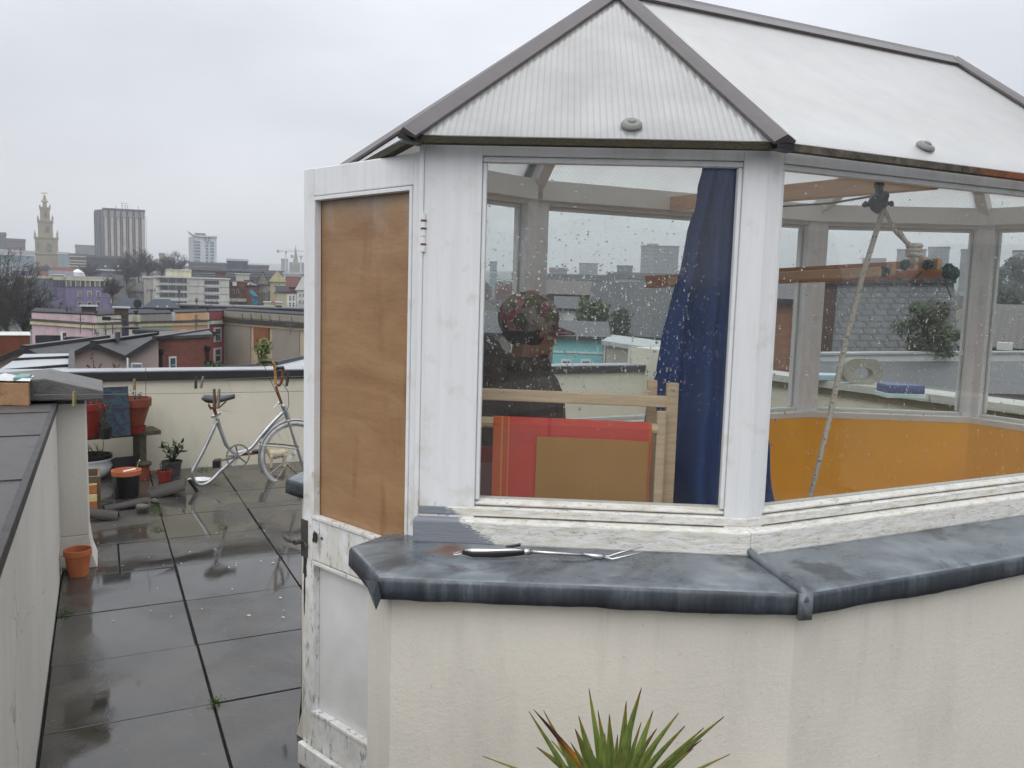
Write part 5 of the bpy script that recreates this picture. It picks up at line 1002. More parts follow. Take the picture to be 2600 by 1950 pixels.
        for f in fs:
            a, b = f[0], f[1]; mb.face(f, uvf(a, b, list(f)))
        rf = mb.build(name, mat, s.root); SOL(rf, th)
        if tri:
            for f in tri: mb = MB(); mb.face(f); mb.build('gable_wall', s.mat, s.root)
        return rf
fm = far
cream = fm('church_stone', (.27, .235, .165)); conc = fm('pale_concrete', (.40, .38, .34)); dconc = fm('dark_concrete', (.12, .12, .13)); slate = tile_mat('slate_tiles', (.040, .042, .048), (.062, .062, .068), .28, .22); slated = fm('blue_slate', (.05, .06, .075)); brick = tile_mat('red_brick_wall', (.16, .045, .03), (.21, .065, .045), .225, .075, mort=(.15, .10, .08), rough=.85)
brickf = fm('far_brick', (.14, .062, .05)); dark = fm('dark_roofing', (.035, .036, .042)); navy = fm('navy_cladding', (.035, .05, .08)); grey = fm('mid_grey', (.16, .165, .17)); wht = fm('far_white', (.52, .52, .50)); purple = fm('purple_render', (.165, .145, .25)); yell = fm('yellow_render', (.44, .40, .24)); frm = fm('cream_frames', (.50, .48, .36)); M['frm'] = frm; teal = fm('teal_glass', (.18, .26, .29)); palem = fm('pale_metal', (.42, .44, .45))
# --- church with stepped tower
D = 560; b = B('church_tower', 'tall cream stone church tower in stepped tiers with pinnacles and gold weathervane', 88, 147, 604, D, depth=16, mat=cream, cat='church tower'); R_ = b.root
def wpx(n): return n*D/CF
def tier(x0, x1, y0, y1, name, dep, back=0, par=None):
    mb = MB(); a, c = b.w(x0, y1), b.w(x1, y1); zt, zb_ = b.w((x0+x1)/2, y0).z, b.w((x0+x1)/2, y1).z; q0, q1 = V(a.x, a.y)-b.n.xy*back, V(c.x, c.y)-b.n.xy*back; mb.prism([tuple(q0), tuple(q1), tuple(q1-b.n.xy*dep), tuple(q0-b.n.xy*dep)], zb_, zt); return mb.build(name, cream, R_)
for (x0, x1, y0, y1, dp_, bk_) in ((86, 149, 602, 605.5, 17, -.6), (86.5, 148.5, 643, 646, 17, -.5), (96.7, 135, 562, 603, 10.4, 2.8), (94, 135.5, 558, 563, 11.3, 2.3), (101.6, 127, 529, 558, 6.9, 4.5), (99.8, 128, 524, 529.5, 7.6, 4.2), (108, 119, 509, 525, 3, 6.4)): tier(x0, x1, y0, y1, 'tier' if y1-y0 > 6 else 'string_course', dp_, bk_)
for (x0, x1, yb_, yt_, bk_, dd) in ((88.5, 146, 604, 581, .6, 14.8), (96, 133.5, 558, 543.5, 2.8, 10.4), (101, 126.5, 525, 516, 4.6, 6.6)):
    for x in (x0, x1):
        for dk in (0, dd):
            p = b.w(x, yb_)-b.n*(bk_+dk); zt = b.w(x, yt_).z; h = zt-p.z; w = wpx(2.6); mb = MB(); mb.lathe(p, [(w*.7, 0), (w*.7, h*.45), (w*.9, h*.46), (w*.5, h*.6), (0, h)], 6); mb.build('pinnacle', cream, R_)
for x0, x1, y0, y1 in ((119, 129, 617, 637), (94.5, 98.5, 617, 634), (116, 126, 573, 588), (113, 117, 535, 550)):
    xm = (x0+x1)/2; b.poly([(x0, y1), (x1, y1), (x1, y0+3), (xm, y0), (x0, y0+3)], dconc, 'louvre_window', .6 if x0 > 93 else .2, .8) if y0 > 600 else b.poly([(x0, y1), (x1, y1), (x1, y0+3), (xm, y0), (x0, y0+3)], dconc, 'louvre_window', -2.2 if y0 > 560 else -4.0, .8)
mb = MB(); c = b.w(113.2, 510)-b.n*8; h = b.w(113.2, 494).z-c.z; mb.lathe(c, [(2.2, 0), (1.2, h*.35), (.5, h*.9), (.9, h), (.3, h*1.06), (0, h*1.1)], 8); mb.build('spirelet', cream, R_)
mb = MB(); zv = b.w(113, 487).z; mb.tube([(c.x, c.y, c.z+h), (c.x, c.y, zv+.4)], .18, 5); mb.bar((c.x-2, c.y, zv), (c.x+1.9, c.y, zv), .15, .5); mb.build('weathervane', fm('gilded_metal', (.55, .40, .08)), R_)
b.poly([(116, 683), (135, 683), (135, 661), (131, 655), (125.5, 653), (120, 655), (116, 661)], fm('shaded_stone', (.27, .23, .15)), 'arched_recess', .3, .3)
mb = MB(); c = b.w(126, 677)+b.n*.5; q = [c+(b.e*math.cos(a)+V(0, 0, math.sin(a)))*wpx(4.2) for a in [2*math.pi*k/20 for k in range(20)]]; mb.ext(q, b.n*.2); ck = mb.build('clock_face', fm('clock_cream', (.50, .45, .30)), R_); mb = MB(); mb.bar(c+b.n*.3, c+b.n*.3+V(.5, 0, .6), .1, .12); mb.bar(c+b.n*.3, c+b.n*.3+V(-.2, 0, .9), .1, .12); mb.build('clock_hands', dark, ck)
# --- ribbed concrete tower block
D = 450; b = B('tower_block', 'tall concrete office tower with close vertical ribs and aerials on the roof', 262, 367, 530, D, D-3, depth=14, mat=fm('tower_recess', (.13, .13, .17)), yt1=538)
mb = MB(); zt = b.zt; q0 = b.p0; sx = V(atD(239, 530, D+7).x, atD(239, 530, D+7).y, 0); mb.prism([(p.x, p.y) for p in (sx, q0, q0-b.n*14, sx-b.n*8)], b.zb, zt); mb.build('side_wing', b.mat, b.root)
n_ = 7
for k in range(n_):
    x = 267+15.6*k; mb = MB(); 
    for xa, xb, dd, mt in ((x, x+8, .9, 0),): a = b.w(x, 600); c = b.w(x+7.2, 600); mb.prism([(p.x, p.y) for p in (a+b.n*.9, c+b.n*.9, c, a)], b.zb, zt-3.6)
    mb.build('pier', conc, b.root); mb = MB(); mb.prism([(p.x, p.y) for p in (a+b.n*1.1-b.e*.3, c+b.n*1.1+b.e*.3, c, a)], zt-3.5, zt-.6); mb.build('pier_head', fm('tower_head', (.28, .27, .26)), b.root)
    a = b.w(x+10, 600); c = b.w(x+11.2, 600); mb = MB(); mb.prism([(p.x, p.y) for p in (a+b.n*.4, c+b.n*.4, c, a)], b.zb, zt-2.5); mb.build('mullion', conc, b.root)
e2 = (q0-sx).normalized(); n2 = V(e2.y, -e2.x, 0)
for k in range(4): a = sx+e2*(.4+1.35*k); mb = MB(); mb.prism([(p.x, p.y) for p in (a+n2*.5, a+e2*.75+n2*.5, a+e2*.75, a)], b.zb, zt-1); mb.build('side_rib', grey, b.root)
b.cope(dconc, .7, .4, 'roof_edge'); mb = MB(); c = b.w(307, 532)-b.n*3; 
for dx in (-3, 0, 1.6, 2.8, 8): mb.tube([c+V(dx, 0, -1), c+V(dx, 0, 2.2 if dx != 0 else 4)], .12, 4)
mb.bar(c+V(0, 0, 2.4), c+V(2.8, 0, 2.4), .12, .12); mb.bar(c+V(0, 0, 3.3), c+V(2.8, 0, 3.3), .12, .12); mb.build('aerials', dconc, b.root)
# --- white tower with swooping roof
D = 620; b = B('apartment_tower', 'pale blue-white apartment tower with upswept curved roof', 494, 550, 602, D, depth=16, mat=fm('blue_white_cladding', (.50, .54, .60)))
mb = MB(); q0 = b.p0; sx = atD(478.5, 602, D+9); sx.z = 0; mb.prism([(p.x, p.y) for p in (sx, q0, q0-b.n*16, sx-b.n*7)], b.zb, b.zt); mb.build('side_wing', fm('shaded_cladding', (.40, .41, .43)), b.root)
P = [b.w(x, y)+b.n*1.2 for x, y in ((551, 599), (551, 602.5), (510, 602), (493, 599), (478, 590), (475.5, 585), (479, 587.5), (493, 596), (505, 598), (530, 598.5))]; mb = MB(); mb.ext(P, -b.n*18); mb.build('curved_roof', wht, b.root); b.rect(494, 591, 522, 598, grey, 'plant_room', -3, 6)
for k in range(7): y = 612+8*k; b.rect(491.5, y, 508, y+4.5, M['glassg'], 'balcony_window', .5, .3); b.rect(522, y+1.5, 529, y+6, M['glassg'], 'window', .5, .3); b.rect(534, y+2, 543, y+6.5, M['glassg'], 'window', .5, .3)
b.rect(519, 602, 524, 612, M['glassg'], 'window', .5, .3); b.rect(528, 602, 533, 612, M['glassg'], 'window', .5, .3)
# --- far low blocks on the skyline
for args in (('teal_glass_hall', 'long pale teal glass hall left of the church tower', 0, 88, 641, 520, teal, 22), ('glass_building', 'pale blue-grey glass building just right of the church tower', 147, 176, 646, 540, fm('pale_teal', (.24, .30, .33)), 14), ('office_block', 'maroon-clad block behind the teal glass hall', 14, 64, 612, 640, fm('maroon_cladding', (.11, .06, .07)), 18), ('office_block', 'dark slab at the far left edge of the skyline', -40, 15, 595, 640, fm('dark_slab', (.07, .08, .10)), 18), ('office_block', 'small grey hazy block left of the ribbed tower', 191, 240, 628, 800, grey, 20), ('office_block', 'brown and white striped low block in front of the ribbed tower', 176, 222, 650, 480, fm('brown_spandrel', (.10, .075, .06)), 12), ('shed', 'long blue-grey roofed shed below the ribbed tower', 220, 326, 655, 400, slated, 15), ('office_block', 'dark long low building between the trees and the navy box', 480, 600, 672, 420, dconc, 20), ('theatre', 'windowless navy clad box on the skyline', 576, 629, 663, 400, navy, 14), ('office_block', 'charcoal stepped building right of the navy box', 629, 682, 678, 400, fm('charcoal', (.07, .068, .075)), 14), ('office_block', 'long dark flat-roofed range above the brick houses', 486, 720, 689, 330, dark, 12), ('office_block', 'hazy grey building at the foot of the crane', 714, 731, 662, 1100, grey, 20), ('office_block', 'hazy low blocks on the horizon right of the spire', 735, 800, 672, 1000, grey, 20), ('office_block', 'small hazy slab behind the bare tree crown', 404, 418, 648, 700, grey, 15), ('warehouse', 'pale flat roofed store near the spire', 718, 790, 697, 330, palem, 12)):
    nm, lb, x0, x1, yt, D, mt, dp_ = args; b = B(nm, lb, x0, x1, yt, D, depth=dp_, mat=mt); b.cope(palem if nm in ('teal_glass_hall', 'glass_building', 'theatre', 'warehouse') else dconc, D*.0025, .3, 'roof_edge')
    if 'striped' in lb:
        for y in (650, 661, 668, 675): b.rect(176, y, 222, y+2.5, wht, 'pale_band', .3, .3)
    if nm == 'teal_glass_hall': b.rect(0, 642, 88, 649, palem, 'pale_fascia', .4, .3); [b.rect(x, 650, x+.8, 684, palem, 'mullion', .3, .2) for x in range(5, 88, 12)]
    if 'windows' or 1:
        n = int((x1-x0)/5)
        if nm == 'office_block' and 'striped' not in lb: b.row(x0+2, x1-2, yt+4, yt+7, n, 'glassg'); b.row(x0+2, x1-2, yt+10, yt+13, n, 'glassg')
        if nm == 'shed': b.rect(220, 684, 326, 687, wht, 'pale_band', .3, .3); [b.rect(x, 674, x+5, 678, wht, 'roof_vent', .5, .5) for x in (265, 297)]
# spire and cranes
D = 700; c = atD(750.5, 697, D); t = thing('church_spire', 'slender grey stone church spire seen beside the door edge', 'church spire', c); h = atD(750.5, 621, D).z-c.z; mb = MB(); mb.lathe(c+V(0, 0, -8), [(4.2, 0), (3.6, 8+h*.28), (3.3, 8+h*.36), (2.2, 8+h*.42), (.9, 8+h*.72), (0, 8+h)], 8); mb.build('spire', fm('grey_stone', (.20, .21, .19)), t)
for (x, yb_, yt_, xa, xb, D, lb) in ((725.5, 664, 634, 703, 800, 1000, 'taller distant tower crane on the hazy horizon'), (763.5, 690, 647, 738, 800, 900, 'lower distant tower crane just left of the door edge')):
    t = thing('tower_crane', lb, 'crane', atD(x, yb_, D), 'cranes on the horizon'); mb = MB(); a = atD(x, yb_+20, D); c = atD(x, yt_+3, D); mb.bar(a, c, 1.1, 1.1, (0, 1, 0)); mb.build('mast', wht, t); mb = MB(); mb.bar(atD(xa, yt_+4, D), atD(xb, yt_+4, D), .9, 1.0); mb.build('jib', wht, t); mb = MB(); mb.bar(atD(xa, yt_+4, D), atD(xa+6, yt_+4, D), 2, 3.2); mb.build('counterweight', grey, t); mb = MB(); mb.bar(atD(x-1, yt_+7, D), atD(x+2.5, yt_+7, D), 2, 3); mb.build('cab', dconc, t)
    mb = MB(); p = atD(x, yt_-2, D); mb.tube([atD(xa+8, yt_+3, D), p, atD(xb-30, yt_+3, D)], .25, 4); mb.build('tie_bars', wht, t)
# --- purple building
D = 175; b = B('office_building', 'purple rendered office building with a cream framed top storey', 167, 284, 706, D, depth=14, mat=purple)
b.rect(167, 706, 284, 713, frm, 'cream_fascia', .25, .3); b.rect(280, 706, 285.5, 770, frm, 'cream_pilaster', .3, .3); b.rect(167, 712, 281, 728, fm('storey_recess', (.16, .15, .15)), 'glazed_strip', .06, .1)
for k in range(10): b.rect(167+12.2*k, 712.5, 169+12.2*k, 728, frm, 'mullion', .2, .15)
for k in range(9): b.rect(170+12.2*k, 714, 177.5+12.2*k, 727.5, M['glassd' if k in (1, 3, 5, 7, 8) else 'glassg'], 'window', .12, .08)
for x in (197, 222, 244): b.win(x, 739, x+11, 754, 'frm', 'glassg', .12, False); b.win(x, 766, x+11, 779, 'frm', 'glassd', .12, False)
b.rect(150, 767, 157, 774, M['glassd'], 'vent', .1, .1); b.cope(palem, .3, .3)
b = B('office_building', 'lower-toned purple middle wing with glazed top storey', 134, 167, 706, D+3, depth=14, mat=purple); b.row(134, 166, 712, 727, 4, 'glassd'); b.rect(134, 706, 167, 711, frm, 'cream_fascia', .2, .2); b.cope(frm, .3, .2); b.rect(135, 697.5, 166, 705, purple, 'roof_box', -2, 4); b.rect(134, 696.5, 166, 698.5, wht, 'roof_box_edge', -1.8, 4.5)
b = B('office_building', 'blue-grey office wing with three rows of pale windows behind the bare tree', 30, 134, 701, D+8, depth=14, mat=fm('blue_grey_render', (.15, .18, .21))); b.rect(40, 701, 134, 706, frm, 'cream_fascia', .2, .2)
b.row(42, 120, 707, 722, 11, 'glassg', .3); b.row(42, 120, 735, 750, 11, 'glassg', .4); b.row(42, 128, 763, 776, 12, 'glassg', .4); b.rect(34, 685, 76, 699, purple, 'purple_roof_box', -3, 5); b.rect(34, 684, 76, 686, wht, 'roof_box_edge', -2.8, 5)
# white marquee on a roof behind
D = 300
for (x0, x1, y0, y1, lb) in ((185, 210, 685, 702, 'larger white domed marquee on a roof behind the purple building'), (196, 214, 692, 704, 'smaller white tent in front of the domed marquee')):
    c = atD((x0+x1)/2, y1, D); r_ = (x1-x0)/2*D/CF; h = (y1-y0)*D/CF; t = thing('marquee', lb, 'tent', c); mb = MB(); mb.lathe(c+V(0, 0, -3), [(r_, 0), (r_, 3+h*.45), (r_*1.06, 3+h*.5), (r_*.5, 3+h*.8), (0, 3+h)], 10); mb.build('canopy', fm('tent_white', (.7, .7, .7)), t)
b = B('house', 'terrace of red-brown tiled houses between the church tower and the marquee', 135, 186, 690, 330, depth=9, mat=brickf); b.gable(fm('red_tiles', (.12, .04, .03)), 1.6); b = B('house', 'red roofed houses right of the domed marquee', 214, 243, 690, 330, depth=9, mat=brickf); b.gable(fm('red_tiles', (.12, .04, .03)), 1.6)
# --- white office block
D = 150; b = B('office_block', 'four storey cream-white office block with a boxy rooftop plant room', 392, 582, 705, D, depth=14, mat=fm('off_white_panels', (.46, .45, .42)), yt1=709)
b.rect(407, 705.8, 474, 718, grey, 'window_band', .08, .1)
for y0, y1 in ((707.5, 716), (725, 734.5), (744, 753), (765, 774)):
    b.rect(405, y0-1.5, 475, y1+2, grey, 'window_band', .06, .1)
    for g0, g1 in ((408, 426), (429, 445), (449, 465), (468, 473)): b.row(g0, g1, y0, y1, max(1, int((g1-g0)/4.4)), 'glassd', .3)
    b.row(396, 405, y0, y0+3, 2, 'glassd', .5)
for y0, y1 in ((713, 721), (731, 739.5), (750, 758), (767, 773)): b.rect(520, y0-.8, 556, y1+.8, grey, 'window_band', .06, .1); b.row(521, 555, y0, y1, 6, 'glassd', .25)
for y in (727.5, 746, 765): b.rect(478, y, 582, y+.8, grey, 'panel_joint', .04, .1)
b.rect(476, 704, 478, 785, wht, 'corner_strip', .2, .2); b.rect(519, 707, 520, 785, grey, 'panel_joint', .04, .1); b.cope(wht, .25, .2); b.rect(418.5, 684, 486, 703, fm('plant_room_cream', (.52, .50, .36)), 'plant_room', -4, 6); b.rect(418, 683, 487, 685, wht, 'plant_room_edge', -3.8, 6)
b = B('office_block', 'plain pale slab wall left of the white office block', 365, 391, 706, D+10, depth=14, mat=fm('pale_slab', (.36, .35, .33))); b.cope(wht, .3, .2); b.rect(390, 708, 392, 765, M['white'], 'drainpipe', .2, .2)
# --- brick and coloured houses in the middle distance
b = B('brick_building', 'square red brick chimney tower behind the white office block', 548, 572, 694, 230, depth=6, mat=brickf, zb=-4); b.cope(dark, .3, .2)
b = B('brick_building', 'two storey red-brown brick building right of the white office block', 582, 628, 716, 160, depth=10, mat=brickf); b.cope(grey, .2, .2); [b.win(x, 734, x+6, 746, 'white', 'glassd', .1, False) for x in (589, 601)]; b.rect(590, 716, 601, 726, wht, 'dormer', .4, .6); b.rect(582, 758, 640, 766, wht, 'pale_band', .5, .4)
b = B('brick_building', 'lower red brick wing behind the teal box', 626, 657, 727, 158, depth=10, mat=brickf); b.cope(dark, .2, .2); b.rect(629, 736, 634, 744, M['glassd'], 'window')
b = B('stair_enclosure', 'bright teal blue clad box with sloping top', 640, 656, 752, 150, depth=4, mat=fm('teal_cladding', (.03, .13, .19)), cat='building'); b.poly([(632, 740), (640, 735), (656, 752), (645, 753)], fm('teal_cladding_light', (.05, .25, .33)), 'sloping_top', .2, 3)
b = B('house', 'small white flat roofed house above the brick wing', 599, 633, 697, 210, depth=9, mat=fm('cream_house', (.42, .40, .33))); b.cope(palem, .3, .2)
b = B('house', 'white dormer house under the grey gable', 622, 641, 715, 175, depth=9, mat=wht); b.cope(slated, .3, .2); b.win(632, 719, 639, 725, 'white', 'glassd', .15, False)
b = B('house', 'grey gabled house with a slate roof left of the yellow house', 655, 680, 722, 160, depth=12, mat=fm('grey_brown_render', (.19, .17, .15))); b.gable(fm('slate_far', (.06, .06, .065)), 2.4, 'across'); [b.win(x, y, x+5, y+10, 'white', 'glassd', .15) for x in (658, 669) for y in (735,)]
b = B('house', 'pale yellow gabled house with four windows', 686, 723, 716, 160, depth=12, mat=yell); b.gable(yell, 2.0, 'across'); [b.win(x, y, x+6, y+9, 'white', 'glassd', .12) for x in (695, 707) for y in (720, 737)]
b = B('house', 'dark red tiled roof house behind the white houses', 728, 760, 730, 180, depth=10, mat=brickf); b.gable(fm('dark_red_tiles', (.10, .035, .035)), 2.4)
b = B('house', 'narrow white rendered house at the door edge with tall windows', 729, 752, 744, 130, depth=8, mat=fm('bright_render', (.58, .58, .56))); [b.win(x, y, x+4.5, y+11, 'white', 'glassd', .12) for x in (734, 743) for y in (751, 768)]; b.cope(dark, .2, .2)
b = B('house', 'white gabled house partly hidden by the open door', 753, 785, 737, 140, depth=10, mat=fm('bright_render', (.58, .58, .56))); b.gable(fm('dark_red_tiles', (.10, .035, .035)), 2.6, 'across'); [b.win(x, y, x+4, y+8, 'white', 'glassd', .12) for x in (759, 768) for y in (745, 762)]
b = B('garage', 'low cream garage with a dark pitched roof below the yellow house', 704, 730, 742, 150, depth=8, mat=fm('cream_garage', (.45, .43, .30))); b.gable(dark, 1.1, 'along')
b = B('garage', 'low cream flat roofed annexe with a pink chimney', 670, 716, 769, 120, depth=6, mat=fm('cream_garage', (.45, .43, .30))); b.cope(palem, .15, .1); b.rect(689, 763, 698, 772, fm('pink_chimney', (.52, .25, .20)), 'chimney', .1, .8)
b = B('house', 'wide blue-grey slate hipped roof in front of the white office', 296, 366, 783, 105, depth=5, mat=slated); b.gable(slated, 1.1, 'hip'); b = B('house', 'second blue-grey slate hipped roof with two skylights', 372, 450, 783, 95, depth=5, mat=slated); b.gable(slated, .9, 'hip'); [b.rect(x, 776, x+6, 779, wht, 'skylight', 1.2, .3) for x in (397, 421)]
b = B('house', 'long low dark flat roof behind the pastel terrace', 450, 800, 781, 100, 92, depth=10, mat=dark); b.cope(grey, .15, .2); b.rect(483, 776, 510, 785, dark, 'roof_tank', .3, 1.2); r9 = random.Random(9)
for k in range(16): x = r9.uniform(460, 770); h = r9.uniform(2, 6); w = r9.uniform(2, 10); b.rect(x, 781-h, x+w, 782, r9.choice((dark, grey, palem, dconc)), 'roof_vent', -r9.uniform(.5, 6), .5)
# --- pastel terrace
past = [('terraced_house', 'pale pink terraced house with dark purple cornice at the left', 80, 243, 793, 801, 60.5, 56.5, (.50, .38, .40), 811, 822, None),
 ('terraced_house', 'cream-white terraced house right of the pink one behind the street lamp', 243, 341, 801, 799, 56.5, 62, (.60, .55, .49), 822, 818, None),
 ('terraced_house', 'grey-parapet terraced house with mint green wall', 348, 435, 799, 797, 62.5, 66, (.34, .42, .30), 817.5, 816, (.27, .265, .25)),
 ('terraced_house', 'peach orange terraced house with two small windows', 435, 528, 795, 794, 66, 73, (.62, .38, .20), 816, 813.5, (.62, .38, .20)),
 ('terraced_house', 'narrow crimson terraced house with two white sash windows', 528, 568, 793, 791, 73, 76, (.30, .075, .085), 813, 812, (.28, .06, .06))]
for nm, lb, x0, x1, y0, y1, D0, D1, cc, c0, c1, pc_ in past:
    b = B(nm, lb, x0, x1, y0, D0, D1, depth=10, mat=far('pastel_'+lb.split()[1]+lb.split()[0], cc, .85, .08, .6), yt1=y1, group='pastel terrace'); b.cope(dark, .09, .03)
    if pc_: b.rect(x0+1, (y0+y1)/2+1, x1-1, (c0+c1)/2-.5, far('parapet_'+lb.split()[0], pc_, .85, .1, .6), 'parapet_panel', .06, .1)
    cm = MB(); a, c = b.w(x0, c0), b.w(x1, c1); cm.bar(a, c, .3, .13); cm.build('cornice', fm('dark_cornice', (.09, .08, .075)), b.root); cm = MB(); a, c = b.w(x0, c0+8), b.w(x1, c1+8); cm.bar(a, c, .22, .20); cm.build('string_course', fm('cream_moulding', (.50, .44, .30)), b.root)
    if 'peach' in lb: [b.win(x, 838, x+15, 866, 'white', 'glassd', .18) for x in (458, 490)]; b.rect(435, 793, 441, 816, wht, 'pilaster', .12, .1); b.rect(524, 794, 528, 870, wht, 'pilaster', .12, .1)
    if 'crimson' in lb: [b.win(542, y, 561, y+37, 'white', 'glassd', .2) for y in (831, 883)]; b.rect(530, 812, 567, 822, wht, 'white_frieze', .15, .2); b.rect(537, 842, 542, 852, dark, 'alarm_box', .3, .3)
    if 'mint' in lb: [b.win(x, 838, x+16, 866, 'white', 'glassd', .18) for x in (372, 400)]; b.rect(348, 825, 355, 870, wht, 'pilaster', .12, .1)
    if 'pink' in lb: b.win(156, 843, 166, 868, 'white', 'glassd', .15)
    if 'cream-white' in lb: b.rect(236, 836, 250, 842, wht, 'bracket', .3, .3); b.rect(338, 800, 346, 817, frm, 'pilaster', .3, .3)
t_ = b
b = B('terraced_house', 'beige end-of-terrace wall with one orange-framed sash window', 568, 800, 790, 76, 63, depth=10, mat=far('beige_pilasters', (.42, .36, .26), .85, .08, .6), yt1=803, group='pastel terrace'); b.cope(dark, .12, .06)
b.rect(571, 796, 800, 812, fm('grey_parapet', (.24, .225, .19)), 'parapet_panel', .1, .1)
cm = MB(); cm.bar(b.w(568, 812), b.w(800, 829), .6, .35); cm.build('cornice', fm('black_cornice', (.035, .033, .03)), b.root); cm = MB(); cm.bar(b.w(568, 819), b.w(800, 837), .3, .25); cm.build('string_course', fm('cream_moulding', (.50, .44, .30)), b.root)
gp = plain('grey_beige_panel', (.235, .215, .18), .85, .12, .8, 0)
for xs in (0, 22, 48, 70, 95, 125, 160): b.rect(618+xs, 796+xs*.07, 619.2+xs, 812+xs*.075, fm('parapet_joint', (.12, .11, .09)), 'parapet_joint', .15, .08)
b.poly([(574, 826), (638, 829), (638, 925), (574, 932)], gp, 'wall_panel', .08, .1); b.poly([(693, 834), (762, 839), (762, 925), (693, 925)], gp, 'wall_panel', .08, .1)
b.rect(648, 831, 685, 892, fm('orange_brown_surround', (.20, .08, .035)), 'window_surround', .15, .2); b.win(653, 841, 682, 893, 'white', 'glassd', .2)
# --- near roofs below the parapet
PK = plain('pinkish_render', (.30, .245, .22), .85, .08, 1, .1)
def at_(x, y, D): return atD(x, y, D)
def ngable(label, pk, lv, rv, D=30, dep=7):
    """gable end facing us: peak px, left and right eave px; ridge runs straight back"""
    t = thing('gabled_house', label, 'house', V(at_(pk[0], pk[1], D).x, at_(pk[0], pk[1], D).y, -9), 'gabled houses below the parapet')
    P, Lp, Rp = at_(pk[0], pk[1], D), at_(lv[0], lv[1], D), at_(rv[0], rv[1], D); bk = V(P.x, P.y, 0).normalized()*dep; bk = V(-.13, 1, 0).normalized()*dep
    mb = MB(); mb.face([(Lp.x, Lp.y, -9), (Rp.x, Rp.y, -9), Rp, P, Lp]); mb.build('gable_wall', PK, t); mb = MB(); mb.face([V(Lp.x, Lp.y, -9)+bk, Lp+bk, P+bk, Rp+bk, V(Rp.x, Rp.y, -9)+bk]); mb.build('gable_wall', PK, t)
    mb = MB(); u = V(0, 0, .03); f1 = V(0, -.15, 0)
    for a, b_ in ((Lp, P), (P, Rp)): q = [a+u+f1, b_+u+f1, b_+u+bk, a+u+bk]; mb.face(q, [(p.y, (p-a).length if k in (1, 2) else 0) for k, p in enumerate(q)])
    rf = mb.build('roof', slate, t); SOL(rf, .08); mb = MB(); mb.bar(P+V(0, -.1, .06), P+bk+V(0, 0, .06), .25, .12); mb.build('ridge', M['black'], rf)
    mb = MB(); mb.bar(Lp+V(0, -.22, .0), P+V(0, -.22, 0.0), .05, .14); mb.bar(P+V(0, -.22, 0), Rp+V(0, -.22, 0), .05, .14); mb.build('verge', M['feltedge'], t); return t, P, Lp, Rp
g1, *_ = ngable('left pinkish gable with one small vent and black slate roof', (67, 886), (-10, 919), (136, 919))
g2, P_, *_ = ngable('middle pinkish gable with two small vents and a flue on its ridge', (243, 874), (160, 916), (325, 908))
g3, *_ = ngable('right pinkish half gable with a white framed window beside the brick wall', (400, 862), (325, 908), (402, 864), dep=7)
def onD(x0, y0, x1, y1, D, mat, name, par, th=.05):
    a, b_ = at_(x0, y1, D), at_(x1, y0, D); mb = MB(); mb.box(a.x, b_.x, a.y-th, a.y+.02, a.z, b_.z); return mb.build(name, mat, par)
onD(41, 896, 49, 900, 29.9, M['rust'], 'vent', g1); onD(231, 896, 237, 899.5, 29.9, M['rust'], 'vent', g2); onD(231, 908, 237, 911.5, 29.9, M['rust'], 'vent', g2)
w_ = onD(335, 921, 366, 950, 29.9, M['white'], 'window', g3); onD(338, 924, 363, 950, 29.8, M['glassg'], 'pane', w_); p_ = onD(324, 908, 327, 948, 29.8, M['white'], 'drainpipe', g3)
mb = MB(); c = P_+V(0, 1.5, 0); mb.tube([c, c+V(0, 0, .35)], .09, 8); mb.build('flue', M['felt'], g2); mb = MB(); mb.lathe(P_+V(.0, 2.5, .4), [(0, 0), (.25, .02), (.3, .08), (.28, .1), (0, .03)], 14); mb.build('dish', M['felt'], g2)
for (x, y, s, lb) in ((122, 858, .9, 'g'), (197, 862, .8, 'g')):
    mb = MB(); c = at_(x, y, 35.5); mb.box(c.x-.34, c.x+.34, c.y-.25, c.y+.25, c.z-.5, c.z+.1); mb.build('chimney', fm('sooty_chimney', (.03, .03, .033)), g2); mb = MB(); mb.box(c.x-.6, c.x+.4, c.y-.75, c.y-.35, c.z-.42, c.z-.36); mb.build('flashing', M['lead'], g2)
b = B('brick_building', 'plain red-brown brick house with one narrow white window and downpipes', 402, 531, 864, 31, 33, depth=4, mat=M['gap'], yt1=855, zb=-9)
mb = MB(); a, c = b.p0+b.n*.02, b.p1+b.n*.02; l = (c-a).length; zl, zr_ = at_(402, 863, 31).z, at_(531, 855, 33).z; mb.face([(a.x, a.y, -9), (c.x, c.y, -9), (c.x, c.y, zr_), (a.x, a.y, zl)], [(0, 0), (l, 0), (l, 9+zr_), (0, 9+zl)]); mb.build('brick_face', brick, b.root)
b.win(427, 905, 446, 948, 'white', 'glassd', .22, True); b.cope(M['felt'], .12, .1)
for x, y in ((403, 895), (522, 886)): mb = MB(); p = b.w(x, y)+b.n*.1; mb.tube([p, V(p.x, p.y, -9)], .055, 8); mb.lathe(p, [(.05, -.1), (.12, 0), (.12, .12), (0, .12)], 10); mb.build('downpipe', M['black'], b.root, label=None)
b2 = B('brick_building', 'orange-red brick wall peeping up behind the slate roofs at the left', -20, 76, 853, 42, depth=3, mat=fm('orange_brick_dark', (.14, .045, .025)), zb=-9, yt1=852); b2.cope(wht, .04, .04)
b2 = B('flat_roof_building', 'long low white-edged flat roof behind the right slate roof', 350, 532, 848, 37, 35, depth=1.2, mat=fm('orange_brick', (.27, .085, .04)), zb=-9, yt1=855); b2.cope(dark, .16, .15)
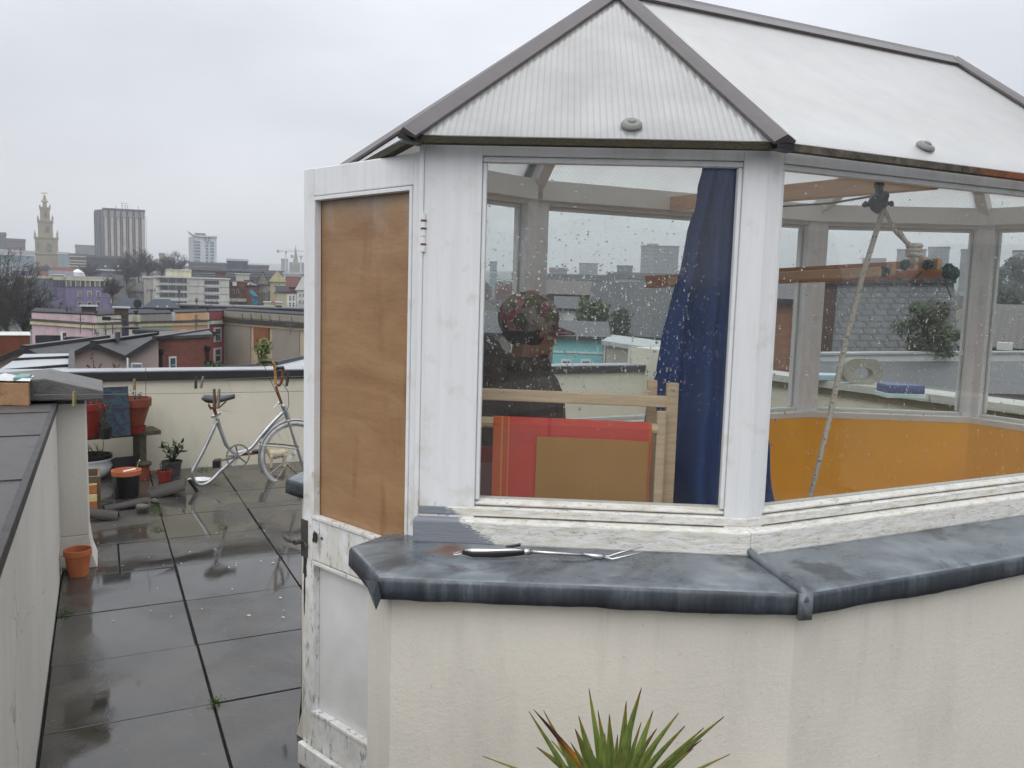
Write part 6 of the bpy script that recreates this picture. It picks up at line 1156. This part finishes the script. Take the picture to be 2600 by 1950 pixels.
# neighbour's pale sheet metal roof
t = thing('metal_roof', 'neighbouring pale blue-grey sheet metal roof sloping towards us at the left', 'roof', atD(90, 940, 13)); mb = MB(); a, b_, c, d = atD(60, 899, 16), atD(178, 897, 16), atD(176, 950, 11.5), atD(-60, 975, 11); mb.face([a, b_, c, d]); mb.face([b_, b_-V(0, 0, 6), c-V(0, 0, 6), c]); mb.build('roof_sheet', plain('pale_sheet_roof', (.36, .39, .41), .3, .12, .8, .1), t)
mb = MB()
for k in (.30, .72): mb.bar(a.lerp(d, k)+V(0, 0, .02), b_.lerp(c, k)+V(0, 0, .02), .06, .04)
mb.bar(b_+V(.03, 0, .02), c+V(.03, 0, .02), .08, .08); mb.build('seams', M['feltedge'], t)
t = thing('roof_edge', 'pale metal roof with dark gutter just beyond the parapet behind the bicycle', 'roof', atD(680, 935, 22)); mb = MB(); P = [atD(570, 939, 19), atD(700, 928, 24), atD(800, 905, 30), atD(830, 935, 18), atD(760, 941, 17)]; mb.face(P); mb.v = mb.v; mb.ext([p-V(0, 0, .02) for p in P], V(0, 0, -3)); mb.build('sheet', plain('pale_sheet_roof', (.36, .39, .41), .3, .12, .8, .1), t); mb = MB(); mb.bar(P[1]+V(0, 0, .05), P[2]+V(0, 0, .05), .1, .12); mb.bar(P[0]+V(0, 0, .05), P[1]+V(0, 0, .05), .06, .06); mb.build('gutter', M['feltedge'], t)
# street lamp, aerials, dishes
D = 48; c = atD(316, 812, D); t = thing('street_lamp', 'dark street lamp with one long arm in front of the pink and cream terrace', 'street lamp', V(c.x, c.y, -9)); mb = MB(); mb.tube([(c.x, c.y, -9), c], [.12, .12], 10); mb.build('column', plain('dark_blue_lamp', (.02, .02, .05), .5), t); mb = MB(); h = atD(276, 809, D); mb.tube([c, h], .04, 6); mb.build('arm', M['black'], t); mb = MB(); mb.bar(h+V(.1, 0, 0), atD(260, 808, D), .3, .2); mb.build('lamp_head', M['black'], t)
def aerial(x, yt, yb_, D, label, w=6):
    t = thing('tv_aerial', label, 'aerial', atD(x, yb_, D), 'television aerials on the roofs'); mb = MB(); a, c = atD(x, yb_, D), atD(x, yt, D); s = D*.0004; mb.tube([a, c], max(.02, s), 5); mb.build('mast', dconc, t); mb = MB(); l, r_ = atD(x-w, yt+2, D), atD(x+w, yt+2, D); mb.tube([l, r_], max(.015, s*.8), 4)
    for k in range(5): p = l.lerp(r_, k/4); mb.bar(p-V(0, .3, .0), p+V(0, .3, 0), s*1.2, s*1.2)
    for k in range(4): p = l.lerp(r_, k/3); mb.tube([p-V(0, 0, .25), p+V(0, 0, .2)], s*.7, 4)
    mb.build('antenna', dconc, t)
for (x, yt, yb_, D, lb, w) in ((498, 809, 838, 36, 'thin tall aerial rising in front of the peach house', 3), (204, 808, 846, 40, 'bare pole aerial in front of the pink house', 1), (268, 836, 846, 40, 'short aerial on the middle slate roof', 1), (286, 832, 843, 40, 'slightly taller short pole right of the middle roof', 1), (242, 836, 848, 41, 'white multi-bar aerial beside the middle ridge', 7), (345, 832, 845, 40, 'small comb aerial in front of the cream house', 4), (384, 735, 768, 90, 'aerial with crossbar left of the white office', 9), (455, 737, 785, 80, 'aerial before the left half of the white office', 2), (499, 760, 792, 80, 'thin aerial in front of the blank wall of the white office', 3), (536, 765, 787, 80, 'aerial with long crossbar below the white office windows', 14), (592, 766, 780, 80, 'aerial in front of the brick building', 8), (737, 823, 850, 45, 'pale aerial in front of the beige end wall', 9), (287, 755, 768, 90, 'aerial beside the purple building edge', 6), (169, 782, 790, 58, 'small pole with white cap on the pink house roof', 1), (180, 778, 790, 58, 'comb aerial on the pink house roof', 8)): aerial(x, yt, yb_, D, lb, w)
mb = MB(); c = atD(349, 771, 60); mb.ball(c, (.28, .05, .30), 16, 10); mb.tube([c, c+V(0, 0, -.6)], .03, 6); mb.build('satellite_dish', fm('dark_dish', (.03, .035, .045)), label='dark round satellite dish above the pastel terrace roofs', cat='satellite dish')
for (x0, x1, yt, yb_, lb) in ((207, 244, 779, 797, 'broad brown chimney stack on the pink and cream terrace'), (290, 326, 783, 797, 'lower brown chimney stack behind the street lamp')):
    b = B('chimney_stack', lb, x0, x1, yt, 60, depth=1.2, mat=fm('sooty_brown', (.07, .05, .04)), zb=-2.5, cat='chimney'); b.cope(palem, .1, .12, 'capping')
b = B('house', 'long dark flat roof between the terrace parapets and the purple building', 130, 400, 791, 68, 75, depth=6, mat=dark); b.cope(dark, .05, .05)
# --- trees
TW = plain('bare_branch', (.040, .036, .034), .9, .3, 2, 0)
def bare_tree(x, yt, yb_, D, label, seed, wpx_=40, dens=1.0, name='bare_tree', n0=7, lean=0, tw=1.0, mat=None):
    r = random.Random(seed); base = atD(x, yb_, D); H = atD(x, yt, D).z-base.z; Wd = wpx_*D/CF; t = thing(name, label, 'tree', base); tr = MB(); cr = MB(); w1 = max(.016, D*.00013)*tw
    tk = H*.016; fork = H*r.uniform(.16, .24) if dens >= 1 else H*.1; top = base+V(lean*H*.6, 0, H*.62)
    tr.tube([base-V(0, 0, 1), base+V(0, 0, fork*.5), base+V(lean*fork, 0, fork), base.lerp(top, .6)+V(r.gauss(0, .03)*H, 0, 0), top], [tk*1.3, tk*1.1, tk, tk*.6, tk*.25], 7, False)
    nl = int((46 if dens >= 1 else 9)*dens)
    for k in range(nl):
        a = r.uniform(0, 6.28); ph = math.acos(r.uniform(-.12, 1)); sh = r.uniform(.72, 1.04); e_ = base+V(lean*H*.6*r.uniform(.5, 1.2)+Wd*math.sin(ph)*math.cos(a)*sh, Wd*math.sin(ph)*math.sin(a)*sh, H*.44+H*.56*math.cos(ph)*sh)
        s_ = base+V(0, 0, fork*r.uniform(.75, 1.1))+V(lean, 0, 1)*H*r.uniform(0, .22)*(1 if k > 6 else .1); m1 = s_.lerp(e_, .35)+V(0, 0, H*.06)+V(r.gauss(0, 1), r.gauss(0, 1), 0)*H*.015; m2 = s_.lerp(e_, .7)+V(0, 0, H*.045)+V(r.gauss(0, 1), r.gauss(0, 1), r.gauss(0, 1))*H*.02
        rr = tk*r.uniform(.22, .5); (tr if k < 14 else cr).tube([s_, m1, m2, e_], [max(w1, rr), max(w1, rr*.7), max(w1, rr*.4), w1*.7], 5 if k < 14 else 3, False); path = [s_, m1, m2, e_]
        for q in range(int(15 if dens >= 1 else 5)):
            f = r.uniform(.28, 1.0)*2.999; i_ = int(f); p = path[i_].lerp(path[i_+1], f-i_); od = V(p.x-base.x, p.y-base.y, 0); od = od.normalized() if od.length > .01 else V(1, 0, 0)
            d = (od*r.uniform(0, .9)+V(r.gauss(0, .55), r.gauss(0, .55), r.uniform(.25, 1.1))).normalized(); l_ = H*r.uniform(.06, .15); p2 = p+d*l_*.5+V(r.gauss(0, 1), r.gauss(0, 1), 0)*l_*.06; p3 = p2+(d+V(0, 0, .3)).normalized()*l_*.5
            cr.tube([p, p2, p3], [w1, w1*.7, w1*.45], 3, False)
            for w in range(5 if dens >= 1 else 2):
                b0 = p.lerp(p2, r.uniform(.2, 1)) if r.random() < .4 else p2.lerp(p3, r.random()); d2 = (d+V(r.gauss(0, .6), r.gauss(0, .6), r.gauss(.2, .4))).normalized(); cr.tube([b0, b0+d2*l_*r.uniform(.25, .5)], [w1*.6, w1*.4], 3, False)
    tr.build('trunk', mat or TW, t); cr.build('crown', mat or TW, t); return t
bare_tree(352, 628, 715, 260, 'bare winter tree overlapping the right foot of the ribbed tower', 21, 40, 1.2); bare_tree(322, 655, 740, 250, 'wide bare tree just left of the white office block', 22, 38, 1.2); bare_tree(446, 640, 712, 300, 'rounded bare tree left of the pale apartment tower', 23, 36, 1.3); bare_tree(228, 668, 715, 330, 'dark bare tree under the ribbed tower', 24, 28, 1.2); bare_tree(412, 655, 712, 310, 'small bare tree between two larger ones behind the white office', 25, 22, 1.2); bare_tree(377, 650, 715, 290, 'bare tree behind the plain pale slab wall', 29, 24, 1.2)
bare_tree(20, 645, 900, 90, 'large dark bare tree at the left edge of the view', 26, 75, 1.2, n0=9); bare_tree(62, 690, 905, 80, 'spreading bare tree reaching over the pink house', 27, 62, 1.1, n0=8, lean=.1); bare_tree(95, 665, 720, 420, 'dark tree at the foot of the church tower', 28, 30, 1.3); bare_tree(-5, 700, 900, 100, 'bare tree cut off by the left edge', 30, 60, 1.2)
bare_tree(285, 700, 775, 150, 'brownish bare tree right of the purple building', 33, 22, 1.1)
def leafy(x0, x1, yt, yb_, D, label, seed, mat, n=2600, name='leafy_tree', trunk=True, lf=.12, cat='tree'):
    r = random.Random(seed); base = atD((x0+x1)/2, yb_, D); H = atD((x0+x1)/2, yt, D).z-base.z; W_ = (x1-x0)/2*D/CF; t = thing(name, label, cat, base); mb = MB(); cl = []
    for k in range(26): a = r.uniform(0, 6.28); z = r.uniform(.12, .95); rr = W_*.8*math.sqrt(max(0, 1-(2*z-1)**2))*r.uniform(.3, 1); cl.append((base+V(math.cos(a)*rr, math.sin(a)*rr*.8, H*z), H*r.uniform(.07, .16)))
    for k in range(n):
        c, s = r.choice(cl); p = c+V(r.gauss(0, 1), r.gauss(0, 1), r.gauss(0, .8))*s*.6; a = V(r.uniform(-1, 1), r.uniform(-1, 1), r.uniform(-1, 1)).normalized(); q = a.orthogonal().normalized(); l_ = lf*r.uniform(.6, 1.4); mb.face([p-a*l_, p+q*l_*.5, p+a*l_, p-q*l_*.5])
    mb.build('crown', mat, t)
    mb = MB(); mb.tube([base-V(0, 0, 1), base+V(0, 0, H*.4), base+V(.1, 0, H*.8)], [H*.03, H*.02, .02], 7)
    for k in range(6): c = cl[k][0]; mb.tube([base+V(0, 0, H*.3), c], [H*.012, .02], 5)
    mb.build('trunk', TW, t); return t
leafy(646, 690, 862, 942, 17, 'wispy green shrub in front of the orange-framed window', 41, plain('yellowish_foliage', (.13, .15, .05), .8, .4, 3, 0), 800, 'shrub', lf=.03, cat='shrub'); leafy(495, 575, 920, 945, 16, 'low straggling green bush at the foot of the crimson house', 42, M['bushg'], 900, 'shrub', lf=.04, cat='shrub')
bare_tree(240, 908, 960, 14, 'small bare sapling against the pinkish gables', 43, 20, .8, name='sapling', n0=4, tw=.35); bare_tree(295, 916, 960, 14, 'tiny bare sapling right of the first against the gables', 44, 12, .8, name='sapling', n0=3, tw=.35)
# ------------------------------------------------------------ the town seen through the glazing
for (nm, lb, x0, x1, yt, D, mt, dp_) in (('tower_block', 'hazy slab tower seen through the near window left of the curtain', 1628, 1724, 628, 520, fm('tower_grey_blue', (.20, .22, .235)), 22), ('office_block', 'hazy mid-height block centred in the near window skyline', 1471, 1518, 672, 700, grey, 20), ('office_block', 'dark small block left of the hazy slab tower', 1567, 1606, 678, 420, fm('dark_hazy', (.10, .11, .12)), 14), ('office_block', 'long dark roofline at the foot of the hazy slab tower', 1540, 1760, 697, 330, dconc, 14), ('office_block', 'long dim range left of the middle in the near window', 1300, 1545, 700, 340, dconc, 14), ('office_block', 'faint low block just right of the far post', 1395, 1440, 684, 600, brickf, 14), ('office_block', 'pale windowed block in front of the dark roofline', 1560, 1626, 709, 230, palem, 12), ('office_block', 'blue-grey tower sliver at the left edge of the near window', 1244, 1262, 668, 600, teal, 14), ('tower_block', 'broad hazy tower behind the rope knot', 2278, 2352, 637, 620, grey, 24), ('tower_block', 'taller hazy tower right of the rope knot', 2357, 2412, 631, 640, fm('tower_grey_blue', (.20, .22, .235)), 24), ('office_block', 'low hazy block left of the rope knot', 2190, 2250, 660, 700, grey, 20), ('tower_block', 'pale slab tower at the right picture edge', 2572, 2640, 640, 450, palem, 20), ('office_block', 'hazy block behind the second far post', 2440, 2508, 637, 640, grey, 20), ('house', 'cream-yellow house below the hazy hill at the right edge', 2460, 2528, 705, 260, fm('cream_yellow', (.48, .43, .26)), 12), ('office_block', 'pale grey office under the hanging slats', 2300, 2360, 706, 220, palem, 12), ('office_block', 'long dark range behind the big slate roof', 2060, 2300, 705, 230, dconc, 12)):
    b = B(nm, lb, x0, x1, yt, D, depth=dp_, mat=mt); b.cope(dconc, D*.002, .3, 'roof_edge')
    rows = 6 if nm == 'tower_block' else 2
    for k in range(rows): b.row(x0+3, x1-3, yt+6+10*k, yt+10+10*k, max(3, int((x1-x0)/9)), 'glassg')
    if 'left of the curtain' in lb: b.rect(1642, 618, 1672, 630, mt, 'plant_room', -2, 6)
b = B('house', 'long brown ridge roof across the middle of the near window', 1320, 1700, 752, 85, 95, depth=10, mat=brickf); b.gable(tile_mat('brown_tiles', (.10, .075, .07), (.13, .09, .08), .3, .3), 1.6); 
b = B('house', 'white rendered cottage beyond the person', 1415, 1462, 786, 60, depth=6, mat=wht); b.gable(slate, .9)
b = B('house', 'big dark slate roofed house behind the far parapet left of the curtain', 1500, 1800, 858, 45, 40, depth=9, mat=fm('grey_brown_render', (.19, .17, .15))); b.gable(slate, 2.9)
b = B('house', 'low dark slate roof behind the person', 1220, 1420, 850, 50, depth=8, mat=fm('grey_brown_render', (.19, .17, .15))); b.gable(slate, 1.3)
b = B('house', 'turquoise rendered house with two square windows behind the far parapet', 1405, 1532, 858, 34, depth=7, mat=plain('turquoise_render', (.20, .50, .53), .8, .05, 2, 0), zb=-9); b.cope(M['white'], .12, .08); [b.win(x, 912, x+27, 942, 'white', 'glassg', .18, False) for x in (1424, 1474)]; b.rect(1532, 856, 1537, 940, M['white'], 'corner_strip', .05, .1); b.rect(1405, 893, 1532, 897, M['white'], 'string_course', .05, .1); b.gable(slate, .55)
b = B('house', 'flat roofed cream building right of the turquoise house', 1540, 1760, 880, 30, 24, depth=6, mat=fm('cream_block', (.42, .38, .32)), yt1=905, zb=-9); b.cope(palem, .15, .15)
leafy(1462, 1545, 765, 860, 42, 'pale green tree behind the turquoise house', 51, plain('pale_foliage', (.085, .11, .05), .8, .4, 1, 0), 3000, lf=.13)
leafy(1548, 1600, 790, 870, 40, 'darker green tree right of the pale green one', 54, M['treeg'], 2000, lf=.13)
b = B('brick_building', 'orange-brown brick wall with a grey roof seen left of the far middle post', 1945, 2014, 766, 26, depth=7, mat=M['gap'], zb=-9)
mb = MB(); a, c = b.p0+b.n*.02, b.p1+b.n*.02; l = (c-a).length; mb.face([(a.x, a.y, -9), (c.x, c.y, -9), (c.x, c.y, b.zt), (a.x, a.y, b.zt)], [(0, 0), (l, 0), (l, 9+b.zt), (0, 9+b.zt)]); mb.build('brick_face', tile_mat('orange_brick_wall', (.27, .10, .045), (.32, .13, .06), .225, .075, mort=(.2, .13, .09), rough=.85), b.root); b.gable(slate, .62)
b = B('brick_building', 'dark brown brick gable end beside the big slate roof', 2078, 2128, 722, 24, depth=8, mat=fm('dark_brown_brick', (.085, .05, .045)), zb=-9); b.cope(dark, .12, .1)
t = thing('slate_roof_house', 'big grey slate roof filling the middle pane of the right window', 'house', atD(2230, 890, 20)); a, b_, c, d = atD(2110, 905, 18.5), atD(2430, 905, 19.5), atD(2420, 722, 22), atD(2128, 724, 21)
mb = MB(); q = [a, b_, c, d]; mb.face(q, uvf(a, b_, q)); rf = mb.build('roof', tile_mat('grey_roof_tiles', (.048, .05, .055), (.065, .067, .074), .30, .24, mort=(.008, .008, .01)), t); SOL(rf, .12); mb = MB(); mb.box8([V(p.x, p.y, -9) for p in (a, b_, c, d)]+[p-V(0, 0, .15) for p in (a, b_, c, d)]); mb.build('wall', brickf, t); mb = MB(); mb.bar(c+V(0, 0, .1), d+V(0, 0, .1), .3, .15); mb.build('ridge', dark, rf)
b = B('house', 'brown tiled roof with a small white dormer at the right edge', 2440, 2760, 893, 24, depth=12, mat=brickf, zb=-9); b.gable(tile_mat('brown_roof_tiles', (.085, .07, .068), (.11, .088, .08), .30, .24), 1.15); b.rect(2533, 868, 2572, 886, M['white'], 'dormer', .8, .6); b.rect(2480, 805, 2620, 860, fm('grey_brown_render', (.19, .17, .15)), 'upper_wall', -8, 1)
leafy(2275, 2425, 770, 915, 16, 'green climbing bush against the big slate roof', 52, M['bushg'], 6000, lf=.045); leafy(2470, 2600, 735, 835, 60, 'dense dark green tree at the right edge', 53, M['treeg'], 5000, lf=.22); leafy(2490, 2700, 660, 770, 300, 'hazy wooded rise at the right picture edge', 55, M['treeg'], 6000, lf=1.0); leafy(2300, 2350, 728, 760, 60, 'small dark tree under the hanging slats', 56, M['treeg'], 1500, lf=.2)
b = B('white_wall', 'long white painted band of wall beyond the right parapet', 2030, 2700, 897, 13.3, 19.2, depth=.3, mat=M['white'], zb=-9, zt=.94, cat='wall'); b.cope(palem, .04, .04)
mb = MB(); a, b_, c, d = atz(2040, 985, .845), atz(2900, 1010, .845), atz(2900, 916, .845), atz(2040, 918, .845); mb.ext([a, b_, c, d], V(0, 0, -.2)); mb.build('flat_roof', plain('dark_flat_roof', (.045, .048, .05), .4, .4, 1.5, .3), label='dark wet flat roof between the right parapet and the white band', cat='roof')
mb = MB(); r = random.Random(77)
# ordinary houses filling the valley and the slope, one object each
hm = [fm('fill_brick', (.15, .07, .055)), fm('fill_grey', (.19, .185, .175)), fm('fill_cream', (.36, .34, .29)), fm('fill_dark', (.08, .08, .085))]; rm_ = [fm('fill_slate', (.06, .062, .068)), fm('fill_redroof', (.11, .05, .04)), fm('fill_lead', (.14, .15, .16))]; cnt = 0
for D, ys in ((85, 14), (115, 14), (150, 10), (200, 10), (260, 8), (340, 6), (440, 5), (560, 4)):
    x = (20 if D > 150 else 560) if D > 90 else 790
    while x < (2640 if D > 90 else 1150):
        w = r.uniform(60, 120)*130/D
        if not (D < 200 and x < 780) and r.random() < .85:
            z = hterr(D)+r.uniform(5, 8); p = atD(x, 740, D); yt = 764+(x-1300)*.0288-(z-CH)/D*CF
            b = B('townhouse', 'pitched-roof house in the hazy town beyond the roof terrace', x, x+w, yt, D, D*r.uniform(.97, 1.03), depth=9, mat=r.choice(hm), zt=z, group='ordinary houses of the hazy town'); b.gable(r.choice(rm_), r.uniform(1.5, 2.6), r.choice(('along', 'across'))); cnt += 1
            if D < 300: b.row(x+w*.15, x+w*.85, yt+8*130/D, yt+22*130/D, 3, 'glassg', .5)
        x += w*r.uniform(1.02, 1.5)
# ------------------------------------------------------------ buildings on the camera's side of the street (they reflect in the panes)
for (x0, y0, x1, y1, zt, lb, mt) in ((4, -15, 15, -13, 1.0, 'red brick town house behind the viewpoint, reflected in the right pane', brickf), (15.5, -12.5, 24, -5, 2.2, 'taller rendered town house behind the viewpoint, far right', hm[1]), (-8, -17, 3.4, -15.3, .3, 'lower dark brick house straight behind the viewpoint', hm[3]), (-22, -15, -9, -17.5, 1.4, 'grey town house behind the viewpoint, left side', hm[1]), (25, -4, 30, 8, 1.8, 'dark brick house beyond the right end of the terrace', brickf)):
    t = thing('town_house', lb, 'house', V((x0+x1)/2, (y0+y1)/2, -9)); a, c = V(x0, y0, 0), V(x1, y1, 0); bk = V(a.x+c.x, a.y+c.y, 0).normalized()*9
    mb = MB(); mb.prism([(p.x, p.y) for p in (a, c, c+bk, a+bk)], -9, zt); mb.build('wall', mt, t); mb = MB(); m0, m1 = a+bk*.5+V(0, 0, zt+2.2), c+bk*.5+V(0, 0, zt+2.2); u = V(0, 0, zt+.02)
    for q in ((a+u, c+u, m1, m0), (a+bk+u, c+bk+u, m1, m0), (a+u, a+bk+u, m0), (c+u, c+bk+u, m1)): mb.face(q)
    mb.build('roof', rm_[0], t); e = (c-a).normalized(); l = (c-a).length; n_ = -bk.normalized()
    for r_ in range(3):
        for k in range(int(l/2.6)): p = a+e*(1.0+2.6*k)+V(0, 0, zt-2.6-3*r_); mb = MB(); mb.ext([p+n_*.06, p+e*1.1+n_*.06, p+e*1.1+V(0, 0, 1.6)+n_*.06, p+V(0, 0, 1.6)+n_*.06], -n_*.1); mb.build('window', M['glassg'], t)
# ------------------------------------------------------------ damp air
if HAZE:
    hz, t, b = mk('haze_air'); t.nodes.remove(b); pv = t.nodes.new('ShaderNodeVolumePrincipled'); pv.inputs['Density'].default_value = HAZE; pv.inputs['Color'].default_value = (.92, .95, 1, 1); pv.inputs['Anisotropy'].default_value = .0; t.links.new(pv.outputs[0], t.nodes['Material Output'].inputs['Volume'])
    mb = MB(); mb.box(-9100, 9100, -9100, 9100, -30, 190); o = mb.build('haze', hz, kind='stuff')
